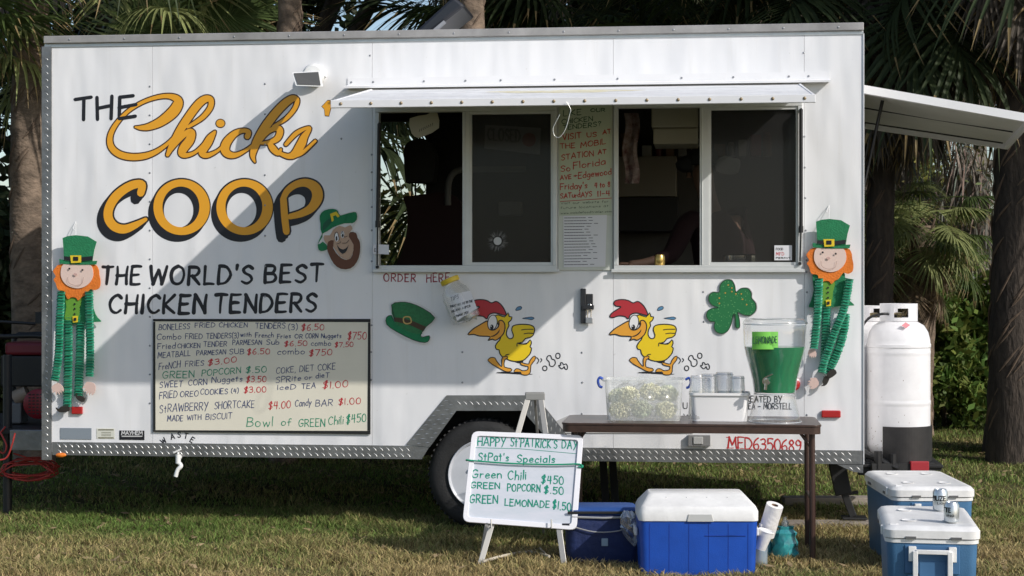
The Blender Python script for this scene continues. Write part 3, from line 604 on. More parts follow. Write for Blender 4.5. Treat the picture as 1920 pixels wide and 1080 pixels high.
def inside(p, poly):
    r = False
    for (x0, y0), (x1, y1) in zip(poly, poly[1:]+poly[:1]):
        if (y0 > p[1]) != (y1 > p[1]) and p[0] < (x1-x0)*(p[1]-y0)/(y1-y0)+x0: r = not r
    return r
def fill_lugs(pts, pitch, ang, v0, rot=0.0, mg=.016):
    xs = [p[0] for p in pts]; ys = [p[1] for p in pts]; c, s = math.cos(rot), math.sin(rot); cx, cy = sum(xs)/len(xs), sum(ys)/len(ys); R = max(max(xs)-min(xs), max(ys)-min(ys)); n = int(R/pitch)+2; k = 0
    for i in range(-n, n+1):
        for j in range(-n, n+1):
            a, b = i*pitch, j*pitch; p = (cx+a*c-b*s, cy+a*s+b*c)
            if all(inside((p[0]+dx, p[1]+dy), pts) for dx, dy in ((mg, 0), (-mg, 0), (0, mg), (0, -mg))): lug(p[0], p[1], (ang if (i+j) % 2 or ang else ang)+rot, v0=v0)
lowL = [(UL+.05, zb2), (u(782, 862), zb2), (u(806, 833)-.0, zb1+.0), (u(765, 833), zb1), (UL+.05, zb1)]
# left lower band
bandL = [(UL+.05, ZB), (wl(782, 862)[0], ZB), (wl(762, 833)[0]+.0, zb1), (UL+.05, zb1)]
bandL[1] = (wl(800, 862)[0]-.03, ZB); bandL[2] = (wl(806, 838)[0], zb1)
plate('tread_plate', bandL, -.004, .0)
for k in range(int((bandL[1][0]-UL-.12)/.0405)):
    for r in range(2): lug(UL+.09+k*.0405+(0 if r else .006), ZB+.024+r*.036, -.75, v0=-.004)
# arch: left leg, top, right leg
o_ = [wl(762, 833), wl(838, 741), wl(1004, 741), wl(1088, 846)]; i_ = [wl(806, 838), wl(856, 770), wl(980, 770), wl(1062, 862)]
segs = [[o_[0], o_[1], i_[1], i_[0]], [o_[1], o_[2], i_[2], i_[1]], [o_[2], o_[3], i_[3], i_[2]]]
for s_, rt in zip(segs, (math.atan2(o_[1][1]-o_[0][1], o_[1][0]-o_[0][0]), 0, math.atan2(o_[3][1]-o_[2][1], o_[3][0]-o_[2][0]))):
    q = [(p[0], p[1]) for p in s_]; plate('tread_plate', q, -.008, -.0045); fill_lugs(q, .038, -.75, -.008, rt, .012)
# right bands
bR = [wl(1100, 851), wl(1311, 851), wl(1315, 845), wl(1617, 852)]
zr1, zr2 = z(1450, 850), z(1450, 877); r1 = [(u(1090, 850), ZB+.012), (u(1622, 860)-.002, ZB-.0), (u(1622, 860)-.002, zb1+.004), (u(1313), zb1+.004), (u(1313), zb1-.0), (u(1090, 850), zb1-.0)]
r1 = [(wl(1090, 862)[0], ZB+.0), (UR-.003, ZB), (UR-.003, zb1), (wl(1090, 862)[0], zb1)]
plate('tread_plate', r1, -.004, .0)
for k in range(int((UR-r1[0][0]-.06)/.0405)):
    for r in range(2): lug(r1[0][0]+.04+k*.0405, ZB+.024+r*.036, -.75, v0=-.004)
ck = [(wl(1570, 880)[0], ZB-.003), (wl(1600, 895)[0], ZB-.045), (UR-.003, ZB-.05), (UR-.003, ZB-.003)]
plate('corner_bracket', ck, -.006, .03); [lug(UR-.03-.042*k, ZB-.025, -.75, v0=-.006) for k in range(2)]
# corner post
cp = [(UL-.012, ZB-.03), (UL+.045, ZB-.03), (UL+.045, ZT-.03), (UL-.012, ZT-.03)]; plate('corner_post', cp, -.010, .0)
for k in range(int((ZT-ZB-.04)/.043)):
    lug(UL+.016, ZB+.0+k*.043, -.65, .026, .009, v0=-.010)
m = MB(WM); m.box(UL-.016, UL-.012, -.01, .06, ZB-.03, ZT-.03); part(m, 'corner_flange', STEEL)
m = MB(WM); m.box(UR-.001, UR+.004, -.008, .05, ZB, ZT-.03); part(m, 'corner_trim', TRIMW)
lo = part(lugs, 'tread_lugs', LUG, kind='stuff')
# rivets
riv = MB(WM)
def rivet(px, py, r=.0065, v=0.0):
    q = wl(px, py, v); riv.lathe((q[0], v, q[1]), [(r, 0), (r*.8, -.003), (r*.3, -.0045)], 8, (0, 1, 0))
for y in list(range(162, 780, 54)): rivet(281, y)
for y in range(157, 600, 57): rivet(497 if y < 560 else 699, y)
for (x, y) in ((694, 104), (1507, 99), (697, 290), (697, 323), (697, 356), (697, 388), (697, 432), (697, 490), (697, 610), (696, 660), (696, 712), (1508, 256), (1509, 314), (1510, 371), (1511, 432), (1512, 488), (1512, 510), (1513, 605), (1513, 548), (1513, 778), (867, 660), (867, 717), (1091, 661), (1092, 717), (1319, 547), (1320, 603), (1091, 776), (497, 600), (640, 260)): rivet(x, y)
for x in range(130, 1600, 103): rivet(x, 74 - (x-130)*.016, v=-.022)
riv_o = part(riv, 'rivet_heads', M('rivet_grey', (.30, .31, .33), .4, .5), kind='stuff')
# windows
ZH = WIN[0][3]
SCR = clear_mat('screened_glass', (.035, .035, .035), .38, .012, .12)
for (a, b, c, d), dv, nm in ((WIN[0], (868, 882), 'left'), (WIN[1], (1312, 1330), 'right')):
    fr = MB(WM); fw = .026; vo = -.028
    fr.box(a-.006, b+.006, vo, .03, c-.03, c+.008); fr.box(a-.006, b+.006, vo, .03, d-.012, d+.02); fr.box(a-.006, a+fw*.8, vo, .03, c+.008, d-.012); fr.box(b-fw*.8, b+.006, vo, .03, c+.008, d-.012)
    W_ = part(fr, 'window', FRAME, bevel=.003)
    d0, d1 = u(dv[0]), u(dv[1]); m = MB(WM); m.box(d0, d1, vo+.004, .02, c+.008, d-.012); m.box(d0+.012, d0+.018, vo-.002, vo+.002, c+.01, d-.014); part(m, 'mullion', FRAME, parent=W_, bevel=.002)
    m = MB(WM); e = b-fw*.8; s_ = .018
    m.box(d1, e, vo+.010, .01, c+.008, c+.008+s_); m.box(d1, e, vo+.010, .01, d-.012-s_, d-.012); m.box(d1, d1+s_*.6, vo+.010, .01, c+.008+s_, d-.012-s_); m.box(e-s_*.6, e, vo+.010, .01, c+.008+s_, d-.012-s_); part(m, 'sash', FRAME, parent=W_, bevel=.0015)
    m = MB(WM); m.box(d1+.01, e-.01, .0, .004, c+.02, d-.02); part(m, 'pane', SCR, parent=W_)
    m = MB(WM); m.box(a-.02, b+.02, -.034, -.0285, c-.034, c-.014); part(m, 'sill', FRAME, parent=W_, bevel=.002)
# centre panel between the windows is a slightly proud strip
m = MB(WM); m.box(u(1047), u(1149), -.010, -.0005, z(1100, 507), z(1100, 196)); part(m, 'centre_panel', M('centre_strip', (.62, .64, .58), .5, noise=.05), bevel=.002)
# gas struts of the hatch
for (p0, p1, p2) in (((711, 232, .02), (708, 420, .0), (707, 497, .0)), ((1502, 205, .02), (1502, 430, .0), (1500, 490, .0))):
    m = MB(WM); a = L(p0[0], p0[1], -.055); b = L(p1[0], p1[1], -.05); c = L(p2[0], p2[1], -.045); m.tube([a, b], .011, 10); m.tube([b, c], .005, 8); m.tube([b+Vector((0, 0, .02)), b-Vector((0, 0, .02))], .014, 10); m.tube([c+Vector((0, 0, -.012)), c+Vector((0, .03, -.012))], .01, 8); m.tube([a, a+Vector((0, .05, .0))], .008, 8); part(m, 'gas_strut', BLACK, smooth=50)
# awning (raised hatch)
HP = 1.27; zh, zf = z(1100, 164), L(1070, 183, -HP).z
ua, ub = (u(705, 164)+L(640, 205, -HP).x)/2, (u(1495, 160)+L(1527, 187, -HP).x)/2
print('AWN', u(705, 164), L(622, 205, -HP).x, u(1495, 160), L(1527, 187, -HP).x, zh, zf)
ua0, ua1, ub0, ub1 = u(700, 164), L(622, 205, -HP).x, u(1498, 160), L(1527, 187, -HP).x
AWM = M('hatch_skin', (.80, .80, .80), .45, noise=.18, nscale=3.2, coat=.1, stretch=(1, 2.5, 1))
m = MB(WM); t_ = .022
m.hexa([(ua0, -.03, zh-t_), (ub0, -.03, zh-t_), (ub1, -HP+.02, zf-t_), (ua1, -HP+.02, zf-t_), (ua0, -.03, zh), (ub0, -.03, zh), (ub1, -HP+.02, zf), (ua1, -HP+.02, zf)]); hatch = part(m, 'serving_hatch', AWM)
m = MB(WM); m.box(ua1-.006, ub1+.006, -HP-.004, -HP+.019, zf-.040, zf+.002); part(m, 'hatch_edge', TRIMW, parent=hatch, bevel=.003)
for uu0, uu1 in ((ua0, ua1), (ub0, ub1)):
    m = MB(WM); m.hexa([(uu0-.006, -.05, zh-.05), (uu0+.006, -.05, zh-.05), (uu1+.006, -HP+.02, zf-.040), (uu1-.006, -HP+.02, zf-.040), (uu0-.006, -.05, zh+.002), (uu0+.006, -.05, zh+.002), (uu1+.006, -HP+.02, zf+.002), (uu1-.006, -HP+.02, zf+.002)]); part(m, 'hatch_rail', TRIMW, parent=hatch)
m = MB(WM)
for k in range(16): uu = ua1+.05+(ub1-ua1-.1)*k/15; m.lathe((uu, -HP-.004, zf-.018), [(.009, 0), (.008, -.003), (.003, -.006)], 10, (0, 1, 0))
part(m, 'hatch_screws', M('rusty_screw', (.28, .22, .14), .5, .5), parent=hatch, kind='stuff')
# wavy dirt lines and a yellow stain on the hatch's top skin
st = MB()
def AP(uu, v, off): k = (-v-.03)/(HP-.05); return WM @ Vector((uu, v, zh+(zf-zh)*k+off))
for r_ in range(3):
    vv = -.35-.28*r_; pts = []
    for k in range(60): uu = ua0+.1+(ub0-ua0-.2)*k/59; pts.append((uu, vv+.035*math.sin(k*.9+r_)+.02*math.sin(k*2.3)))
    for p, q in zip(pts, pts[1:]):
        if random.random() < .7: st.face([st.av(AP(*p, .0012)), st.av(AP(*q, .0012)), st.av(AP(q[0], q[1]-.008, .0012)), st.av(AP(p[0], p[1]-.008, .0012))])
part(st, 'dirt_lines', M('grey_dirt', (.50, .50, .52), .8), parent=hatch, kind='stuff')
st = MB()
pts = [(u(1010)+.42*math.cos(a)*(1+.2*math.sin(3*a))+.2, -.55+.16*math.sin(a)*(1+.25*math.cos(5*a))) for a in (2*PI*k/24 for k in range(24))]
st.face([st.av(AP(p[0], p[1], .0006)) for p in pts]); part(st, 'pollen_stain', M('yellow_stain', (.66, .58, .34), .7, rgb2=(.76, .74, .62), nscale=12), parent=hatch)
# gutter above the hatch
zg = z(1100, 158); g0, g1 = u(652, 155), u(1555, 150)
m = MB(WM); m.box(g0, g1, -.006, -.0, zg+.0, zg+.055); m.hexa([(g0-.012, -.075, zg-.014), (g1+.004, -.075, zg-.014), (g1, -.0, zg-.004), (g0, 0, zg-.004), (g0-.012, -.075, zg-.002), (g1+.004, -.075, zg-.002), (g1, -.006, zg+.012), (g0, -.006, zg+.012)]); part(m, 'rain_gutter', TRIMW)
m = MB(WM)
for px in (659, 700, 795, 873, 939, 1040, 1158, 1278, 1375, 1479, 1516): q = wl(px, 148); m.lathe((q[0], -.006, zg+.03), [(.007, 0), (.005, -.004)], 8, (0, 1, 0))
part(m, 'gutter_screws', M('rivet_grey', (0, 0, 0)), kind='stuff')
# floodlight
fl = MB(WM); c = L(590, 142, -.0); fl.lathe((c.x, 0, c.z), [(.070, 0), (.070, -.035), (.055, -.055)], 20, (0, 1, 0)); fl.tube([(c.x, -.03, c.z), (c.x-.01, -.10, c.z+.0)], .022, 12); fl.tube([(c.x+.04, -.02, c.z-.03), (c.x+.075, -.03, c.z-.005)], .010, 8)
f0 = part(fl, 'floodlight', M('floodlight_white', (.8, .8, .78), .35), smooth=40)
a = [L(546, 136, -.26), L(601, 133, -.24), L(606, 163, -.28), L(554, 161, -.30)]; b = [Vector((p.x*.4+(c.x-.015)*.6, -.09, p.z*.35+(c.z+.03)*.65)) for p in a]
fl = MB(WM); fl.hexa([a[3], a[2], b[2], b[3], a[0], a[1], b[1], b[0]]); part(fl, 'lamp_housing', MATS['floodlight_white'], parent=f0, bevel=.004)
fl = MB(WM); cc = sum(a, Vector())/4; nn = (a[1]-a[0]).cross(a[3]-a[0]).normalized(); nn = nn if nn.y < 0 else -nn; q = [cc+(p-cc)*.84+nn*.004 for p in a]; fl.face([fl.av(p) for p in q]); part(fl, 'lens', M('lamp_glass', (.10, .10, .095), .12), parent=f0)
# roof vent lid
def vb(px, py, v): return L(px, py, v)
m = MB(WM); A4 = [vb(772, 64, .9), vb(800, 66, .9), vb(872, 10, .9), vb(850, -8, .9)]; m.hexa([A4[0], A4[1], A4[1]+Vector((0, .5, 0)), A4[0]+Vector((0, .5, 0)), A4[3], A4[2], A4[2]+Vector((0, .5, 0)), A4[3]+Vector((0, .5, 0))])
rv = part(m, 'roof_vent', M('smoked_plastic', (.02, .022, .028), .3), bevel=.02)
m = MB(WM); m.box(A4[0].x, A4[0].x+.5, .95, 1.4, ZT+.03, ZT+.09); part(m, 'vent_base', TRIMW, parent=rv)
m = MB(WM); q = [vb(806, 60, .86), vb(832, 38, .86), vb(836, 42, .86), vb(812, 63, .86)]; m.hexa([q[0], q[3], q[3]+Vector((0, .03, 0)), q[0]+Vector((0, .03, 0)), q[1], q[2], q[2]+Vector((0, .03, 0)), q[1]+Vector((0, .03, 0))]); part(m, 'vent_arm', M('grey_plastic', (.25, .26, .28), .5), parent=rv)
# end hatch on the right
h0, h1, h2, h3 = (UR, HV0-.05, 2.66), (UR, HV1+.15, 2.66), (L(1885, 287, 2.2).x, HV1+.15, 2.47), (L(1935, 228, .2).x, HV0-.05, 2.47)
print('ENDH', h2, h3)
m = MB(WM); up = .025; m.hexa([(h0[0]+.01, h0[1], h0[2]), h3, h2, (h1[0]+.01, h1[1], h1[2]), (h0[0]+.01, h0[1], h0[2]+up), (h3[0], h3[1], h3[2]+up), (h2[0], h2[1], h2[2]+up), (h1[0]+.01, h1[1], h1[2]+up)]); eh = part(m, 'end_hatch', M('hatch_underside', (.60, .60, .56), .55, noise=.12, nscale=3))
def EH(a, b, dz=0): # a along slope 0..1, b along v 0..1
    p = Vector(h0)*(1-a)*(1-b)+Vector(h3)*a*(1-b)+Vector(h1)*(1-a)*b+Vector(h2)*a*b; return p+Vector((0, 0, dz))
m = MB(WM); m.hexa([EH(.0, -.03, -.02), EH(1.01, -.03, -.02), EH(1.01, .0, -.02), EH(0, 0, -.02), EH(0, -.03, .03), EH(1.01, -.03, .03), EH(1.01, 0, .03), EH(0, 0, .03)]); m.hexa([EH(.985, .0, -.03), EH(1.01, .0, -.03), EH(1.01, 1.02, -.03), EH(.985, 1.02, -.03), EH(.985, .0, .03), EH(1.01, .0, .03), EH(1.01, 1.02, .03), EH(.985, 1.02, .03)]); m.hexa([EH(.0, 1.0, -.03), EH(1., 1.0, -.03), EH(1., 1.03, -.03), EH(0, 1.03, -.03), EH(0, 1.0, .03), EH(1., 1.0, .03), EH(1., 1.03, .03), EH(0, 1.03, .03)]); part(m, 'hatch_edge', TRIMW, parent=eh)
for b in (.45, .93): m = MB(WM); m.tube([EH(.0, b, -.004), EH(.97, b, -.004)], .006, 6); part(m, 'hatch_seam', BLACK, parent=eh)
for b in (.12, .9):
    m = MB(WM); m.tube([EH(.16+.0*b, b, -.01), Vector((UR+.02, h0[1]+(h1[1]-h0[1])*b, 1.95))], [.011, .008], 8); part(m, 'gas_strut', BLACK, parent=eh, smooth=50)
# chassis
BEAM = M('chassis_black', (.018, .018, .018), .6, noise=.4, nscale=8)
m = MB(WM)
for v in (.7, 1.85): m.box(UL+.05, UR-.05, v, v+.06, ZB-.05, ZB-.002)
for k in range(9): uu = UL+.2+k*(UR-UL-.4)/8; m.box(uu, uu+.05, .56, 1.85, ZB-.045, ZB-.002)
part(m, 'chassis_frame', BEAM)
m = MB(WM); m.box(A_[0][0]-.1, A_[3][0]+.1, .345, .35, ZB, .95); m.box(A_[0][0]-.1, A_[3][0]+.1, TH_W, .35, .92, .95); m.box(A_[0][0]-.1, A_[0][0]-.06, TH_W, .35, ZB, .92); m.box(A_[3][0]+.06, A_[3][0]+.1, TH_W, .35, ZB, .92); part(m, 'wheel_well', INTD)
wc = L(908, 893, .10)
print('WHEEL', wc)
for v in (.03, 2.1):
    c = (wc.x, v, .335); t = MB(WM); s = 1 if v < 1 else 1
    prof = [(.20, .012), (.24, .0), (.285, -.004), (.315, .008), (.332, .03), (.335, .06), (.335, .14), (.332, .17), (.315, .19), (.28, .2), (.2, .19)]
    t.lathe(c, prof, 56, (0, 1, 0)); ty = part(t, 'wheel', RUB, smooth=35)
    t = MB(WM)
    for k in range(56):
        a = 2*PI*k/56
        for vv in (.045, .10, .155): t.bar((c[0]+.334*math.cos(a), c[1]+vv-.02, c[2]+.334*math.sin(a)), (c[0]+.334*math.cos(a+.05), c[1]+vv+.02, c[2]+.334*math.sin(a+.05)), .014, .008, (math.cos(a), 0, math.sin(a)))
    tr = part(t, 'tread_block', RUB, parent=ty, kind='stuff')
    r = MB(WM); r.lathe(c, [(.203, .004), (.212, -.006), (.208, -.012), (.198, -.004), (.192, .02), (.165, .035), (.155, .02), (.10, .012), (.085, .02), (.05, .0), (.045, -.012), (.02, -.016)], 48, (0, 1, 0)); part(r, 'rim', M('white_rim', (.62, .64, .68), .35, noise=.1), parent=ty, smooth=35)
    for k in range(5): a = 2*PI*k/5+.3; r = MB(WM); r.lathe((c[0]+.085*math.cos(a), c[1]+.008, c[2]+.085*math.sin(a)), [(.012, 0), (.010, -.014), (.004, -.018)], 8, (0, 1, 0)); part(r, 'lug_nut', CHROME, parent=ty)
m = MB(WM); m.tube([(wc.x, .1, .335), (wc.x, 2.2, .335)], .035, 12); part(m, 'axle', BEAM)
# jack stand at the right with its foot, and two farther legs
m = MB(WM); a = L(1572, 882, .45); b = L(1588, 985, .45); m.bar(Vector((a.x-.02, .45, ZB)), Vector((a.x+.03, .45, .20)), .10, .08, (0, 1, 0)); m.bar(Vector((a.x+.0, .45, .30)), Vector((a.x+.09, .45, .062)), .045, .045, (0, 1, 0)); m.box(a.x+.02, a.x+.17, .38, .52, .05, .062); m.bar(Vector((a.x+.05, .44, .2)), Vector((a.x+.12, .44, .215)), .02, .02); part(m, 'jack_stand', BEAM, bevel=.004)
for px, pz in ((1128, .15), (1146, .22)):
    m = MB(WM); a = L(px, 870, 1.3); m.bar((a.x, 1.3, ZB), (a.x+.03, 1.3, 0), .05, .03, (0, 1, 0)); part(m, 'support_leg', BEAM)
# tongue platform at the left and hitch beam
for v_ in (.25, 1.6): m = MB(WM); m.box(L(24, 820, .3).x, UL-.02, v_, v_+.06, .43, .56); part(m, 'tongue_beam', STEEL, bevel=.004)
m = MB(WM); m.box(UL-1.0, UL-.02, .31, 1.6, .53, .56); part(m, 'tongue_platform', BEAM)
m = MB(WM); m.box(UR+.0, UR+.45, .32, .40, .33, .41); m.box(UR, UR+.5, .3, 1.3, .38, .40); m.bar((UR, .6, .41), (UR+.25, .35, .30), .05, .05); part(m, 'rear_platform', BEAM, bevel=.004)
# small fittings on the front wall
def onwall(name, pxs, v0, mat, bev=.003, parent=trl): # pxs = px bounds (x0,y0,x1,y1), box proud of the wall
    a = L(pxs[0], pxs[1], 0); b = L(pxs[2], pxs[3], 0); m = MB(WM); m.box(a.x, b.x, -v0, -.0006, b.z, a.z); return part(m, name, mat, parent=parent, bevel=bev)
REDL = M('red_lens', (.42, .02, .02), .25, coat=.5); AMB = M('amber_lens', (.75, .20, .02), .25, coat=.5)
onwall('marker_light', (1540, 769, 1576, 783), .02, REDL, .006); onwall('marker_light', (136, 762, 156, 776), .02, REDL, .004)
m = MB(WM); a = L(115, 853, 0); m.lathe((a.x, 0, a.z), [(.034, -.004), (.030, -.018), (.012, -.026)], 20, (0, 1, 0)); o_l = part(m, 'marker_light', AMB, smooth=40)
for vtx in o_l.data.vertices: vtx.co.z = (vtx.co.z-a.z)*.45+a.z
m = MB(WM); a = L(1487, 720, 0); m.lathe((a.x, 0, a.z), [(.040, -.001), (.040, -.015), (.030, -.022), (.01, -.024)], 24, (0, 1, 0)); part(m, 'round_reflector', REDL, smooth=40)
onwall('grey_plate', (113, 802, 172, 824), .004, M('grey_sticker', (.27, .31, .35), .5, .2)); 
ot = onwall('outlet_cover', (1290, 815, 1332, 836), .03, M('grey_box', (.22, .22, .22), .5)); onwall('outlet_lid', (1300, 818, 1318, 832), .036, M('outlet_lid', (.45, .45, .44), .5), parent=ot)
# white fender panel behind the table with a lighter painted recess
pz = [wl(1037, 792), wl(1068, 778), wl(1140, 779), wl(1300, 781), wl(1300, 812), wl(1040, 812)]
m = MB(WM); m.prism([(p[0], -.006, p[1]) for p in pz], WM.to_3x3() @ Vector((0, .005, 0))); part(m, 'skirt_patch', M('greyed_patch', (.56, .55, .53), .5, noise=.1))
# waste tap
m = MB(WM); a = L(334, 858, -.03); m.tube([a+Vector((0, .03, .0)), a], .016, 12); m.tube([a+Vector((0, 0, .018)), a+Vector((0, 0, -.035))], .016, 14); m.tube(cr([tuple(a+Vector((.002, -.0, -.03))), tuple(a+Vector((.02, -.005, -.05))), tuple(a+Vector((.0, -.01, -.075))), tuple(a+Vector((-.012, -.012, -.115)))], 5), .013, 12); m.tube([a+Vector((0, 0, .02)), a+Vector((.0, 0, .035))], .008, 8); m.bar(a+Vector((-.028, 0, .030)), a+Vector((.018, 0, .052)), .014, .010); part(m, 'waste_tap', M('white_pvc', (.8, .8, .78), .4), smooth=45)
# latch and padlock
LT = M('latch_dark', (.06, .06, .065), .35, .7)
lt = onwall('hatch_latch', (1089, 541, 1099, 606), .03, LT); onwall('latch_plate', (1099, 551, 1112, 574), .022, LT, parent=lt); onwall('latch_cam', (1092, 572, 1114, 580), .04, LT, parent=lt)
m = MB(WM); a = L(1105, 576, -.03); b = L(1105, 596, -.03); w_ = .010; m.tube([(a.x-w_, -.03, b.z), (a.x-w_, -.03, a.z+.01), (a.x-w_*.5, -.03, a.z+.018), (a.x+w_*.5, -.03, a.z+.018), (a.x+w_, -.03, a.z+.01), (a.x+w_, -.03, b.z)], .003, 8); part(m, 'shackle', CHROME, parent=lt)
m = MB(WM); m.box(a.x-.022, a.x+.022, -.042, -.018, b.z-.034, b.z+.002); part(m, 'padlock_body', M('padlock_steel', (.5, .5, .52), .35, .8), parent=lt, bevel=.004)
# ================================================================= LETTERING on the trailer (vinyl: flat print)
MP = WALL
c2 = crop(100, 140, 3.176)
def lay(mb, name, mat, parent=trl, **k): return mb.build(name, mat, parent, recalc=False, **k)
def stroke(mb, pts, off, cv, closed=False, n=6, grow_w=0.0, dx=0, dy=0, s=3.176):
    q = cr(pts, n, closed); ribbon(mb, [cv(p[0]+dx, p[1]+dy) for p in q], [(p[2]+grow_w)/s for p in q], MP, off, closed=closed, grow=.0002)
m = MB(); o = .001
for a, b in (((130, 148), (225, 134)), ((182, 142), (180, 268)), ((260, 136), (263, 266)), ((349, 128), (344, 262)), ((265, 200), (345, 184)), ((396, 134), (393, 262)), ((396, 134), (475, 125)), ((392, 196), (492, 178)), ((393, 262), (488, 247))):
    ribbon(m, [c2(*a), c2(*b)], 6.6, MP, o); o += .00015
lay(m, 'black_word', INK)
for s_, x0, x1, y0, y1, h in (("THE", 190, 262, 533, 532, 33), ("WORLD'S", 280, 472, 533, 532, 33), ("BEST", 497, 604, 530, 528, 32), ("CHICKEN", 205, 384, 587, 587, 33), ("TENDERS", 402, 592, 586, 584, 33)):
    m = MB(); write(m, s_, x0, x1, y0, y1, h, 5.9, MP, slant=.08, gap=.27, jit=.02); lay(m, 'black_word', INK)
SC = [
 [(488, 312, 6), (520, 316, 18), (570, 310, 28), (640, 280, 38), (710, 225, 46), (742, 175, 42), (735, 145, 32), (690, 128, 20), (620, 134, 16), (530, 165, 14), (440, 222, 14), (370, 300, 18), (338, 370, 22), (345, 430, 26), (390, 472, 28), (460, 490, 28), (540, 485, 26), (610, 460, 20), (675, 415, 14), (720, 370, 10)],
 [(680, 478, 14), (710, 415, 28), (750, 340, 34), (800, 260, 34), (860, 180, 34), (905, 145, 30), (938, 150, 24), (935, 195, 22), (895, 248, 20), (845, 285, 16), (800, 312, 12)],
 [(700, 450, 12), (745, 395, 16), (790, 350, 24), (822, 345, 32), (812, 390, 38), (778, 435, 38), (765, 468, 30), (790, 480, 20), (840, 465, 14), (890, 420, 12), (925, 370, 12), (962, 340, 10)],
 [(958, 348, 14), (925, 400, 32), (892, 445, 36), (890, 472, 28), (920, 480, 20), (975, 455, 12), (1020, 415, 10)],
 [(1155, 368, 24), (1162, 342, 20), (1130, 333, 18), (1080, 352, 26), (1035, 400, 36), (1022, 445, 38), (1045, 475, 30), (1090, 478, 20), (1150, 448, 12), (1205, 405, 10)],
 [(1200, 520, 6), (1188, 480, 22), (1205, 415, 34), (1250, 330, 38), (1310, 245, 36), (1375, 175, 34), (1425, 142, 28), (1452, 155, 20), (1435, 205, 18), (1385, 262, 16), (1310, 308, 10)],
 [(1225, 408, 8), (1275, 345, 16), (1325, 318, 24), (1350, 335, 28), (1335, 378, 26), (1290, 402, 18), (1235, 408, 10)],
 [(1285, 405, 16), (1308, 440, 28), (1340, 468, 20), (1355, 445, 10)],
 [(1352, 470, 16), (1400, 486, 22), (1440, 470, 34), (1475, 415, 38), (1495, 370, 30), (1528, 318, 12), (1490, 325, 14), (1440, 355, 18), (1385, 415, 14)],
 [(1440, 480, 20), (1490, 460, 16), (1560, 395, 12)]]
m = MB(); m2 = MB()
for k, s_ in enumerate(SC): s_ = [(a, b, w_*1.32+1.5) for a, b, w_ in s_]; stroke(m, s_, .0010+.00004*k, c2, grow_w=15); stroke(m2, s_, .0018+.00004*k, c2)
disc(m, *c2(995, 290), 9.6, 8.8, MP, .0011); disc(m2, *c2(995, 290), 7.9, 7.1, MP, .0019)
q = [(1600, 190), (1632, 155), (1660, 155), (1656, 180), (1640, 245), (1618, 243), (1614, 205)]
ap = [c2(*p) for p in q]; m.poly([MP(*p, .0010) for p in [c2(1625+(x-1625)*1.16, 200+(y-200)*1.1) for x, y in q]]); m2.poly([MP(*p, .0018) for p in ap])
lay(m, 'script_outline', BROWNL); lay(m2, 'orange_script', ORANGE)
# big word with black drop shadow
def ell(c, r, n=56): return [(c[0]+r[0]*math.cos(a), c[1]+r[1]*math.sin(a)) for a in (2*PI*k/n for k in range(n))]
def annulus(mb, outer, inner, off):
    n = len(outer); A = [mb.av(MP(*c2(*p), off)) for p in outer]; B = [mb.av(MP(*c2(*p), off)) for p in inner]
    for k in range(n): mb.face((A[k], A[(k+1) % n], B[(k+1) % n], B[k]))
def radmax(c, sets, n=56):
    """outer hull, by angle round c, of several ellipses"""
    out = []
    for k in range(n):
        a = 2*PI*k/n; dx, dy = math.cos(a), math.sin(a); best = 0
        for (cx, cy), (rx, ry) in sets:
            ox_, oy_ = c[0]-cx, c[1]-cy; A = dx*dx/rx**2+dy*dy/ry**2; B = 2*(ox_*dx/rx**2+oy_*dy/ry**2); C = ox_*ox_/rx**2+oy_*oy_/ry**2-1; D = B*B-4*A*C
            if D > 0: best = max(best, (-B+math.sqrt(D))/(2*A))
        out.append((c[0]+dx*best, c[1]+dy*best))
    return out
mk, mo = MB(), MB()
for i, dx in enumerate((0, 375)):
    hc = (746+dx, 807); annulus(mk, radmax(hc, [((738+dx, 826), (174, 170)), ((762+dx, 788), (176, 174))]), ell(hc, (88, 103)), .0010+.0002*i)
    annulus(mo, ell((764+dx, 789), (168, 166)), ell((760+dx, 787), (110, 121)), .0022)
Cc = [(520, 705, 44), (528, 655, 46), (480, 655, 50), (420, 685, 52), (365, 735, 54), (330, 800, 54), (330, 860, 54), (365, 905, 54), (420, 920, 52), (480, 900, 42), (550, 862, 22)]
Pc = [(1388, 935, 40), (1378, 850, 42), (1370, 740, 40)]
Pb = [(1366, 745, 34), (1395, 690, 38), (1450, 652, 42), (1510, 645, 50), (1560, 675, 62), (1572, 730, 64), (1540, 790, 52), (1480, 826, 42), (1410, 845, 34)]
for k, s_ in enumerate((Cc, Pc, Pb)):
    for j, t in enumerate((0, .5, 1)): stroke(mk, s_, .0013+.0001*k+.00035*j*.3, c2, grow_w=20, dx=-30*t, dy=36*t)
    stroke(mo, s_, .0022+.00015*k, c2)
lay(mk, 'black_shadow_letters', INK); lay(mo, 'orange_block_letters', ORANGE)
# registration number in red serifed strokes
RED = M('red_paint', (.50, .03, .03), .5); m = MB()
write(m, "MFD6350689", 1365, 1502, 840, 847, 21, 2.6, MP, gap=.14, jit=.015)
for (x, y0) in ((1365, 840), (1372, 840), (1383, 840), (1391, 841), (1406, 842)): ribbon(m, [(x-2.5, y0), (x+3.5, y0)], 1.4, MP, .0009); 
ribbon(m, [(1362, 820), (1369, 820)], 1.4, MP, .0009); ribbon(m, [(1380, 820), (1386, 820)], 1.4, MP, .0009)
lay(m, 'red_number', RED)
m = MB(); write(m, "ORDER", 720, 779, 528, 528, 14, 2.1, MP, gap=.3, jit=.05); lay(m, 'order_word', M('dark_red_ink', (.30, .03, .05), .5)); m = MB(); write(m, "HERE", 800, 843, 529, 527, 15, 2.1, MP, gap=.3, jit=.05); lay(m, 'order_word', M('dark_red_ink', (0, 0, 0)))
m = MB()                                                                   # WASTE set on an arc
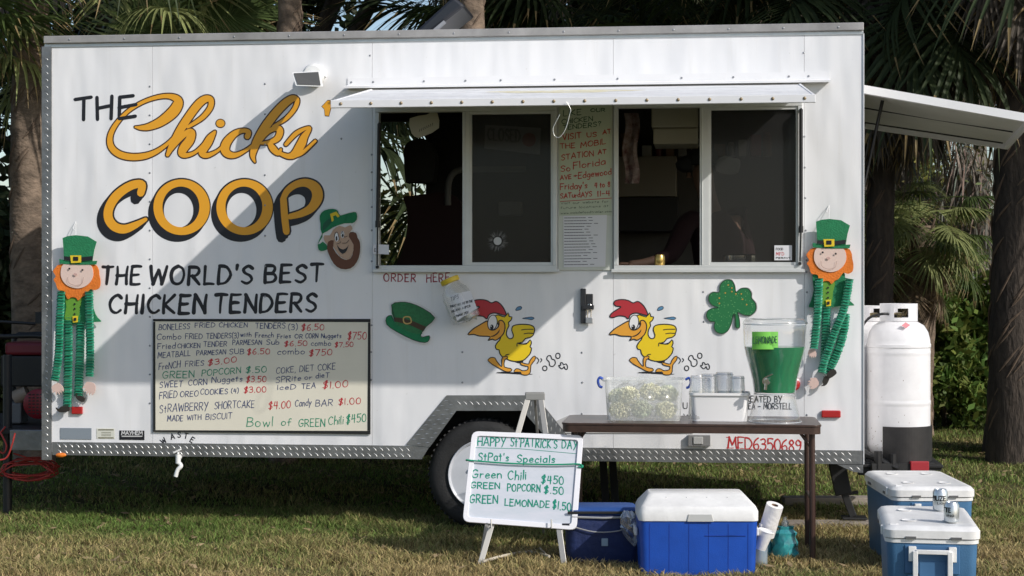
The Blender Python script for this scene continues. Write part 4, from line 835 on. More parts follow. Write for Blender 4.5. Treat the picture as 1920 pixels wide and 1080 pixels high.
for ch, x, y, r in (("W", 305, 829, -.62), ("A", 321, 821, -.25), ("S", 333, 818, .0), ("T", 345, 820, .22), ("E", 356, 827, .55)):
    gw, st = GL[ch]; o = .001; h = 10
    for kd, pts in st:
        pp = [((p[0]-gw/2)*h, -(p[1])*h+2.2) for p in (cr(pts, 3) if kd == 'c' else pts)]; pp = [(x+3+a*math.cos(r)-b*math.sin(r), y+a*math.sin(r)+b*math.cos(r)) for a, b in pp]
        for a, b in (zip(pp, pp[1:]) if kd == 'l' else ()): ribbon(m, [a, b], 1.9, MP, o); o += .0001
        if kd == 'c': ribbon(m, pp, 1.9, MP, o); o += .0001
lay(m, 'waste_lettering', INK)
for s_, x0, x1, y, h, w_ in (("U L", 1281, 1304, 766, 11, 1.6), ("WI", 1282, 1300, 783, 7, 1.3), ("CREATED BY", 1392, 1466, 754, 11, 1.7), ("LEA & MORSTELL", 1398, 1484, 767, 11, 1.7)): m = MB(); write(m, s_, x0, x1, y, y, h, w_, MP, gap=.2); lay(m, 'small_black_words', INK)
# maker's badge and certificate plate
bd = onwall('maker_badge', (224, 807, 271, 825), .003, INK); m = MB(); SIL = M('silver_print', (.6, .6, .6), .4); write(m, "MAYHEM", 228, 267, 815, 815, 6.5, 1.5, MP, off=.0036, gap=.15, jit=0); m.poly([MP(x, y, .0034) for x, y in ((227, 817), (268, 817), (266, 819), (229, 819))]); lay(m, 'badge_lettering', SIL, bd)
bd = onwall('certificate_sticker', (181, 803, 215, 823), .002, M('cream_sticker', (.66, .66, .58), .5)); m = MB()
for y in (806, 821): m.poly([MP(x, yy, .0026) for x, yy in ((184, y-.9), (213, y-.9), (213, y+.9), (184, y+.9))])
for y in (811, 814, 817): m.poly([MP(x, yy, .0026) for x, yy in ((190, y-.4), (208, y-.4), (208, y+.4), (190, y+.4))])
lay(m, 'sticker_print', M('olive_ink', (.10, .09, .03), .5), bd)
# ================================================================= the two running cartoon chickens
KY, KO, KR, KW, KB, KBl = M('chicken_yellow', (.84, .60, .015), .4), M('beak_orange', (.78, .36, .04), .4), M('comb_red', (.45, .03, .04), .4), M('eye_white', (.8, .8, .8), .4), INK, M('drop_blue', (.10, .25, .42), .4)
def chicken(cv):
    root_ = MB(); out = MB(); root_.cm = 0
    def area(pts, off, ci, n=3, w=2.1): root_.cm = ci; q = shape(root_, pts, MP, off, cv, n); outline(out, q, w, MP, off+.0004); return q
    x2 = lambda p: (p[0]*1.412-413, p[1]*1.412-260.6)
    area([(545, 345), (590, 295), (602, 340), (635, 345), (622, 385), (592, 412), (600, 450), (575, 500), (570, 560), (600, 602), (640, 597), (652, 560), (632, 505), (642, 460), (680, 440), (760, 432), (850, 440), (893, 462), (905, 500), (893, 545), (885, 565), (850, 590), (795, 602), (760, 645), (705, 660), (745, 665), (805, 668), (853, 618), (866, 660), (850, 702), (868, 716), (855, 775), (820, 820), (770, 862), (690, 876), (620, 866), (580, 850), (520, 820), (488, 775), (482, 738), (450, 730), (437, 690), (468, 640), (500, 590), (480, 450), (430, 350), (470, 320)], .0012, 0, 2)
    area([x2(p) for p in ((375, 425), (400, 390), (468, 345), (430, 338), (408, 318), (425, 290), (480, 282), (530, 290), (570, 310), (610, 298), (650, 325), (680, 370), (688, 415), (600, 395), (550, 410), (530, 445), (500, 425), (450, 420), (400, 435))], .0018, 2, 4)
    area([(110, 555), (170, 490), (250, 440), (320, 400), (345, 398), (350, 450), (375, 495), (420, 500), (465, 470), (482, 430), (478, 396), (512, 385), (545, 420), (552, 480), (532, 545), (490, 592), (440, 622), (400, 610), (350, 625), (372, 580), (250, 572), (180, 552)], .0024, 1, 3)
    root_.cm = 3; e = [(402+56*math.cos(a)-8*math.sin(a), 412+90*math.sin(a)) for a in (2*PI*k/24 for k in range(24))]; q = shape(root_, e, MP, .0034, cv, 1); outline(out, q, 1.5, MP, .0038)
    root_.cm = 4; shape(root_, [(395+22*math.cos(a), 468+33*math.sin(a)) for a in (2*PI*k/16 for k in range(16))], MP, .0042, cv, 1); root_.cm = 3; shape(root_, [(386+7*math.cos(a), 455+9*math.sin(a)) for a in (2*PI*k/8 for k in range(8))], MP, .0046, cv, 1)
    root_.cm = 4; shape(root_, [(378, 578), (430, 555), (470, 520), (488, 492), (482, 525), (450, 560), (410, 580)], MP, .0032, cv, 3); shape(root_, [(440, 1014), (520, 998), (700, 1008), (888, 1026), (800, 1034), (600, 1022)], MP, .0011, cv, 2)
    shape(root_, [(660, 870), (770, 862), (750, 895), (700, 895)], MP, .0010, cv, 2)
    area([(530, 820), (580, 812), (575, 840), (548, 860), (545, 940), (620, 958), (632, 985), (590, 1000), (540, 988), (490, 960), (400, 910), (350, 865), (360, 845), (385, 828), (430, 832), (450, 865), (500, 930), (515, 925), (512, 860)], .0019, 1, 2, 1.7)
    area([(738, 885), (790, 900), (835, 905), (848, 870), (885, 820), (915, 815), (908, 860), (862, 920), (855, 1000), (820, 1037), (750, 1030), (735, 1002), (660, 1002), (682, 963), (720, 965), (760, 985), (820, 975), (827, 938), (790, 930), (745, 915)], .0019, 1, 2, 1.7)
    for s_ in ([(750, 500), (800, 492), (888, 492)], [(780, 546), (830, 538), (885, 542)], [(695, 692), (702, 655), (760, 668), (830, 650)], [(580, 840), (560, 800), (600, 790)], [(410, 870), (450, 900)], [(930, 828), (955, 860), (935, 900)], [(980, 840), (992, 860), (975, 882)]):
        ribbon(out, [cv(*p) for p in cr(s_, 4)], 1.7, MP, .0017)
    for c_, r in (((1183, 808), (26, 32)), ((1027, 957), (26, 28))): outline(out, [cv(c_[0]+r[0]*math.cos(a), c_[1]+r[1]*math.sin(a)) for a in (2*PI*k/18 for k in range(18))], 2.0, MP, .0012)
    outline(out, [cv(*p) for p in cr([(1050, 850), (1062, 812), (1095, 808), (1112, 845), (1145, 860), (1150, 905), (1120, 935), (1085, 922), (1078, 880)], 4, True)], 2.0, MP, .0012)
    outline(out, [cv(*p) for p in cr([(1190, 925), (1215, 920), (1215, 890), (1240, 895), (1250, 915), (1280, 905), (1298, 940), (1288, 970), (1265, 960), (1258, 935), (1230, 965)], 3, True)], 2.0, MP, .0012)
    for pts in ([(680, 268), (695, 232), (735, 218), (752, 235), (735, 258)], [(758, 362), (820, 350), (870, 345), (900, 360), (870, 378), (820, 370)]): root_.cm = 5; q = shape(root_, pts, MP, .0012, cv, 3); outline(out, q, 1.1, MP, .0015)
    a = lay(root_, 'chicken_picture', [KY, KO, KR, KW, KB, KBl]); lay(out, 'chicken_outline', INK, a); return a
chicken(lambda X, Y: (860+X/6.355, 540+Y/6.355)); chicken(lambda X, Y: (1125+(X)/6.32, 541+Y/6.36-1))
# ================================================================= THINGS hung on or stuck to the trailer
def wthing(name, label, cat, px, py, v=-.003, group=None): q = wall_at(v)(px, py); return thing(name, label, cat, q, -TH, group)
def seg(mb, a, b, w, off): ribbon(mb, [a, b], w, MP, off)
# --- menu board
mb_ = wthing('menu_board', 'handwritten cream menu board with a black tape border on the trailer wall', 'menu board', 490, 810)
m = MB(); m.prism([MP(x, y, .012) for x, y in ((289, 601), (692, 600), (692, 810), (289, 808))], -MP.n*.011); m.build('board', M('cream_board', (.76, .72, .60), .35, noise=.05, nscale=3), mb_)
m = MB()
for q in ([(287, 598), (694, 598), (694, 604), (287, 602.5)], [(287, 604), (291, 603), (291.5, 806), (287, 806)], [(287, 806.5), (694, 808), (694, 814), (287, 809.5)], [(690, 604.5), (694, 604.5), (694, 807.5), (689, 807.5)]): m.prism([MP(x, y, .0135) for x, y in q], -MP.n*.014)
m.build('black_border', M('black_tape', (.015, .015, .014), .5), mb_)
BL, RD, GN = M('blue_marker', (.035, .055, .16), .4), M('red_marker', (.52, .03, .04), .4), M('green_marker', (.01, .26, .14), .4)
k5 = crop(270, 580, 4.155)
def menu(rows, mat, w, nm):
    for s_, x0, x1, y0, y1, h in rows:
        m = MB(); a, b = k5(x0, y0), k5(x1, y1); write(m, s_, a[0], b[0], a[1], b[1], h/4.155, w, MP, off=.0128, gap=.22, jit=.05, slant=.06); m.build(nm, mat, mb_, recalc=False)
menu([("BONELESS", 115, 355, 160, 154, 42), ("FRIED", 398, 552, 142, 140, 36), ("CHICKEN", 585, 805, 140, 138, 36), ("TENDERS", 868, 1100, 150, 148, 42), ("(3)", 1125, 1195, 162, 160, 44),
      ("Combo", 100, 288, 236, 232, 44), ("FRIED", 322, 455, 232, 230, 40), ("TENDERS(3)", 486, 735, 228, 224, 40), ("with", 752, 835, 214, 214, 34), ("French", 868, 1008, 220, 218, 38), ("Fries", 1038, 1142, 226, 224, 34), ("OR", 1175, 1235, 226, 226, 30), ("CORN", 1258, 1355, 226, 224, 36), ("Nuggets", 1380, 1535, 224, 222, 34),
      ("Fried", 108, 242, 310, 306, 44), ("CHICKEN", 262, 436, 302, 298, 34), ("TENDER", 465, 645, 290, 286, 38), ("PARMESAN", 690, 915, 278, 274, 36), ("Sub", 952, 1052, 276, 274, 38), ("combo", 1302, 1455, 284, 282, 40),
      ("MEATBALL", 108, 360, 380, 362, 42), ("PARMESAN", 410, 635, 358, 350, 36), ("SUB", 665, 778, 348, 346, 40), ("combo", 1040, 1250, 352, 346, 46),
      ("FreNCH", 115, 280, 470, 452, 50), ("FRIES", 322, 465, 446, 438, 40), ("SWEET", 122, 300, 612, 600, 46), ("CORN", 346, 490, 592, 588, 44), ("Nuggets", 528, 765, 572, 560, 42),
      ("FRIED", 120, 258, 700, 684, 52), ("OREO", 282, 422, 682, 676, 42), ("COOKIES", 440, 652, 664, 658, 42), ("(4)", 680, 735, 654, 650, 34),
      ("StRAWBERRY", 122, 498, 806, 782, 60), ("SHORTCAKE", 548, 858, 776, 764, 56), ("MADE", 182, 302, 872, 868, 44), ("WITH", 335, 445, 862, 858, 36), ("BISCUIT", 482, 685, 860, 850, 44),
      ("COKE, DIET COKE", 1030, 1490, 500, 466, 46), ("SPRite", 1028, 1220, 572, 554, 44), ("or", 1252, 1308, 546, 544, 34), ("dieT", 1338, 1442, 536, 530, 38), ("IceD", 1040, 1182, 628, 622, 36), ("TEA", 1228, 1335, 618, 614, 40), ("Candy", 1178, 1302, 756, 750, 52), ("BAR", 1338, 1468, 754, 750, 50)], BL, 1.3, 'handwritten_word')
menu([("$6.50", 1225, 1400, 164, 160, 46), ("$750", 1585, 1730, 234, 232, 56), ("$6.50", 1092, 1270, 288, 282, 38), ("$7.50", 1485, 1628, 294, 292, 36), ("$6.50", 803, 978, 352, 348, 42), ("$750", 1285, 1462, 364, 356, 46), ("$3.00", 496, 718, 438, 412, 42), ("$3.50", 795, 950, 568, 566, 44), ("$3.00", 778, 950, 650, 646, 44), ("$1.00", 1392, 1585, 616, 606, 52), ("$4.00", 970, 1140, 776, 768, 54), ("$1.00", 1515, 1685, 742, 736, 48)], RD, 1.5, 'red_price')
menu([("GREEN", 145, 390, 538, 530, 52), ("POPCORN", 450, 752, 520, 496, 46), ("$.50", 792, 952, 496, 490, 46), ("Bowl", 800, 1002, 914, 912, 72), ("of", 1070, 1145, 908, 904, 56), ("GREEN", 1205, 1408, 912, 910, 58), ("Chili", 1438, 1552, 898, 894, 66), ("$450", 1575, 1728, 890, 876, 62)], GN, 1.5, 'green_handwriting')
# --- leprechaun dolls
GRN, DGRN, LGRN, FLESH, HAIR, GOLD = M('felt_green', (.015, .20, .08), .85, noise=.18, nscale=14, bump=.25, bscale=90), M('felt_dark_green', (.01, .10, .05), .7), M('felt_lime', (.12, .30, .03), .7), M('doll_face', (.72, .55, .48), .6), M('felt_orange', (.75, .19, .02), .85, noise=.15, nscale=14, bump=.25, bscale=90), M('felt_yellow', (.75, .55, .02), .6)
FA, FB = M('honeycomb_light', (.24, .66, .50), .7), M('honeycomb_dark', (.005, .20, .11), .75); SHOE = M('doll_shoe', (.03, .025, .02), .4); HAND = M('doll_hand', (.66, .48, .42), .6)
def fold(mb, pts, w, off, pitch=5.3):
    """a concertina-folded paper limb: swept flat box whose folds swell and pinch"""
    q = cr(pts, 12); d = [0]
    for a, b in zip(q, q[1:]): d.append(d[-1]+math.hypot(b[0]-a[0], b[1]-a[1]))
    n = int(d[-1]/pitch*2); rings = []
    for k in range(n+1):
        s_ = d[-1]*k/n; i = max(j for j in range(len(d)) if d[j] <= s_+1e-9); i = min(i, len(q)-2); t = (s_-d[i])/max(1e-6, d[i+1]-d[i]); x = q[i][0]+(q[i+1][0]-q[i][0])*t; y = q[i][1]+(q[i+1][1]-q[i][1])*t
        dx, dy = q[i+1][0]-q[i][0], q[i+1][1]-q[i][1]; l_ = math.hypot(dx, dy); nx, ny = -dy/l_, dx/l_; big = k % 2 == 0; hw = w*(.5 if big else .43)*random.uniform(.93, 1.06); th = (.030 if big else .012)*random.uniform(.8, 1.15); jy = random.uniform(-.8, .8)
        rings.append([mb.av(MP(x+nx*hw*sx, y+ny*hw*sx+jy, off+th*sz)) for sx, sz in ((-1, .3), (-.6, 1), (.6, 1), (1, .3), (.6, 0), (-.6, 0))])
    for k, (A, B) in enumerate(zip(rings, rings[1:])):
        for j in range(6): mb.cm = k % 2; mb.face((A[j], A[(j+1) % 6], B[(j+1) % 6], B[j]))
    mb.cm = 0; mb.face(rings[0][::-1]); mb.face(rings[-1])
def doll(label, cx, dy, arms, legs, hands, shoes, px):
    """cx,dy shift from the left doll's drawing (crop coordinates of the photograph 0,400 x4.5)"""
    t = wthing('leprechaun_doll', label, 'doll', px, 700, -.03, 'leprechaun dolls hung on the trailer')
    cv = lambda X, Y: (cx+X/4.5, dy+400+Y/4.5); O = .05
    def c_(name, pts, off, th, mat, n=3): m = MB(); cut(m, pts, MP, off, th, cv, n); return m.build(name, mat, t, smooth=30)
    c_('jacket', [(500, 660), (560, 640), (640, 700), (700, 650), (770, 640), (785, 800), (820, 880), (852, 915), (740, 918), (620, 935), (560, 930), (470, 930), (485, 880), (510, 780)], O-.012, .010, DGRN if False else GRN, 2)
    c_('vest', [(555, 700), (640, 720), (690, 720), (672, 800), (655, 900), (560, 900), (545, 870), (560, 790)], O-.008, .0035, LGRN, 2)
    m = MB(); [disc(m, *cv(630, y), 2, 2, MP, O-.0030, 8) for y in (765, 805, 850)]; disc(m, *cv(585, 467), 2, 2, MP, O+.0138, 10); disc(m, *cv(695, 478), 2, 2, MP, O+.0138, 10); disc(m, *cv(637, 383), 4.4, 3.8, MP, O+.0212, 4, PI/4); m.build('buttons_and_eyes', INK, t, recalc=False)
    c_('beard', [(505, 430), (640, 420), (790, 430), (828, 470), (835, 520), (845, 570), (838, 625), (800, 648), (760, 640), (720, 690), (690, 705), (660, 735), (640, 712), (600, 708), (575, 725), (552, 690), (540, 655), (490, 645), (470, 590), (452, 560), (470, 530), (448, 490), (470, 455)], O, .010, HAIR)
    c_('face', [(512, 500), (535, 430), (640, 405), (755, 430), (785, 500), (770, 565), (720, 615), (650, 633), (570, 610), (525, 560)], O+.006, .0055, FLESH)
    m = MB(); ribbon(m, [cv(*p) for p in cr([(570, 540), (580, 585), (635, 608), (690, 592), (702, 540)], 5)], .7, MP, O+.0135); m.build('smile', M('mouth_grey', (.35, .22, .18), .6), t, recalc=False)
    m = MB(); disc(m, *cv(634, 516), 3.4, 2.6, MP, O+.0136, 12); m.build('nose', M('nose_pink', (.55, .36, .32), .6), t, recalc=False)
    c_('hat_brim', [(500, 385), (535, 392), (640, 408), (780, 402), (820, 400), (812, 432), (660, 434), (502, 424)], O+.009, .0025, GRN, 1)
    c_('hat_crown', [(528, 208), (570, 192), (640, 184), (740, 195), (815, 240), (795, 310), (780, 402), (660, 408), (540, 392), (535, 300)], O+.012, .0028, GRN, 1)
    c_('hat_band', [(541, 362), (650, 374), (782, 360), (778, 394), (650, 408), (544, 392)], O+.015, .0025, INK, 1)
    c_('hat_buckle', [(592, 355), (684, 355), (684, 415), (600, 420)], O+.018, .0025, GOLD, 1); c_('belt_buckle', [(612, 868), (655, 865), (655, 918), (615, 922)], O+.0, .0035, GOLD, 1)
    m = MB(); m.poly([MP(*cv(x, y), O+.0206) for x, y in ((617, 366), (660, 366), (660, 400), (617, 400))]); m.poly([MP(*cv(x, y), O+.004) for x, y in ((622, 882), (644, 880), (644, 906), (622, 908))]); m.build('buckle_hole', INK, t, recalc=False)
    for p in arms: m = MB(); fold(m, p, 16.5, O+.0); m.build('arm', [FA, FB], t)
    for p in legs: m = MB(); fold(m, p, 17.5, O-.032); m.build('leg', [FA, FB], t)
    for cx_, cy_, s_, rot in hands:
        m = MB(); pts = [(-7, -8), (4, -9), (9, -3), (10, 5), (7, 11), (4.5, 6), (3, 12), (0.5, 7), (-2, 12.5), (-3, 6), (-7, 10), (-6.5, 3), (-11, 4), (-9, -3)]
        cut(m, [(cx_+(a*math.cos(rot)-b*math.sin(rot))*s_, cy_+(a*math.sin(rot)+b*math.cos(rot))*s_) for a, b in pts], MP, O+.004, .008, None, 2); m.build('hand', HAND, t)
    for cx_, cy_, s_, rot in shoes:
        m = MB(); pts = [(-8, -4), (6, -6), (8, 2), (2, 5), (-8, 6), (-14, 2), (-17, -4), (-18, -10), (-20, -4), (-18, 6), (-10, 11), (6, 8), (10, 3), (10, -6), (0, -9)]
        cut(m, [(cx_+(a*math.cos(rot)-b*math.sin(rot))*abs(s_)*(1 if s_ > 0 else -1), cy_+(a*math.sin(rot)+b*math.cos(rot))*abs(s_)) for a, b in [(-8, -5), (7, -7), (9, 3), (3, 6), (-8, 7), (-15, 4), (-19, -3), (-16, -1), (-12, 0)]], MP, O, .014, None, 2); m.build('shoe', SHOE, t)
    m = MB(); a = MP(*cv(640, 190), O+.008); b = MP(*cv(640, 70), .002); m.tube([a, b], .0016, 6); m.tube([b+Vector((0, 0, -.0)), MP(*cv(625, 100), .02), MP(*cv(618, 128), .035), MP(*cv(628, 140), .04)], .0018, 6); m.build('string', M('white_string', (.75, .75, .75), .6), t)
    return t
doll('paper leprechaun doll with straight hanging striped legs, left of the menu lettering', 0, 0,
     [[(115, 546), (112, 600), (110, 660), (105, 700), (102, 714)], [(167, 546), (168, 600), (169, 660), (168, 706)]],
     [[(128, 596), (128, 660), (127, 720), (126, 762)], [(151, 603), (150, 660), (148, 710), (147, 742)]], [(107, 728, 1.0, -.5), (168, 727, 1.15, .3)], [(121, 767, .9, 0), (152, 748, .75, .7)], 140)
doll('paper leprechaun doll with crossed striped legs, right of the serving windows beside the drink dispenser', 1412.5, -30.5,
     [[(1536, 521), (1534, 570), (1530, 620), (1526, 654)], [(1593, 523), (1582, 580), (1562, 630), (1545, 680), (1540, 700)]],
     [[(1550, 576), (1549, 600), (1548, 640), (1546, 680)], [(1586, 588), (1580, 630), (1566, 670), (1550, 702)]], [(1523, 662, .8, 0), (1526, 718, 1.0, 1.2)], [(1560, 700, .95, -.5), (1549, 712, .8, -1.0)], 1560)
# --- leprechaun head cut-out
kh = crop(580, 370, 6.75); BRN = M('beard_brown', (.13, .05, .025), .6); SKIN = M('cutout_skin', (.50, .34, .24), .6)
t = wthing('leprechaun_face_cutout', 'card cut-out of a bearded leprechaun head in a green hat, left of the window', 'decoration', 636, 500)
def cc(t, name, pts, off, th, mat, cv, n=3, outl=0): m = MB(); q = cut(m, pts, MP, off, th, cv, n); o_ = m.build(name, mat, t, smooth=30); return o_, q
cc(t, 'card', [(95, 640), (100, 560), (150, 460), (135, 330), (120, 230), (180, 150), (300, 128), (370, 160), (410, 210), (570, 170), (618, 215), (600, 300), (550, 370), (560, 430), (610, 440), (660, 560), (655, 720), (610, 850), (520, 925), (400, 925), (290, 850), (230, 740), (210, 690), (130, 690)], .006, .004, M('white_card', (.7, .7, .68), .5), kh)
cc(t, 'brim', [(105, 620), (125, 540), (170, 460), (260, 400), (350, 340), (450, 300), (540, 330), (600, 280), (600, 205), (560, 185), (410, 225), (300, 260), (180, 400), (165, 500), (110, 590), (120, 668), (180, 678), (240, 640), (170, 560)], .0075, .001, GRN, kh, 2)
cc(t, 'crown_of_hat', [(160, 460), (140, 330), (132, 230), (190, 165), (300, 145), (360, 170), (400, 235), (560, 190), (600, 230), (560, 320), (440, 330), (300, 380)], .0085, .001, GRN, kh, 2)
cc(t, 'band', [(180, 330), (270, 260), (290, 300), (230, 370), (170, 420)], .0095, .0005, DGRN, kh, 2); cc(t, 'buckle', [(262, 210), (340, 180), (385, 235), (360, 255), (330, 225), (300, 240), (310, 290), (285, 310)], .010, .0006, GOLD, kh, 1)
cc(t, 'face', [(190, 480), (260, 480), (300, 410), (380, 360), (450, 380), (520, 350), (545, 400), (510, 450), (560, 560), (550, 700), (490, 790), (380, 740), (300, 620), (230, 600), (185, 540)], .0090, .0006, SKIN, kh, 2)
cc(t, 'beard', [(240, 560), (310, 545), (300, 640), (370, 740), (440, 785), (500, 785), (545, 730), (560, 600), (500, 500), (520, 440), (590, 450), (610, 510), (640, 570), (640, 700), (600, 820), (520, 900), (400, 905), (310, 840), (250, 730), (225, 650)], .0100, .0006, BRN, kh, 2)
m = MB(); [disc(m, *kh(x, y), rx/6.75, ry/6.75, MP, .0112) for x, y, rx, ry in ((348, 505, 26, 55), (420, 470, 22, 45))]; m.build('eyes', KW, t, recalc=False)
m = MB(); [disc(m, *kh(x, y), rx/6.75, ry/6.75, MP, .0116) for x, y, rx, ry in ((345, 520, 12, 32), (418, 485, 10, 22))]; shape(m, [(350, 600), (380, 640), (430, 660), (480, 630), (500, 595), (470, 680), (420, 715), (375, 670)], MP, .0112, kh, 2)
for s_ in ([(315, 500), (330, 450), (355, 445), (380, 540)], [(405, 460), (420, 430), (440, 500), (480, 490)], [(345, 590), (380, 580), (400, 560)], [(420, 580), (470, 575), (500, 540)]): ribbon(m, [kh(*p) for p in cr(s_, 4)], 1.0, MP, .0118)
m.build('ink_lines', INK, t, recalc=False)
# --- green hat cut-out
kt = crop(700, 480, 6.0)
t = wthing('hat_cutout', 'glittery green top hat cut-out tilted on the wall under the words ORDER HERE', 'decoration', 770, 645)
cc(t, 'card', [(190, 545), (280, 500), (420, 508), (560, 560), (715, 690), (560, 870), (645, 900), (640, 960), (570, 995), (400, 950), (250, 870), (140, 780), (130, 700), (205, 655), (215, 680)], .006, .004, MATS['white_card'], kt, 3)
cc(t, 'hat_brim', [(150, 690), (205, 668), (235, 740), (330, 800), (550, 840), (530, 895), (560, 915), (630, 895), (628, 945), (580, 975), (450, 945), (260, 850), (150, 770)], .0072, .001, GRN, kt, 2)
cc(t, 'hat_crown', [(203, 550), (300, 518), (420, 530), (560, 590), (693, 695), (600, 790), (540, 870), (420, 860), (245, 750)], .0080, .001, M('glitter_green', (.02, .17, .055), .5, noise=.3, nscale=60), kt, 2)
cc(t, 'hat_band', [(240, 690), (340, 700), (440, 730), (590, 795), (560, 845), (420, 780), (240, 735)], .0088, .0006, M('brown_band', (.06, .035, .015), .6), kt, 1)
m = MB(); outline(m, [kt(x, y) for x, y in cr([(345, 690), (410, 688), (425, 745), (375, 762), (342, 740)], 3, True)], 2.4, MP, .0098); m.build('buckle', M('tan_gold', (.55, .38, .12), .5), t, recalc=False)
m = MB(); outline(m, [kt(x, y) for x, y in cr([(203, 550), (300, 518), (420, 530), (560, 590), (693, 695), (600, 790), (540, 870), (535, 895), (560, 912), (630, 895), (628, 945), (580, 975), (450, 945), (260, 850), (150, 770), (148, 690), (205, 668), (238, 745), (228, 640)], 2, True)], 1.0, MP, .0098); m.build('outline', INK, t, recalc=False)
# --- shamrock
ks = crop(1060, 500, 4.5); GLT = bpy.data.materials.new('glitter_shamrock'); GLT.use_nodes = True; gn = GLT.node_tree; b_ = gn.nodes['Principled BSDF']; b_.inputs['Roughness'].default_value = .4
vo = gn.nodes.new('ShaderNodeTexVoronoi'); vo.inputs['Scale'].default_value = 85; tc_ = gn.nodes.new('ShaderNodeTexCoord'); gn.links.new(tc_.outputs['Object'], vo.inputs['Vector']); rr = gn.nodes.new('ShaderNodeValToRGB'); rr.color_ramp.elements[0].position = .10; rr.color_ramp.elements[0].color = (.35, .7, .30, 1); rr.color_ramp.elements[1].position = .2; rr.color_ramp.elements[1].color = (.015, .16, .05, 1); gn.links.new(vo.outputs['Distance'], rr.inputs[0]); gn.links.new(rr.outputs[0], b_.inputs['Base Color'])
t = wthing('shamrock_cutout', 'glittering green three-leaf shamrock stuck on the wall above the drink dispenser', 'decoration', 1369, 625)
shp = [(1300, 215), (1305, 160), (1345, 115), (1400, 115), (1430, 160), (1440, 215), (1480, 185), (1540, 185), (1570, 225), (1570, 265), (1605, 310), (1605, 370), (1560, 410), (1500, 405), (1455, 385), (1468, 440), (1470, 510), (1435, 508), (1430, 440), (1418, 400), (1400, 480), (1370, 540), (1320, 565), (1270, 545), (1255, 500), (1262, 465), (1220, 460), (1192, 420), (1205, 370), (1250, 350), (1290, 345), (1240, 325), (1212, 285), (1215, 240), (1250, 215)]
cx_, cy_ = 1400, 330; cc(t, 'card', [((x-cx_)*1.05+cx_, (y-cy_)*1.045+cy_) for x, y in shp], .008, .006, M('silver_card', (.45, .45, .45), .3, .3), ks); o_, q = cc(t, 'leaf', shp, .0095, .0012, GLT, ks)
m = MB(); outline(m, q, 1.5, MP, .0104); ribbon(m, [ks(1432, 400), ks(1440, 505)], 2.0, MP, .0106); m.build('outline', M('dark_green_ink', (.01, .05, .02), .5), t, recalc=False)
m = MB()
for (x, y) in ((1350, 222), (1405, 210), (1440, 230), (1300, 265), (1300, 310), (1495, 275), (1530, 320), (1405, 180), (1375, 155), (1485, 230)): disc(m, *ks(x, y), 1.5, 1.5, MP, .0110, 6)
m.build('sequins', M('gold_sequin', (.75, .40, .08), .3, .5), t, recalc=False)
# --- tip jar tied to the wall, leaning
CLR = clear_mat('clear_plastic', (.75, .78, .78), .22, .05, .08)
t = wthing('tip_jar', 'clear plastic tip jar with a yellow lid hanging tilted beside the left chicken picture', 'tip jar', 865, 600, -.12)
ax = (MP(846, 525, .1)-MP(878, 600, .1)).normalized(); c = MP(876, 602, .10)
m = MB(); m.lathe(c, [(.06, 0), (.085, .01), (.088, .05), (.088, .16), (.075, .20), (.050, .232), (.050, .25)], 28, ax, caps=False); m.build('jar', CLR, t, smooth=50)
m = MB(); m.lathe(c+ax*.248, [(.056, 0), (.058, .004), (.058, .026), (.053, .030)], 28, ax); m.build('lid', M('yellow_lid', (.72, .52, .04), .45), t, smooth=40)
PJ = Plane(c, (-sT, -cT, .10)); m = MB(); m.prism([PJ(x, y, .089) for x, y in ((841, 553), (882, 545), (894, 578), (857, 601))], -PJ.n*.001); m.build('label', M('paper_white', (.72, .72, .75), .7), t)
m = MB()
for s_, x0, y0, x1, y1, h in (("TIPS", 845, 565, 860, 559, 7), ("TODAY WILL GO TO THE", 844, 577, 886, 566, 4), ("INLAND ASPCA", 847, 586, 882, 575, 4), ("THANK YOU", 855, 595, 878, 587, 4)): write(m, s_, x0, x1, y0, y1, h, .9, PJ, off=.0905, jit=0)
m.build('label_lettering', INK, t, recalc=False)
m = MB()
for k in range(16): a = c+ax*random.uniform(.012, .05)+Vector((random.uniform(-.05, .05), random.uniform(-.04, .03), random.uniform(-.01, .012))); d = Vector((random.uniform(-1, 1), random.uniform(-.5, .5), random.uniform(-.6, .6))).normalized(); e = d.orthogonal().normalized(); m.face([m.av(a-d*.03-e*.012), m.av(a+d*.03-e*.012), m.av(a+d*.028+e*.012+ax*.01), m.av(a-d*.03+e*.014)])
m.build('banknotes', M('money_green', (.16, .20, .14), .8, rgb2=(.4, .42, .38), nscale=40), t)
# --- centre panel notices
off0 = .0115
t = wthing('handwritten_notice', 'tall pale notice with red and green handwriting between the two serving windows', 'notice', 1100, 400, -.011)
m = MB(); m.prism([MP(x, y, off0+.0015) for x, y in ((1049, 200), (1146, 197), (1146, 404), (1049, 404))], -MP.n*.0012); m.build('sheet', M('pale_green_sheet', (.50, .55, .42), .5, noise=.05), t)
kn = crop(1040, 190, 3.375)
def note(rows, mat, w, nm):
    for s_, x0, x1, y0, y1, h in rows: m = MB(); a, b = kn(x0, y0), kn(x1, y1); write(m, s_, a[0], b[0], a[1], b[1], h/3.375, w, MP, off=off0+.0019, jit=.05, gap=.2); m.build(nm, mat, t, recalc=False)
note([("LIKE", 55, 168, 92, 82, 34), ("OUR", 228, 318, 66, 64, 20), ("CHICKEN", 45, 240, 142, 122, 28), ("TENDERS?", 52, 292, 180, 156, 28)], M('dark_green_marker', (.02, .09, .04), .5), 1.5, 'green_handwriting')
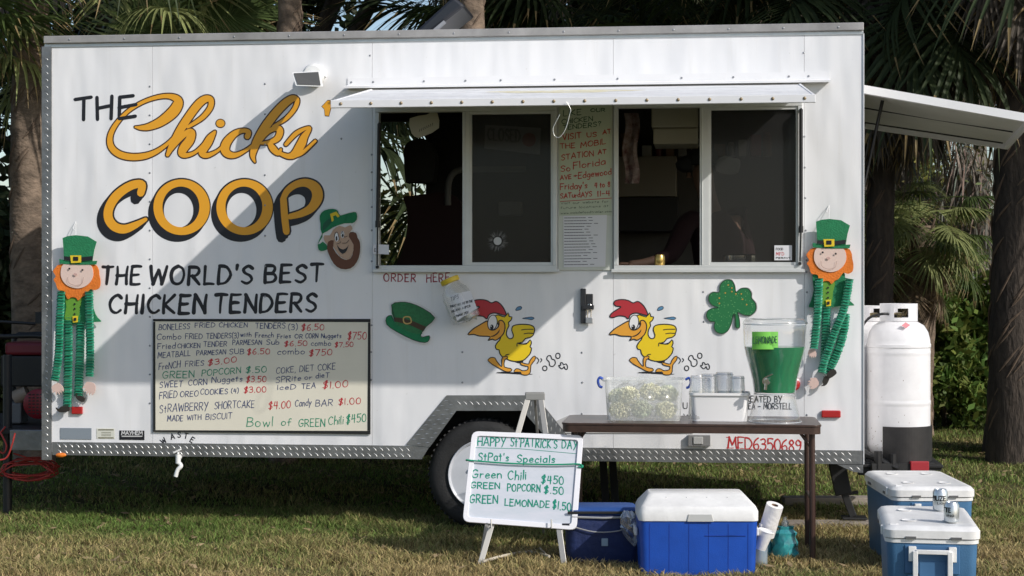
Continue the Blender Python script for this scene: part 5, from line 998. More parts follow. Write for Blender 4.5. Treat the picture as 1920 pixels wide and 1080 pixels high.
note([("VISIT", 50, 168, 245, 230, 36), ("US", 205, 265, 225, 222, 28), ("AT", 305, 355, 208, 204, 26), ("THE", 35, 128, 300, 292, 30), ("MOBIL", 165, 322, 294, 268, 32), ("STATION", 42, 245, 372, 345, 34), ("AT", 275, 325, 336, 330, 26), ("So", 38, 98, 444, 440, 36), ("Florida", 118, 320, 428, 400, 42), ("AVE", 35, 105, 496, 488, 26), ("+", 122, 142, 482, 480, 24), ("Edgewood", 150, 358, 488, 462, 38), ("Friday's", 36, 205, 558, 550, 38), ("4 to 8", 252, 350, 548, 542, 32), ("SATurdAYS", 36, 235, 615, 600, 30), ("11-4", 272, 350, 602, 598, 32)], M('dark_red_marker', (.42, .04, .02), .5), 1.8, 'red_handwriting')
m = MB(); ribbon(m, [kn(36, 634), kn(360, 612)], 1.3, MP, off0+.002); m.build('underline', MATS['dark_red_marker'], t, recalc=False)
note([("Visit our website for", 38, 340, 652, 640, 15), ("future locations at", 38, 340, 682, 668, 14), ("www.mobilefoodtrailer.com", 38, 362, 714, 702, 13)], M('grey_green_ink', (.08, .11, .08), .5), .7, 'small_handwriting')
t = wthing('printed_price_list', 'white printed price list taped up below the handwritten notice', 'price list', 1093, 500, -.012)
m = MB(); m.prism([MP(x, y, off0+.0016) for x, y in ((1056, 405), (1138, 403), (1135, 500), (1057, 501))], -MP.n*.0012); m.build('sheet', MATS['paper_white'], t)
m = MB(); y = 736
for k in range(17):
    x0 = 62; x1 = random.uniform(150, 235); yy = 738+k*18.5; a = kn(x0, yy); b = kn(x1, yy-3); cur = a[0]
    while cur < b[0]: l_ = random.uniform(2, 6); ribbon(m, [(cur, a[1]-(cur-a[0])*.012), (min(cur+l_, b[0]), a[1]-(cur-a[0])*.012)], 1.25, MP, off0+.002, grow=0); cur += l_+1.2
    e = kn(x1+30, yy-3); ribbon(m, [(e[0]-4, e[1]), (e[0]+3, e[1])], 1.1, MP, off0+.002, grow=0)
m.build('print_lines', M('grey_print', (.08, .08, .09), .6), t, recalc=False)
# --- wire hook hanging from the hatch edge
t = wthing('wire_hook', 'bent wire hook hanging from the front edge of the serving hatch', 'hook', 1052, 215, -HP-.01)
wp = wall_at(-HP-.012); m = MB(); m.tube([wp(*p) for p in cr([(1062, 191), (1070, 205), (1068, 215), (1063, 235), (1056, 250), (1047, 258), (1039, 253), (1037, 241), (1042, 230), (1050, 214)], 5)], .0017, 8); m.build('wire', M('shiny_wire', (.8, .8, .75), .3, .6), t, smooth=60)
# --- window stickers and a reflected light
def sticker(label, cat, q, v, words=()):
    t = wthing('sticker', label, cat, (q[0][0]+q[2][0])/2, q[2][1], v); pl = wall_at(v); m = MB(); m.prism([pl(x, y, .001) for x, y in q], -pl.n*.0009); m.build('sheet', MATS['paper_white'], t)
    m = MB(); C_ = [MB(), MB()]
    for s_, x0, x1, y, h, ci in words: write(C_[ci], s_, x0, x1, y, y, h, .9, pl, off=.0013, jit=0)
    if C_[0].f: C_[0].build('print', INK, t, recalc=False)
    if C_[1].f: C_[1].build('red_print', RD, t, recalc=False)
    return t
sticker('small printed licence sticker in the lower corner of the right window pane', 'sticker', [(1452, 460), (1485, 460), (1485, 488), (1452, 488)], -.01, (("FOOD", 1455, 1468, 469, 4, 0), ("MFD", 1455, 1470, 479, 6, 1), ("PERMIT", 1455, 1482, 485, 2.5, 0)))
sticker('clear white tag with a tiny truck mark at the left edge of the left window', 'tag', [(699, 458), (729, 459), (729, 477), (699, 476)], -.045, (("E8", 702, 709, 472, 6, 0),))
m = MB(); t = wthing('pane_reflection', 'round white disc drawn as a light reflection on the screened pane of the left window', 'sticker', 933, 462, -.004); pl = wall_at(-.004); m.face([m.av(pl(933+7.5*math.cos(a), 452+7.5*math.sin(a), .002)) for a in (2*PI*k/24 for k in range(24))]); m.build('disc', M('reflection_white', (.55, .55, .55), .6), t, recalc=False)  # light reflected in the pane, modelled as a white disc
m = MB(); 
for k in range(150): a = random.uniform(0, 2*PI); r0_ = 9+random.random()*3; r1_ = r0_+random.uniform(1, 10); ribbon(m, [(933+r0_*math.cos(a), 452+r0_*math.sin(a)), (933+r1_*math.cos(a), 452+r1_*math.sin(a))], .22, pl, .0012, grow=0)
m.build('reflection_halo', M('halo_grey', (.30, .30, .30), .8), t, recalc=False, kind='stuff')  # halo round the reflection, drawn as fine grey rays
# --- things inside
t = wthing('closed_sign', 'dim CLOSED sign hanging inside behind the screened left window pane', 'sign', 960, 285, .09); pl = wall_at(.09); m = MB(); m.prism([pl(x, y) for x, y in ((910, 234), (1014, 240), (1012, 290), (908, 278))], -pl.n*.003); m.build('board', M('dim_white_board', (.22, .22, .22), .6), t); m = MB(); write(m, "CLOSED", 915, 975, 262, 266, 22, 3.6, pl, off=.001, jit=0); m.build('lettering', M('dim_dark_ink', (.06, .06, .06), .6), t, recalc=False); m = MB(); disc(m, 992, 262, 13, 13, pl, .001); m.build('red_emblem', M('dim_red', (.2, .03, .03), .6), t, recalc=False)  # dimness behind the glass is put into the sign's colours
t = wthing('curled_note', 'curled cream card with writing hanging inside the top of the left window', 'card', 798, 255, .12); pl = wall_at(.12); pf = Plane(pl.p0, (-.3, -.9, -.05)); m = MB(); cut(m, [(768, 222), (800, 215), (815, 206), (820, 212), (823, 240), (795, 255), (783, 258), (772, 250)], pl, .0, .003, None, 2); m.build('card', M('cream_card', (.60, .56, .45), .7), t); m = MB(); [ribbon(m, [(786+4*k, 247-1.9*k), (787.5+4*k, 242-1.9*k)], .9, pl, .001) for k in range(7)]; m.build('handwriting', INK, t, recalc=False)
t = wthing('beverage_can', 'gold beverage can standing on the sill of the right serving window', 'can', 1237, 492, .03); q = L(1237, 493, .03); m = MB(WM); m.lathe((q.x, .03, WIN[1][2]+.008), [(.026, 0), (.031, .006), (.031, .052), (.026, .060), (.026, .064), (.022, .062)], 20); m.build('can_body', M('gold_can', (.55, .38, .12), .3, .8, noise=.3, nscale=40), t, smooth=50)
# dim kitchen things seen through the screened panes
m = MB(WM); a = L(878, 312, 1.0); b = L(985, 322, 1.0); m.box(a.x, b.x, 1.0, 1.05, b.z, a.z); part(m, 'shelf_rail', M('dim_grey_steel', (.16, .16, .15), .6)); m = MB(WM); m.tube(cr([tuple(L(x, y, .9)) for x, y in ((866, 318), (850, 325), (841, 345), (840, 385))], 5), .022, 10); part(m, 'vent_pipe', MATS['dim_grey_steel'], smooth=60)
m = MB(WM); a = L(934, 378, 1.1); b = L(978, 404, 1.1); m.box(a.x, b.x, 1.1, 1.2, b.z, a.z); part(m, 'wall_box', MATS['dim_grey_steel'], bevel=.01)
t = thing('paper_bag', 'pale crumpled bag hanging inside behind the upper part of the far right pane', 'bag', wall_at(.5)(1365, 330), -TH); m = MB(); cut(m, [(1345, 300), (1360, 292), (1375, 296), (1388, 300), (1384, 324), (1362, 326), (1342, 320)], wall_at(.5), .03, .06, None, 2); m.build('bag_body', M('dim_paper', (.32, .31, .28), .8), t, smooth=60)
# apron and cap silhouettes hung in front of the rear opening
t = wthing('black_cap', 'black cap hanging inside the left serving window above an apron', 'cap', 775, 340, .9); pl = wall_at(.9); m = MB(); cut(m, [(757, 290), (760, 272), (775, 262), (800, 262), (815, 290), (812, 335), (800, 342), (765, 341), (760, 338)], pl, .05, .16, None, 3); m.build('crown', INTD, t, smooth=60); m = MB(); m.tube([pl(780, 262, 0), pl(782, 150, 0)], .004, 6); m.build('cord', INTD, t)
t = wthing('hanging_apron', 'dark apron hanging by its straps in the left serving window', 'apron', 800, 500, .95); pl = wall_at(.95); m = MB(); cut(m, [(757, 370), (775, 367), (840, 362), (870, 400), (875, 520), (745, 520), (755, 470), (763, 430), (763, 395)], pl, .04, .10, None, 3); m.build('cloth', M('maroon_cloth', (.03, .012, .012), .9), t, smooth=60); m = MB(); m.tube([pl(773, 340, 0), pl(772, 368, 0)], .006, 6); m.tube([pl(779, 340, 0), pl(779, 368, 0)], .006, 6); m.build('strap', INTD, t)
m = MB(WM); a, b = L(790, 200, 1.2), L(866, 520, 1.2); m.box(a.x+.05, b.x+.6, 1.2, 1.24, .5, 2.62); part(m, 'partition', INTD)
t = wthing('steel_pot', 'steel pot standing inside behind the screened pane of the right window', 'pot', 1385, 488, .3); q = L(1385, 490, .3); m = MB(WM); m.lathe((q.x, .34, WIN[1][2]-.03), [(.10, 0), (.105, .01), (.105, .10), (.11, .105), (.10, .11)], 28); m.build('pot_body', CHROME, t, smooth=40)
m = MB(WM); m.box(u(1170), UR-.1, .1, .5, WIN[1][2]-.07, WIN[1][2]-.035); part(m, 'inner_counter', MATS['dull_steel']); m = MB(WM); m.box(u(715), u(1040), .1, .5, WIN[0][2]-.07, WIN[0][2]-.035); part(m, 'inner_counter', MATS['dull_steel'])
t = wthing('spotted_cloth', 'red and cream spotted cloth hanging inside the left part of the right window', 'cloth', 1183, 345, .4); pl = wall_at(.4); m = MB()
n_ = 10; G_ = [[m.av(pl(1170+27*i/4+3*math.sin(j*.9), 212+132*j/n_, .02*math.sin(i*1.9+j*.4))) for i in range(5)] for j in range(n_+1)]
for j in range(n_):
    for i in range(4): m.face((G_[j][i], G_[j][i+1], G_[j+1][i+1], G_[j+1][i]))
m.build('cloth', M('spotted_fabric', (.42, .36, .33), .9, rgb2=(.10, .02, .02), nscale=14), t, smooth=60, recalc=False)
# person inside, leaning towards the window
def skinned(name, chains, mat, parent, mw=None, sub=1):
    me = bpy.data.meshes.new(name); vs = []; es = []; rs = []; idx = {}
    for ch in chains:
        pv = None
        for (k, p, r) in ch:
            if k not in idx: idx[k] = len(vs); vs.append(p); rs.append(r)
            if pv is not None and (pv, idx[k]) not in es: es.append((pv, idx[k]))
            pv = idx[k]
    Mi = MW[parent.name].inverted(); me.from_pydata([tuple(Mi @ (WM @ Vector(p))) for p in vs], es, []); o = bpy.data.objects.new(name, me); COL.objects.link(o); o.parent = parent; MW[o.name] = MW[parent.name]
    s_ = o.modifiers.new('skin', 'SKIN'); s_.use_smooth_shade = True
    for i, v in enumerate(me.skin_vertices[0].data): rr_ = rs[i]; v.radius = rr_ if isinstance(rr_, tuple) else (rr_, rr_)
    me.skin_vertices[0].data[0].use_root = True; o.modifiers.new('sub', 'SUBSURF').levels = sub; o.modifiers['sub'].render_levels = sub
    me.materials.append(mat); return o
hd = L(1318, 318, .75); hx, hz = hd.x, hd.z
SK = M('skin', (.22, .13, .09), .55); SH = M('dark_red_shirt', (.028, .009, .010), .9); HX = hx
t = thing('person', 'person in a dark cap and dark red shirt standing inside the right serving window', 'person', WM @ Vector((HX+.1, .8, .49)), -TH)
J = dict(pel=(HX+.12, .82, 1.35), ch=(HX+.10, .80, hz-.48), nk=(HX+.04, .78, hz-.20), hb=(HX, .77, hz-.08), ht=(HX-.005, .77, hz+.06), sl=(HX-.08, .62, hz-.30), el=(HX-.20, .50, hz-.56), wl_=(HX-.38, .46, hz-.60), hl=(HX-.47, .45, hz-.61), sr=(HX+.22, .95, hz-.30), er=(HX+.30, .92, hz-.60), wr=(HX+.18, .80, hz-.80), hr=(HX+.12, .76, hz-.84), kl=(HX+.04, .74, .94), fl=(HX+.05, .76, .53), kr=(HX+.20, .88, .94), fr=(HX+.21, .9, .53))
skinned('body', [[('pel', J['pel'], .12), ('ch', J['ch'], (.14, .11)), ('nk', J['nk'], .06), ('hb', J['hb'], (.085, .075)), ('ht', J['ht'], (.09, .08))], [('ch', J['ch'], .13), ('sl', J['sl'], .055), ('el', J['el'], .042), ('wl', J['wl_'], .028), ('hl', J['hl'], .03)], [('ch', J['ch'], .13), ('sr', J['sr'], .055), ('er', J['er'], .042), ('wr', J['wr'], .028), ('hr', J['hr'], .03)], [('pel', J['pel'], .12), ('kl', J['kl'], .07), ('fl', J['fl'], .05)], [('pel', J['pel'], .12), ('kr', J['kr'], .07), ('fr', J['fr'], .05)]], SK, t)
skinned('shirt', [[('pel', J['pel'], .145), ('ch', J['ch'], (.165, .135)), ('nk', tuple(Vector(J['nk'])+Vector((0, 0, -.06))), .08)], [('ch', J['ch'], .15), ('sl', J['sl'], .075), ('el', J['el'], .062), ('wl', tuple(Vector(J['el'])*.4+Vector(J['wl_'])*.6), .045)], [('ch', J['ch'], .15), ('sr', J['sr'], .075), ('er', J['er'], .062)]], SH, t)
m = MB(WM); m.lathe((HX, .77, hz+.035), [(.098, 0), (.100, .04), (.085, .085), (.05, .11), (.01, .118)], 20); m.tube([(HX-.08, .76, hz+.04), (HX-.135, .755, hz+.03), (HX-.17, .752, hz+.022)], [.06, .05, .02], 12); m.build('cap', M('dark_cap', (.02, .02, .022), .8), t, smooth=60)
m = MB(WM); m.lathe((HX-.088, .77, hz-.03), [(.014, -.01), (.018, -.02), (.008, .02)], 8); m.build('nose', SK, t, smooth=60)
hp = Vector(J['hl'])
for k, (dy, dz, ln_, sx) in enumerate(((-.030, .004, .070, -1), (-.010, .006, .078, -1), (.010, .005, .073, -1), (.028, .002, .058, -1), (-.036, -.004, .045, -.35))):
    b0 = hp+Vector((.01 if k < 4 else .03, dy*.7, dz)); dirn = Vector((sx, -.08 if k < 4 else -1, 0)).normalized(); m = MB(WM); m.tube([b0, b0+dirn*ln_*.55+Vector((0, 0, .004)), b0+dirn*ln_*.85+Vector((0, 0, -.006)), b0+dirn*ln_*1.05+Vector((0, 0, -.018))], [.0105, .0095, .0085, .005], 10); m.build('finger', SK, t, smooth=60)
# ================================================================= TABLE with its things
TBR = M('brown_laminate', (.055, .030, .022), .38, noise=.25, nscale=30, coat=.2); LEGB = M('brown_steel_leg', (.05, .025, .018), .4)
TZ = .74; vF, vB = L(1300, 797, -1.02), None
def onz(px, py, zz): r = ray(px, py); t = (zz-H)/r.z; return Vector((r.x*t, r.y*t, zz))
c_r = WI @ onz(1541, 797, TZ); c_l = WI @ onz(1052, 793, TZ); b_r = WI @ onz(1500, 781, TZ)
vf = (c_r.y+c_l.y)/2; vb_ = b_r.y; t0, t1 = c_l.x, c_r.x-.0
print('TABLE', c_r, c_l, b_r)
vb_ = min(vb_, -.06)
tb = thing('folding_table', 'brown folding table carrying the popcorn tub and the drink dispenser', 'table', WM @ Vector(((t0+t1)/2, (vf+vb_)/2, 0)), -TH)
def rr(x0, x1, y0, y1, r, n=5):
    return [(cx+r*math.cos(a), cy+r*math.sin(a)) for cx, cy, a0 in ((x1-r, y1-r, 0), (x0+r, y1-r, PI/2), (x0+r, y0+r, PI), (x1-r, y0+r, 1.5*PI)) for a in (a0+PI/2*k/n for k in range(n+1))]
m = MB(WM); m.prism([(x, y, TZ) for x, y in rr(t0, t1, vf, vb_, .05)], WM.to_3x3() @ Vector((0, 0, -.012))); m.build('tabletop', TBR, tb, bevel=.004, smooth=30)
m = MB(WM); q = rr(t0+.004, t1-.004, vf+.004, vb_-.004, .046); qi = rr(t0+.03, t1-.03, vf+.03, vb_-.03, .03); n = len(q)
A = [m.av((x, y, TZ-.0125)) for x, y in q]; B = [m.av((x, y, TZ-.05)) for x, y in q]; C = [m.av((x, y, TZ-.05)) for x, y in qi]; D = [m.av((x, y, TZ-.0125)) for x, y in qi]
for k in range(n):
    j = (k+1) % n
    for X_, Y_ in ((A, B), (B, C), (C, D), (D, A)): m.face((X_[k], X_[j], Y_[j], Y_[k]))
m.build('table_skirt', TBR, tb, smooth=30)
for uu, s_ in ((t1-.048, 1), (t0+.065, -1)):
    for vv in (vf+.07, vb_-.08): m = MB(WM); m.tube([(uu, vv, TZ-.05), (uu+.004*s_, vv, .0)], .0165, 12); m.tube([(uu+.004*s_, vv, .012), (uu+.004*s_, vv, -.002)], .021, 10); m.build('leg', LEGB, tb, smooth=50)
    m = MB(WM); m.tube([(uu, vf+.07, TZ-.055), (uu, vb_-.08, TZ-.055)], .012, 8); m.tube([(uu, vf+.07, .33), (uu, vb_-.08, .33)], .009, 8);  m.tube([(uu-.06*s_, vf+.07, TZ-.05), (uu, vf+.07, TZ-.13)], .009, 8); m.build('leg_brace', LEGB, tb, smooth=50)
def tubbox(mb, x0, x1, y0, y1, z0, z1, tp, th=.003, r=.03, rim=.012):
    """open tapered tub, wall frame"""
    qa = rr(x0+tp, x1-tp, y0+tp, y1-tp, r); qb = rr(x0, x1, y0, y1, r); qc = rr(x0-rim, x1+rim, y0-rim, y1+rim, r+rim); n = len(qa)
    rings = [[mb.av((x, y, z0)) for x, y in qa], [mb.av((x, y, z1)) for x, y in qb], [mb.av((x, y, z1)) for x, y in qc], [mb.av((x, y, z1-.014)) for x, y in qc]]
    for a, b in zip(rings, rings[1:]):
        for k in range(n): mb.face((a[k], a[(k+1) % n], b[(k+1) % n], b[k]))
    mb.face(rings[0][::-1])
vt = vf+.16
def tub_px(xa, xb, dv): return L(xa, 780, vt).x, L(xb, 780, vt).x
# popcorn tub
x0, x1 = tub_px(1133, 1280, 0); zt = TZ+.24
zt = L(1200, 712, vt).z; t = thing('popcorn_tub', 'clear plastic tub with blue clips full of bagged popcorn on the brown table', 'storage tub', WM @ Vector(((x0+x1)/2, vt, TZ)), -TH)
FROST = clear_mat('frosted_plastic', (.82, .84, .82), .33, .04, .3)
m = MB(WM); tubbox(m, x0, x1, vt, vt+.27, TZ+.001, zt, .014); m.build('tub', FROST, t, smooth=40)
m = MB(WM); n = 14
for k in range(9): xx = x0+.05+(x1-x0-.1)*random.random(); m.lathe((xx, vt+.06+.15*random.random(), zt-.09+random.random()*.02), [(.0, .05), (.04, .045), (.06, .02), (.0, -.02)], 7)
PC1, PC2 = M('popcorn_pale', (.90, .85, .58), .8, rgb2=(.74, .74, .48), nscale=18), M('popcorn_green', (.56, .70, .46), .8, rgb2=(.74, .70, .48), nscale=14)
pops = {PC1: MB(WM), PC2: MB(WM)}
bags_ = [(x0+.085, TZ+.055, 0), (x0+.20, TZ+.06, 1), (x1-.095, TZ+.055, 0), (x0+.13, TZ+.135, 0), (x0+.25, TZ+.15, 0), (x1-.085, TZ+.14, 1), (x0+.07, TZ+.12, 1)]
for k in range(2600):
    bx, bz, ci = bags_[k % 7]; th_a, ph_a, rr_a = random.uniform(0, 2*PI), random.uniform(0, PI), random.random()**.33
    xx, yy, zz = bx+.062*rr_a*math.sin(ph_a)*math.cos(th_a), vt+.085+.06*(k % 7 > 3)+.055*rr_a*math.sin(ph_a)*math.sin(th_a), bz+.046*rr_a*math.cos(ph_a); r_ = random.uniform(.006, .011); mb2 = pops[PC2 if ci else PC1]; xx = min(max(xx, x0+.02), x1-.02); zz = max(zz, TZ+.012)
    v8 = [mb2.av((xx+dx*r_*random.uniform(.6, 1.2), yy+dy*r_*random.uniform(.6, 1.2), zz+dz*r_*random.uniform(.6, 1.2))) for dx, dy, dz in ((1, 0, 0), (0, 1, 0), (-1, 0, 0), (0, -1, 0), (0, 0, 1), (0, 0, -1))]
    for a, b in ((0, 1), (1, 2), (2, 3), (3, 0)): mb2.face((v8[a], v8[b], v8[4])); mb2.face((v8[b], v8[a], v8[5]))
for mt, mb2 in pops.items(): mb2.build('popcorn', mt, t, kind='stuff', recalc=False)
for k, (xx, w_) in enumerate(((x0+.11, .10), (x0+.30, .10), (x0+.2, .11))): m = MB(WM); m.lathe((xx, vt+.13, TZ+.02), [(w_*.7, 0), (w_, .05), (w_*.9, .12), (w_*.45, .165), (.015, .18), (.03, .195)], 11, mods=lambda a, h: 1+.08*math.sin(5*a+h*30)); m.build('popcorn_bag', clear_mat('bag_film', (.8, .8, .78), .06, .06, .15), t, smooth=60)
for xx, s_ in ((x0-.014, -1), (x1+.014, 1)):
    m = MB(WM); y_ = vt+.10; m.tube(cr([(xx, y_, zt-.005), (xx+s_*.02, y_, zt+.004), (xx+s_*.028, y_, zt-.02), (xx+s_*.018, y_, zt-.045), (xx+s_*.004, y_, zt-.05)], 4), .006, 8); m.build('clip', M('blue_plastic', (.03, .09, .45), .4), t, smooth=60); m = MB(WM); m.tube(cr([(xx, y_+.05, zt-.005), (xx+s_*.02, y_+.05, zt+.004), (xx+s_*.028, y_+.05, zt-.02), (xx+s_*.018, y_+.05, zt-.045), (xx+s_*.004, y_+.05, zt-.05)], 4), .006, 8); m.build('clip', M('blue_plastic', (.03, .09, .45), .4), t, smooth=60)
# white tub
x0, x1 = tub_px(1294, 1405, 0); zt2 = L(1350, 737, vt).z
t = thing('cup_tub', 'white plastic tub in the middle of the table holding upturned clear cups', 'tub', WM @ Vector(((x0+x1)/2, vt, TZ)), -TH)
m = MB(WM); tubbox(m, x0, x1, vt, vt+.19, TZ+.001, zt2, .012, rim=.007); m.build('tub', M('white_tub_plastic', (.86, .85, .84), .35), t, smooth=40)
CUPM = clear_mat('clear_cup', (.9, .9, .9), .20, .18, .08)
for k, (px, pt, w_) in enumerate(((1308, 704, 15), (1330, 701, 17), (1358, 698, 18), (1383, 705, 14), (1321, 709, 12))):
    q = L(px, pt, vt+.06+.05*(k % 3)); s_ = w_/345/1.0; c = thing('plastic_cup', ('upturned clear cup leaning at the left end of the white tub', 'tall upturned clear cup second in the white tub', 'upturned clear cup in the middle of the white tub, the widest one', 'upturned clear cup at the right end of the white tub', 'small clear cup behind the two left cups in the white tub')[k], 'cup', WM @ Vector((q.x, q.y, TZ+.01)), -TH, 'clear cups in the white tub')
    m = MB(WM); m.lathe((q.x, q.y, TZ+.012), [(s_*1.15, 0), (s_*1.18, .004), (s_*1.05, (q.z-TZ)*.5), (s_*.92, q.z-TZ-.02), (s_*.85, q.z-TZ-.012), (.0, q.z-TZ-.012)], 20, caps=False); m.build('cup_wall', CUPM, c, smooth=45)
    m = MB(WM); m.tube([(q.x+s_*math.cos(a)*.96, q.y+s_*math.sin(a)*.96, q.z-.012) for a in (2*PI*j/20 for j in range(20))], .0016, 5, closed=True); m.build('rim', clear_mat('cup_rim', (.85, .85, .85), .55, .1), c, smooth=60)
# dispenser
q = L(1453, 790, vt+.02); ud = q.x; vd = vt+.05; S_ = 1/(F/(10.25+vd)) if False else None
sc = (L(1507, 700, vd).x-L(1399, 700, vd).x)/108; zz = lambda py: L(1453, py, vd).z
t = thing('drink_dispenser', 'clear hourglass drink dispenser of green lemonade with a chrome tap on the table', 'drink dispenser', WM @ Vector((ud, vd, TZ)), -TH)
prof = [(49, 792), (50, 790), (47, 780), (43.5, 765), (40, 748), (39.6, 738), (40, 730), (42.6, 712), (48, 690), (54.8, 665), (58.6, 645), (59.5, 620), (58.5, 606)]
GL_ = clear_mat('clear_dispenser', (.8, .85, .85), .035, .03, .03)
m = MB(WM); m.lathe((ud, vd, 0), [(r*sc, zz(py)) for r, py in prof]+[(56*sc, zz(600)), (52*sc, zz(597)), (40*sc, zz(597)), (0, zz(596))], 40, mods=lambda a, h: 1+(.025*math.cos(8*a) if h > zz(612) else 0), caps=False); m.build('shell', GL_, t, smooth=60)
m = MB(WM); inn = [(r-3.0, py) for r, py in prof if py <= 734 and py >= 645]; m.lathe((ud, vd, 0), [(0, zz(736)), (34*sc, zz(736))]+[(r*sc, zz(py)) for r, py in inn]+[(53.5*sc, zz(652) if False else zz(651)), (0, zz(651))], 40, caps=False)
LM = M('green_lemonade', (.0, .23, .08), .18, rgb2=(.0, .14, .05), nscale=6, coat=.3, stretch=(5, 5, .4)); liq = [(0, zz(735)), (38.2*sc, zz(735)), (38.8*sc, zz(730)), (41.5*sc, zz(712)), (46.8*sc, zz(690)), (53.6*sc, zz(665)), (57*sc, zz(650)), (0, zz(649))]
m = MB(WM); m.lathe((ud, vd, 0), liq, 40, caps=False); m.build('lemonade', LM, t, smooth=35)
m = MB(WM)
for r, py, th in ((50, 790, .0035), (38.4, 738, .0028), (57.5, 608, .003), (41, 598, .003)): m.tube([(ud+r*sc*math.cos(a), vd+r*sc*math.sin(a), zz(py)) for a in (2*PI*j/36 for j in range(36))], th, 6, closed=True)
m.build('rim', clear_mat('thick_plastic', (.75, .78, .8), .45, .12, .05), t, smooth=60)
m = MB(WM); c = L(1437, 715, vd-39*sc-.02); m.tube([c+Vector((0, .04, 0)), c+Vector((0, -.02, 0))], .012, 12); m.tube([c+Vector((0, 0, .012)), c+Vector((-.004, -.0, -.045))], .009, 12); m.tube([c+Vector((0, .018, 0)), c+Vector((0, .024, 0))], .022, 16); m.bar(c+Vector((-.012, -.0, .018)), c+Vector((.034, -.01, .040)), .012, .006); m.build('tap', CHROME, t, smooth=50)
nt_ = thing('green_note', 'bright green sticky note reading LEMONADE stuck on the drink dispenser', 'note', WM @ Vector((ud-.03, vd-.17, zz(652))), -TH); pl = wall_at(vd-59*sc-.004)
m = MB(); rows = [[m.av(pl(1410+49*i/6, yy, -.0028*(i-3)**2)) for i in range(7)] for yy in (622, 655)]
for i in range(6): m.face((rows[0][i], rows[0][i+1], rows[1][i+1], rows[1][i]))
m.build('paper', M('neon_green_paper', (.20, .60, .09), .8), nt_, smooth=60, recalc=False); m = MB(); write(m, "LEMONADE", 1412, 1457, 644, 643, 12, 1.5, pl, off=.002, jit=.03); m.build('lettering', M('dark_green_marker', (0, 0, 0)), nt_, recalc=False)
# ================================================================= EASEL and its board
EM = M('easel_metal', (.40, .385, .35), .4, .5)
eap = P(1003, 742, 9.45); f1 = GP(900, 1060); f2 = GP(1058, 1062); 
t = thing('easel', 'light metal folding easel standing on the grass in front of the wheel', 'easel', (eap.x, (f1.y+eap.y)/2, 0))
for a, f in ((-.035, f1), (.03, f2)): m = MB(); m.bar(eap+Vector((a, 0, 0)), f, .030, .014, (0, 1, 0)); m.bar(eap+Vector((a, .008, -.0))*.45+f*.55, f+Vector((0, .004, 0)), .021, .010, (0, 1, 0)); m.build('leg', EM, t, bevel=.002)
f3 = Vector((eap.x+.06, 10.02, 0)); m = MB(); m.bar(eap+Vector((0, .03, 0)), f3, .026, .014, (1, 0, 0)); m.build('leg', EM, t, bevel=.002)
m = MB(); m.box(eap.x-.055, eap.x+.055, eap.y-.02, eap.y+.045, eap.z-.025, eap.z+.018); m.build('easel_head', M('grey_easel_cap', (.25, .25, .24), .5), t, bevel=.006)
bp0 = P(975, 900, 9.18); bn = Vector((-.06, -1, .33)); BP = Plane(bp0, bn)
for f, px in ((f1, 921), (f2, 1034)): m = MB(); a = BP(px, 986, -.012); b = BP(px, 990, .035); c = BP(px, 974, .035); m.tube([a, b, c], .004, 8); m.build('board_hook', EM, t, smooth=50)
sg = thing('sign_board', 'white dry-erase board with green marker specials hanging tilted on the easel', 'sign board', BP(975, 992))
def rquad(c, r, n=4):
    out = []
    for k in range(4):
        p, a, b = Vector(c[k]), Vector(c[k-1]), Vector(c[(k+1) % 4]); d0 = (a-p).normalized()*r; d1 = (b-p).normalized()*r
        for j in range(n+1): t_ = j/n; out.append(tuple((p+d0)*(1-t_)**2+p*2*t_*(1-t_)+(p+d1)*t_**2))
    return out
oc = [(885, 808), (1094, 816), (1081, 994), (867, 978)]; ic = [(894, 817), (1084, 825), (1071, 984), (877, 969)]
oq = rquad(oc, 13); iq = rquad(ic, 7); m = MB(); th_ = -BP.n*.018; n = len(oq)
A = [m.av(BP(*p, .010)) for p in oq]; B = [m.av(BP(*p, .010)) for p in iq]; C = [m.av(BP(*p, .010)+th_) for p in oq]; D = [m.av(BP(*p, .0)) for p in iq]
for k in range(n):
    j = (k+1) % n
    for X_, Y_ in ((A, B), (B, D), (C, A)): m.face((X_[k], X_[j], Y_[j], Y_[k]))
m.face(C[::-1]); m.build('frame', M('white_plastic_frame', (.80, .79, .82), .35), sg, smooth=40, bevel=.002)
m = MB(); m.face([m.av(BP(*p, .0005)) for p in rquad(ic, 7)]); m.build('writing_surface', M('dry_erase_white', (.64, .64, .70), .28, rgb2=(.52, .57, .62), nscale=7, stretch=(.6, 1, 2.2)), sg, recalc=False)
ke = crop(840, 720, 3.0); m = MB(); GN2 = M('teal_marker', (.0, .23, .15), .4)
for s_, x0, x1, y0, y1, h in (("HAPPY", 168, 322, 345, 350, 46), ("St'PATRICK'S", 352, 614, 350, 360, 48), ("DAY", 642, 724, 360, 366, 46), ("StPat's", 170, 340, 430, 434, 42), ("Specials", 388, 600, 438, 444, 40), ("Green", 135, 300, 528, 528, 44), ("Chili", 338, 438, 538, 538, 50), ("$450", 524, 648, 556, 566, 44), ("GREEN", 128, 290, 585, 590, 34), ("POPCORN", 335, 518, 602, 606, 40), ("$.50", 540, 648, 612, 624, 40), ("GREEN", 122, 278, 668, 670, 44), ("LEMONADE", 320, 570, 682, 696, 36), ("$1.50", 588, 690, 700, 716, 44)):
    m = MB(); a, b = ke(x0, y0), ke(x1, y1); write(m, s_, a[0], b[0], a[1], b[1], h/3, 2.2, BP, off=.0012, jit=.05, slant=.05); m.build('handwritten_word', GN2, sg, recalc=False)
m = MB(); ribbon(m, [ke(150, 358), ke(400, 364), ke(722, 392)], 1.0, BP, .0011); m.build('underline', GN2, sg, recalc=False)
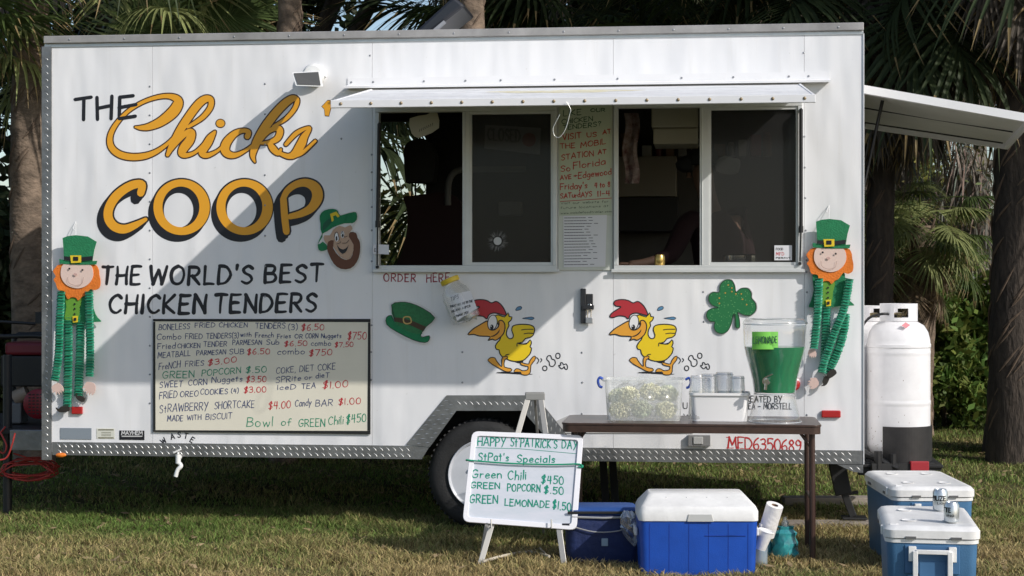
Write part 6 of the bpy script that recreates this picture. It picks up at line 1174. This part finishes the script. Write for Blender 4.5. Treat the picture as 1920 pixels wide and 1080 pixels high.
m = MB(); m.poly([BP(*ke(x, y), .0113) for x, y in ((642, 784), (684, 784), (684, 796), (642, 794))]); m.build('maker_mark', INK, sg, recalc=False)
t = thing('elastic_cord', 'green elastic cord stretched across the sign board', 'cord', BP(875, 862)); m = MB(); m.tube([BP(*p, .016) for p in cr([(875, 862), (890, 864), (960, 869), (1040, 871), (1082, 870), (1091, 873), (1092, 876), (1084, 875)], 4)], .0042, 8); m.tube([BP(875, 862, .016), BP(873, 863, -.012), BP(1000, 869, -.02), BP(1094, 873, -.012), BP(1092, 874, .014)], .004, 8); m.build('cord', M('green_cord', (.0, .28, .15), .5), t, smooth=60)
# dry sticks on the grass by the easel
t = thing('dry_stick', 'dry pale palm stalk lying on the grass between the easel legs', 'stick', GP(985, 1045)); m = MB(); m.tube([GP(*p)+Vector((0, 0, .025)) for p in cr([(905, 1062), (940, 1052), (975, 1045), (1000, 1044), (1030, 1052)], 4)], .008, 6); m.tube([GP(*p)+Vector((0, 0, .03)) for p in ((990, 1044), (1012, 1038), (1024, 1050))], .006, 6); m.build('stalk', M('dry_stalk', (.50, .45, .36), .8), t, smooth=60)
# ================================================================= COOLERS
def lerp4(c, a, b): return c[0]*(1-a)*(1-b)+c[1]*a*(1-b)+c[2]*a*b+c[3]*(1-a)*b
# big blue cooler with white lid, in front of the table
d0 = GP(1300, 1078).y-.02; xL, xR = P(1198, 1000, d0).x, P(1423, 1000, d0).x; cd = .36; zb0 = P(1300, 978, d0).z; zt0 = P(1300, 918, d0+cd*.8).z
print('COOLER', d0, xL, xR, zb0, zt0)
BLUE = M('cooler_blue', (.010, .075, .42), .42, noise=.14, nscale=7, bump=.12, bscale=240); WPL = M('cooler_white', (.80, .79, .77), .42, noise=.12, nscale=9, bump=.05, bscale=60)
YW = Matrix.Translation(Vector(((xL+xR)/2, d0, 0))) @ Matrix.Rotation(-.015, 4, 'Z')
t = thing('cooler', 'large bright blue cooler with a white lid in front of the table', 'cooler', ((xL+xR)/2, d0+cd/2, 0)); w2 = (xR-xL)/2
def taper(mb, x0, x1, y0, y1, z0, z1, e0, r=.03):
    a = rr(x0+e0, x1-e0, y0+e0, y1-e0, r); b = rr(x0, x1, y0, y1, r); n = len(a); A = [mb.av((x, y, z0)) for x, y in a]; B = [mb.av((x, y, z1)) for x, y in b]
    for k in range(n): mb.face((A[k], A[(k+1) % n], B[(k+1) % n], B[k]))
    mb.face(A[::-1]); mb.face(B)
m = MB(YW); taper(m, -w2+.004, w2-.004, .006, cd, -.0, zb0, .010, .035); m.build('body', BLUE, t, smooth=40)
m = MB(YW)
for k in range(6): xx = -w2+.055+k*(2*w2-.11)/5; m.hexa([(xx-.0014, .0150, 0), (xx+.0014, .0150, 0), (xx+.0014, .03, 0), (xx-.0014, .03, 0), (xx-.0014, .0052, zb0-.012), (xx+.0014, .0052, zb0-.012), (xx+.0014, .03, zb0-.012), (xx-.0014, .03, zb0-.012)])
for xx in ((.09, .19), (.20, .24)): m.box(xx[0]-.06, xx[1]-.0, .0055, .02, zb0-.075, zb0-.072)
m.build('moulded_ribs', M('cooler_blue_dark', (.005, .035, .27), .5), t)
def loft(mb, rings, caps=True):
    R_ = [[mb.av(p) for p in r] for r in rings]; n = len(R_[0])
    for a, b in zip(R_, R_[1:]):
        for k in range(n): mb.face((a[k], a[(k+1) % n], b[(k+1) % n], b[k]))
    mb.face(R_[0][::-1]); mb.face(R_[-1])
def rl(x0, x1, y0, y1, r, zz): return [(x, y, zz) for x, y in rr(x0, x1, y0, y1, r)]
lh = zt0-zb0
m = MB(YW); loft(m, [rl(-w2, w2, .0, cd+.004, .035, zb0+.002), rl(-w2, w2, -.002, cd+.004, .035, zb0+.05), rl(-w2+.012, w2-.012, .012, cd-.01, .03, zb0+.075), rl(-w2+.055, w2-.055, .13, cd-.03, .03, zb0+lh-.008), rl(-w2+.065, w2-.065, .145, cd-.04, .025, zb0+lh)]); ld = m.build('lid', WPL, t, smooth=35)
m = MB(YW); a = zb0; q = [(-w2+.245, -.001), (-w2+.375, -.001)]
m.hexa([(q[0][0], -.007, a+.0), (q[1][0]+.006, -.007, a+.0), (q[1][0]+.006, -.001, a+.0), (q[0][0], -.001, a), (q[0][0]+.008, -.007, a+.038), (q[1][0]-.004, -.007, a+.038), (q[1][0]-.004, -.001, a+.038), (q[0][0]+.008, -.001, a+.038)]); m.build('lid_grip', M('cooler_grip', (.52, .52, .50), .5), t, bevel=.002)
m = MB(YW)
for k in range(4): xx = -w2+.145+k*.105; m.box(xx, xx+.004, .10+.0, .145, zb0+lh-.035, zb0+lh-.016)
m.build('lid_grooves', M('groove_grey', (.5, .5, .5), .6), t)
for s_ in (-1, 1): m = MB(YW); m.box(s_*(w2+.008)-.008, s_*(w2+.008)+.008, .12, .24, zb0-.09, zb0-.05); m.build('side_handle', WPL, t, bevel=.005)
# two blue-grey marine coolers at the right
SLATE = M('cooler_slate_blue', (.06, .165, .31), .45, bump=.12, bscale=160, noise=.18, nscale=6)
def marine(label, pf, w, ln, hgt, rz):
    """pf: front middle on the ground, end-on to the viewer"""
    X = Matrix.Translation(Vector(pf)) @ Matrix.Rotation(rz, 4, 'Z'); t = thing('marine_cooler', label, 'cooler', X @ Vector((0, ln/2, 0)), rz, 'blue-grey coolers with white lids')
    hb_ = hgt-.075; w_ = w/2
    m = MB(X); loft(m, [rl(-w_+.035, w_-.035, .03, ln-.03, .03, .0), rl(-w_+.02, w_-.02, .015, ln-.015, .035, .03), rl(-w_+.006, w_-.006, .004, ln-.004, .04, hb_)]); m.build('body', SLATE, t, smooth=40)
    m = MB(X); loft(m, [rl(-w_, w_, 0, ln, .045, hb_+.001), rl(-w_, w_, 0, ln, .045, hb_+.018)]); m.build('lid_rim', WPL, t, smooth=40)
    m = MB(X); loft(m, [rl(-w_-.006, w_+.006, -.006, ln+.006, .05, hb_+.022), rl(-w_-.006, w_+.006, -.006, ln+.006, .05, hb_+.055), rl(-w_+.008, w_-.008, .010, ln-.01, .045, hgt-.004), rl(-w_+.03, w_-.03, .03, ln-.03, .03, hgt), rl(-w_+.045, w_-.045, .05, ln-.05, .03, hgt-.003)]); m.build('lid', WPL, t, smooth=40)
    for sx in (-1, 1):
        for yy in (.18, ln-.18): m = MB(X); m.lathe((sx*w_*.45, yy, hgt-.0025), [(.030, 0), (.034, .0035), (.028, .0045), (.024, .001)], 16); m.build('cup_ring', WPL, t, smooth=40)
    m = MB(X)
    for xx in (-.09, .10): m.box(xx-.022, xx+.022, -.012, -.004, hb_+.019, hb_+.030)
    m.box(-w_-.012, -w_-.003, .14, .20, hb_+.018, hb_+.03); m.box(-w_-.012, -w_-.003, ln-.22, ln-.16, hb_+.018, hb_+.03); m.build('latch_slot', M('slot_grey', (.12, .12, .12), .6), t)
    m = MB(X); m.box(-w_-.014, -w_-.004, .10, .13, hb_+.02, hb_+.06); m.hexa([(-w_+.01, .02, hb_+.03), (-w_+.05, .01, hb_+.03), (-w_+.07, .06, hb_+.05), (-w_+.02, .08, hb_+.05), (-w_+.02, .03, hgt+.004), (-w_+.05, .03, hgt+.002), (-w_+.06, .06, hgt+.001), (-w_+.03, .08, hgt+.001)]); m.build('hinge_block', WPL, t, bevel=.004)
    m = MB(X); hz_ = hb_-.03; m.box(-.083, -.062, -.034, -.012, hz_-.135, hz_); m.box(.062, .083, -.034, -.012, hz_-.135, hz_); m.box(-.083, .083, -.035, -.013, hz_-.152, hz_-.130); m.box(-.07, .07, -.033, -.014, hz_-.012, hz_+.006); m.box(-.10, -.068, -.022, .004, hz_-.045, hz_+.018); m.box(.068, .10, -.022, .004, hz_-.045, hz_+.018); m.build('handle', WPL, t, smooth=50, bevel=.002)
    m = MB(X); m.box(-.115, .115, -.001, .006, hz_-.10, hz_+.022); m.box(-.055, .055, -.0035, .003, hz_-.135, hz_-.045); m.build('handle_recess', M('slate_shade', (.05, .14, .28), .5), t, bevel=.003)
    return t, X
d1 = 7.32; d2 = 8.75; q1 = P(1748, 540, d1); q2 = P(1751, 540, d2)
mc1, X1 = marine('nearer of the two blue-grey coolers, with a white handle and two cans on its lid', (q1.x, d1, 0), .395, .70, .45, -.17)
mc2, X2 = marine('farther of the two blue-grey coolers, its back end turned toward the trailer corner', (q2.x, d2, 0), .42, .78, .45, -.02)
CANM = M('can_aluminium', (.62, .65, .66), .28, .75)
for (px, py, lab, wd) in ((1784, 979, 'nearer right-hand aluminium can standing on the front cooler lid', 'TE'), (1763, 957, 'left aluminium can with dark lettering standing farther back on the front cooler lid', 'IUZE')):
    c = onz(px, py, .4505); t = thing('drink_can', lab, 'can', c, 0, 'aluminium cans on the front cooler'); m = MB(); r_ = .033 if px > 1770 else .034; h_ = .088 if px > 1770 else .098
    m.lathe(c, [(r_-.008, 0), (r_-.001, .006), (r_, .010), (r_, h_-.014), (r_-.006, h_-.003), (r_-.007, h_), (r_-.009, h_), (r_-.010, h_-.003)], 28); m.build('can_body', CANM, t, smooth=45)
    m = MB()
    def cyl(x, y, o_, c=c, r_=r_): a = (x-px)/F*c.y/r_; a = max(-1, min(1, a)); return Vector((c.x+(r_+.0006+o_*.3)*a, c.y-(r_+.0006+o_*.3)*math.sqrt(max(0, 1-a*a)), c.z+(py-y)/F*c.y))
    write(m, wd, px-13, px+(7 if wd != 'TE' else -5), py-20, py-20, 8, 2.0, cyl, off=.0008, jit=0); write(m, "LIGHT", px-8, px+10, py-13, py-13, 3.5, .8, cyl, off=.0008, jit=0) if wd != 'TE' else write(m, "ING", px-11, px+1, py-12, py-12, 3.5, .9, cyl, off=.0008, jit=0)
    m.build('can_lettering', INK, t, recalc=False)
# ================================================================= soft bag, roll, bottles
d0 = GP(1130, 1056).y; xL, xR = P(1062, 1000, d0).x, P(1200, 1000, d0).x; NAVY = M('navy_fabric', (.006, .018, .085), .7, bump=.3, bscale=30, noise=.3, nscale=8); zt_ = P(1130, 965, d0).z
t = thing('cooler_bag', 'soft navy blue cooler bag half hidden between the easel and the big blue cooler', 'cooler bag', ((xL+xR)/2, d0+.13, 0)); X = Matrix.Translation(Vector(((xL+xR)/2, d0, 0))); w2 = (xR-xL)/2
m = MB(X); loft(m, [rl(-w2+.01, w2-.01, .0, .27, .04, .0), rl(-w2, w2, -.012, .28, .05, zt_*.35), rl(-w2+.004, w2-.004, -.006, .275, .05, zt_*.8), rl(-w2+.008, w2-.008, .004, .27, .05, zt_)]); m.build('bag_body', NAVY, t, smooth=50, bevel=.006)
m = MB(X); loft(m, [rl(-w2+.004, w2-.004, -.002, .275, .05, zt_+.001), rl(-w2+.004, w2-.004, -.002, .275, .05, zt_+.022), rl(-w2+.02, w2-.02, .02, .25, .05, zt_+.034)]); m.build('flap', M('mid_blue_fabric', (.02, .075, .27), .7, bump=.2, bscale=30), t, smooth=50)
m = MB(X); m.tube([(-w2+.03, -.004, zt_-.012), (0, -.012, zt_-.016), (w2-.03, -.004, zt_-.012)], .006, 6); m.build('zip', M('grey_zip', (.32, .32, .32), .5), t)
m = MB(X); m.box(-w2+.006, w2-.006, -.008, .0, zt_+.004, zt_+.018); m.build('black_trim', BLACK, t, bevel=.003)
m = MB(X); m.tube(cr([(-w2+.02, -.015, zt_*.78), (-.05, -.025, zt_*.66), (.08, -.022, zt_*.68), (w2-.02, -.01, zt_*.82)], 5), .0035, 6); m.build('strap', M('grey_zip', (0, 0, 0)), t); m = MB(X); m.box(-.01, .025, -.0175, -.0125, zt_*.36, zt_*.52); m.build('label_tag', M('grey_blue_tag', (.25, .34, .42), .5), t, bevel=.004)
t = thing('plastic_bag', 'crumpled clear plastic bag hanging between the navy bag and the blue cooler', 'plastic bag', P(1182, 1005, d0-.03)); m = MB(); c = P(1180, 985, d0-.03); rg = random.Random(4); R_ = []
for k in range(7):
    zz_ = c.z+.075-.03*k; r_ = (.02, .05, .055, .05, .045, .03, .006)[k]; R_.append([(c.x+.012*k*.5-.01+r_*math.cos(a)*rg.uniform(.6, 1.2), c.y+r_*.6*math.sin(a)*rg.uniform(.6, 1.3), zz_+rg.uniform(-.008, .008)) for a in (2*PI*j/13 for j in range(13))])
loft(m, R_); m.build('film', clear_mat('crinkled_film', (.7, .72, .78), .25, .25, .12), t)
d3 = 9.0; a, b = P(1436, 1003, d3), P(1453, 947, d3-.05); r_ = 16/F*d3; ax_ = (b-a).normalized()
t = thing('paper_towel_roll', 'white paper towel roll leaning on end beside the blue cooler', 'paper roll', a); m = MB(); m.lathe(a, [(.018, 0), (r_, 0), (r_, (b-a).length), (.019, (b-a).length), (.018, .0)], 30, ax_, caps=False); m.build('roll', M('tissue_white', (.80, .78, .76), .9, bump=.2, bscale=60), t, smooth=40); m = MB(); m.lathe(a, [(.0175, .01), (.0175, (b-a).length-.002)], 20, ax_, caps=False); m.build('cardboard_core', M('cardboard', (.25, .14, .08), .9), t, smooth=60)
t = thing('foam_cup', 'white foam cup lying tilted under the paper roll', 'cup', P(1432, 1010, d3-.08)); m = MB(); m.lathe(P(1426, 1030, d3-.1), [(.026, 0), (.040, .10), (.043, .102), (.040, .106), (.035, .10)], 24, Vector((.25, -.1, .9))); m.build('cup_wall', WPL, t, smooth=40)
TEAL = M('teal_liquid', (.05, .36, .36), .25, coat=.4, rgb2=(.02, .16, .20), nscale=26)
for k, (px, py, hgt, lab) in enumerate(((1472, 1045, .20, 'teal plastic bag of bottles on the grass right of the paper roll'), (1440, 1042, .12, 'small bottle of green liquid at the corner of the blue cooler'))):
    c = GP(px, py+4); t = thing(('teal_bag', 'liquid_bottle')[k], lab, ('bag', 'bottle')[k], c); m = MB()
    if k == 0:
        R_ = [[(c.x+r*math.cos(a_)*rg.uniform(.8, 1.15), c.y+r*.7*math.sin(a_)*rg.uniform(.88, 1.1), zz_) for a_ in (2*PI*j/14 for j in range(14))] for zz_, r in ((0, .062), (.03, .074), (.06, .070), (.09, .072), (.12, .058), (.145, .060), (.165, .040), (.18, .045))]; loft(m, R_); m.build('bag_skin', TEAL, t, smooth=25)
        m = MB(); m.lathe(c+Vector((.0, 0, .18)), [(.018, 0), (.02, .02), (.012, .035), (.012, .05)], 12); m.build('bottle_neck', CLR, t, smooth=50)
    else: m.lathe(c, [(.03, 0), (.032, .01), (.032, .07), (.014, .10), (.014, .12)], 20); m.build('bottle_body', TEAL, t, smooth=50)
c = P(1428, 975, d3-.03); t = thing('water_bottle', 'clear water bottle standing between the blue cooler and the paper roll', 'bottle', (c.x, c.y, 0)); m = MB(); m.lathe((c.x, c.y, 0), [(.028, 0), (.031, .01), (.031, .16), (.013, .20), (.013, .215)], 20); m.build('bottle_body', clear_mat('bottle_blue', (.55, .68, .78), .45, .1), t, smooth=50); m = MB(); m.lathe((c.x, c.y, .215), [(.014, 0), (.014, .015)], 14); m.build('cap', WPL, t)
# ================================================================= gas tanks
TKW = M('tank_white', (.78, .77, .78), .38, noise=.10, nscale=5, bump=.05, bscale=8)
def tank(label, px0, px1, pyt, pyb, d, diamond=True):
    c = P((px0+px1)/2, pyb, d); r = (px1-px0)/2/F*d; zt = P(0, pyt, d).z; h = zt-c.z; t = thing('gas_tank', label, 'gas tank', c, .2, 'white propane tanks'); zc = lambda py: P(0, py, d).z-c.z
    m = MB(); m.lathe(c, [(r*.75, .02), (r*.9, .045), (r, .09), (r, .10), (r, zc(760)), (r, zc(758)), (r*1.012, zc(756)), (r*1.012, zc(751)), (r, zc(749)), (r, zc(747)), (r, zc(668)), (r, zc(664)), (r*1.01, zc(662)), (r*1.01, zc(658)), (r, zc(655)), (r, zc(652)), (r*1.02, zc(650)), (r*1.02, zc(645)), (r, zc(643)), (r*.99, zc(636)), (r*.93, zc(622)), (r*.80, zc(610)), (r*.6, zc(603)), (r*.3, zc(600))], 44); m.build('tank_body', TKW, t, smooth=30)
    m = MB(); m.lathe(c, [(r*.8, .0), (r*.8, .05)], 32, caps=False); m.build('foot_ring', TKW, t, smooth=50)
    m = MB(); n = 40; ro, ri = r*.60, r*.57; z0_, z1_ = zc(602), h; gaps = [(-2.05, -1.25), (.6, 1.4)]         # collar with hand holes
    def col(a0, a1, za, zb_):
        k = max(1, int((a1-a0)/.16)); 
        for j in range(k):
            b0, b1 = a0+(a1-a0)*j/k, a0+(a1-a0)*(j+1)/k
            m.hexa([c+Vector((R_*math.cos(b), R_*math.sin(b), q)) for q in (za, zb_) for R_, b in ((ri, b0), (ro, b0), (ro, b1), (ri, b1))])
    col(-PI, -2.05, z0_, z1_); col(-1.25, .6, z0_, z1_); col(1.4, PI, z0_, z1_)
    for g0_, g1_ in gaps: col(g0_, g1_, z0_, zc(595)); col(g0_, g1_, zc(578), z1_)
    m.build('collar', TKW, t); m = MB(); m.lathe(c+Vector((0, 0, zc(602))), [(.02, 0), (.02, .03), (.035, .035), (.035, .05), (.01, .055)], 14); m.tube([c+Vector((0, 0, zc(598))), c+Vector((-.06, -.02, zc(596)))], .012, 8); m.build('valve', M('brass', (.35, .28, .15), .35, .8), t, smooth=45)
    if diamond: m = MB(); pl = Plane(c+Vector((0, -r*.82, 0)), (0, -1, .5)); m.poly([c+Vector(((x-1685)/F*d, -r*(.84+.10*(py-602)/20)-.012, zc(py))) for x, py in ((1678, 609), (1686, 603), (1694, 608), (1686, 614))]); m.build('hazard_diamond', M('pink_label', (.70, .25, .28), .6), t, recalc=False)
    return t, c, r
t, c, r = tank('tall white propane tank in front, with a pink hazard diamond, beside the trailer end', 1627, 1743, 569, 862, 10.5)
tank('rear white propane tank mostly hidden between the trailer and the front tank', 1588, 1690, 573, 855, 10.95, False)
t = thing('tank_bracket', 'black tray strapped round the foot of the front propane tank', 'bracket', (c.x, c.y, .28)); m = MB(); zc = lambda py: P(0, py, 10.5).z
for k in range(26):
    a0, a1 = math.radians(-131+k*5.2), math.radians(-131+(k+1)*5.2); zl = lambda a_: zc(858)-.02*math.cos(a_+PI/2)
    m.hexa([Vector((c.x+R_*math.cos(a_), c.y+R_*math.sin(a_), z0_)) for lv in (0, 1) for R_, a_ in ((r*1.02, a0), (r*1.055, a0), (r*1.055, a1), (r*1.02, a1)) for z0_ in ((zl(a_), zc(796))[lv],)])
m.build('tray', M('black_plastic', (.02, .018, .018), .55, noise=.3, nscale=20), t, smooth=50)
for vtx in t.children[0].data.vertices:
    pass
m = MB(); m.box(c.x-r*1.1, c.x+r*1.1, c.y-.22, c.y+.9, zc(866)-.03, zc(862)-.001); m.box(c.x-.02, c.x+.04, c.y-.1, c.y-.02, 0, zc(866)-.03); m.tube([(c.x-.26, c.y-.1, zc(842)), (c.x-.05, c.y-.22, zc(872))], .022, 8); m.build('support_shelf', BEAM, t)
m = MB(); m.box(c.x+.02, c.x+.13, c.y-.235, c.y-.20, zc(877), zc(858)); m.build('red_block', M('dim_red_paint', (.35, .02, .03), .5), t, bevel=.004)
m = MB(); m.tube([(c.x-.17, c.y-.2, zc(880)), (c.x-.17, c.y-.2, zc(840))], .025, 10); m.tube([(c.x-.08, c.y-.2, zc(880)), (c.x-.08, c.y-.2, zc(845))], .022, 10); m.build('hose_fitting', BLACK, t)
RUST = M('rust', (.16, .06, .025), .9)
tk = bpy.data.objects['gas_tank']; m = MB()
for k in range(70):
    a = random.uniform(-PI, 0); zz_ = c.z+abs(random.gauss(0, .05))*(1 if k % 3 else 5.5)+.08; r1_ = r*1.0015; d_ = random.uniform(.001, .0035); p = Vector((c.x+r1_*math.cos(a), c.y+r1_*math.sin(a), zz_)); e1 = Vector((-math.sin(a), math.cos(a), 0)); e2 = Vector((0, 0, 1)); m.face([m.av(p+e1*d_*math.cos(b)*random.uniform(.6, 1)+e2*d_*1.5*math.sin(b)) for b in (0, 1.2, 2.4, 3.6, 4.9)])
m.build('rust_specks', RUST, tk, kind='stuff')
m = MB(); m.tube(cr([tuple(Vector((c.x-.02, c.y-.02, P(0, 592, 10.5).z))), tuple(Vector((c.x-.12, c.y-.10, P(0, 588, 10.5).z))), tuple(Vector((c.x-.20, c.y-.02, P(0, 600, 10.5).z))), tuple(Vector((c.x-.225, c.y+.05, P(0, 640, 10.5).z))), tuple(Vector((c.x-.22, c.y+.1, P(0, 780, 10.5).z)))], 6), .008, 8); m.build('gas_hose', BLACK, tk, smooth=60)
# ================================================================= generator, cords, wood
GB = M('generator_black', (.012, .012, .012), .5); GR = M('generator_red', (.15, .008, .018), .45)
dg = 11.45; g0 = P(42, 798, dg); t = thing('generator', 'black and red generator in a tube frame on the trailer tongue', 'generator', (g0.x, dg, g0.z))
gx0, gx1 = P(8, 0, dg).x, P(100, 0, 11.2).x-.03; z_ = lambda py: P(0, py, dg).z
m = MB(); R_ = .017
for yy in (dg-.22, dg+.22): m.tube(cr([(gx0, yy, z_(800)), (gx0, yy, z_(660)), (gx0+.02, yy, z_(632)), (gx0+.09, yy, z_(629)), (gx1-.06, yy, z_(629)), (gx1, yy, z_(645)), (gx1, yy, z_(800))], 5), R_, 10); m.tube([(gx0, yy, z_(798)), (gx1, yy, z_(798))], R_, 10)
for xx in (gx0, gx1): m.tube([(xx, dg-.22, z_(798)), (xx, dg+.22, z_(798))], R_, 8)
m.build('tube_frame', GB, t, smooth=60)
m = MB(); m.box(gx0+.03, gx1-.03, dg-.19, dg+.19, z_(722), z_(665)); m.build('engine_cover', GB, t, bevel=.01); m = MB(); m.box(gx0+.06, gx1-.02, dg-.2, dg+.18, z_(664), z_(640)); m.build('fuel_tank', GR, t, bevel=.02)
m = MB(); cg = P(73, 757, dg-.2); m.lathe(cg, [(.10, 0), (.098, -.02), (.085, -.03), (.03, -.034)], 32, (0, 1, 0)); m.tube([(cg.x, cg.y, cg.z), (cg.x, cg.y+.2, cg.z)], .09, 20); st_ = m.build('recoil_starter', M('starter_red', (.26, .012, .02), .4), t, smooth=40)
m = MB()
for k in range(7):
    for j in (-2, -1, 0, 1, 2):
        if abs(k-3) < 4 and abs(j) < 3: xx = cg.x+(j)*.026; zz_ = cg.z+(k-3)*.021; m.box(xx-.008, xx+.008, cg.y-.0352, cg.y-.0335, zz_-.004, zz_+.004)
m.build('vent_slot', BLACK, t, kind='stuff')
m = MB(); m.box(gx0+.06, gx0+.17, dg-.2, dg-.02, z_(790), z_(752)); m.build('engine_block', M('cast_grey', (.16, .16, .16), .6, .3), t, bevel=.01); m = MB(); m.tube([P(28, 747, dg-.15), P(52, 735, dg-.15)], .05, 14); m.build('air_cleaner', M('cream_plastic', (.32, .25, .19), .6), t, smooth=50)
t = thing('wall_bracket', 'black bent bracket sticking out above the generator in front of the palm trunk', 'bracket', P(50, 608, 11.2)); m = MB(); m.tube([P(0, 603, 11.2), P(30, 605, 11.2), P(66, 607, 11.2)], .010, 8); m.box(P(67, 0, 11.2).x, P(76, 0, 11.2).x, 11.19, 11.22, P(0, 607, 11.2).z, P(0, 585, 11.2).z); m.build('bar', BLACK, t)
CORD = M('red_cord', (.34, .03, .025), .55)
cc_ = P(55, 880, 11.0); t = thing('extension_cord', 'coiled red extension cord hanging under the trailer tongue at the left', 'cord', (cc_.x, cc_.y, 0)); m = MB(); pts = []
for k in range(120): a_ = k*.42; rr_ = .14+.02*math.sin(k*1.3); pts.append((cc_.x+rr_*1.15*math.cos(a_), cc_.y+.06*math.sin(k*.7), cc_.z-.0+.055*math.sin(a_)+.02*math.sin(k*.5)))
m.tube(pts, .0055, 6); m.build('coil', CORD, t, smooth=60)
m = MB(); m.tube(cr([tuple(P(*p)) for p in ((0, 810, 10.9), (12, 835, 10.85), (5, 850, 10.85), (-10, 830, 10.9))]+[tuple(P(10, 800, 10.9))], 6), .006, 6); m.tube(cr([tuple(P(*p)) for p in ((28, 812, 10.6), (22, 835, 10.6), (10, 860, 10.6), (-20, 862, 10.6))], 6), .006, 6); m.tube(cr([tuple(P(*p)) for p in ((25, 850, 10.9), (60, 862, 10.9), (100, 885, 10.9))], 6), .005, 6); m.build('loose_cord', CORD, t, smooth=60)
t = thing('tongue_jack', 'black jack post under the generator at the left edge', 'jack', P(14, 930, 10.45)*1.0); q = P(14, 925, 11.0); m = MB(); m.tube([(q.x, q.y, 0), (q.x, q.y, z_(660))], .028, 12); m.tube([(q.x, q.y, .012), (q.x, q.y, 0)], .08, 14); m.build('jack_tube', BLACK, t, smooth=50)
WOOD = M('weathered_wood', (.30, .26, .22), .9, noise=.35, nscale=5, bump=.3, bscale=25, stretch=(.3, 3, 3))
for (x0_, x1_, py, lab, hh) in ((1475, 1640, 991, 'weathered plank lying under the jack foot', .045), (1468, 1635, 945, 'farther weathered plank lying beyond the jack', .05)):
    g_ = GP((x0_+x1_)/2, py); t = thing('wood_plank', lab, 'plank', g_, .02, 'weathered planks under the trailer end'); xa, xb = (x0_-CX)/F*g_.y, (x1_-CX)/F*g_.y; m = MB(); m.box(xa, xb, g_.y-.07, g_.y+.07, 0, hh); m.build('plank', WOOD, t, bevel=.004)
# far hedge bottom: pale low wall and an orange barrier seen through the bushes
t = thing('low_wall', 'pale low concrete wall glimpsed behind the bushes on the right', 'wall', (5.5, 26, 0)); m = MB(); m.box(3.5, 9.5, 26, 26.2, 0, .55); m.build('wall', M('pale_concrete', (.45, .42, .38), .9), t)
t = thing('barrier', 'orange barrier rail glimpsed through the bushes on the right', 'barrier', (6.2, 24, 0)); m = MB(); m.box(4.6, 8.2, 24, 24.04, .35, .43); [m.box(x, x+.05, 24.04, 24.08, 0, .45) for x in (4.8, 6.2, 7.6)]; m.build('rail', M('orange_paint', (.65, .16, .06), .6), t)
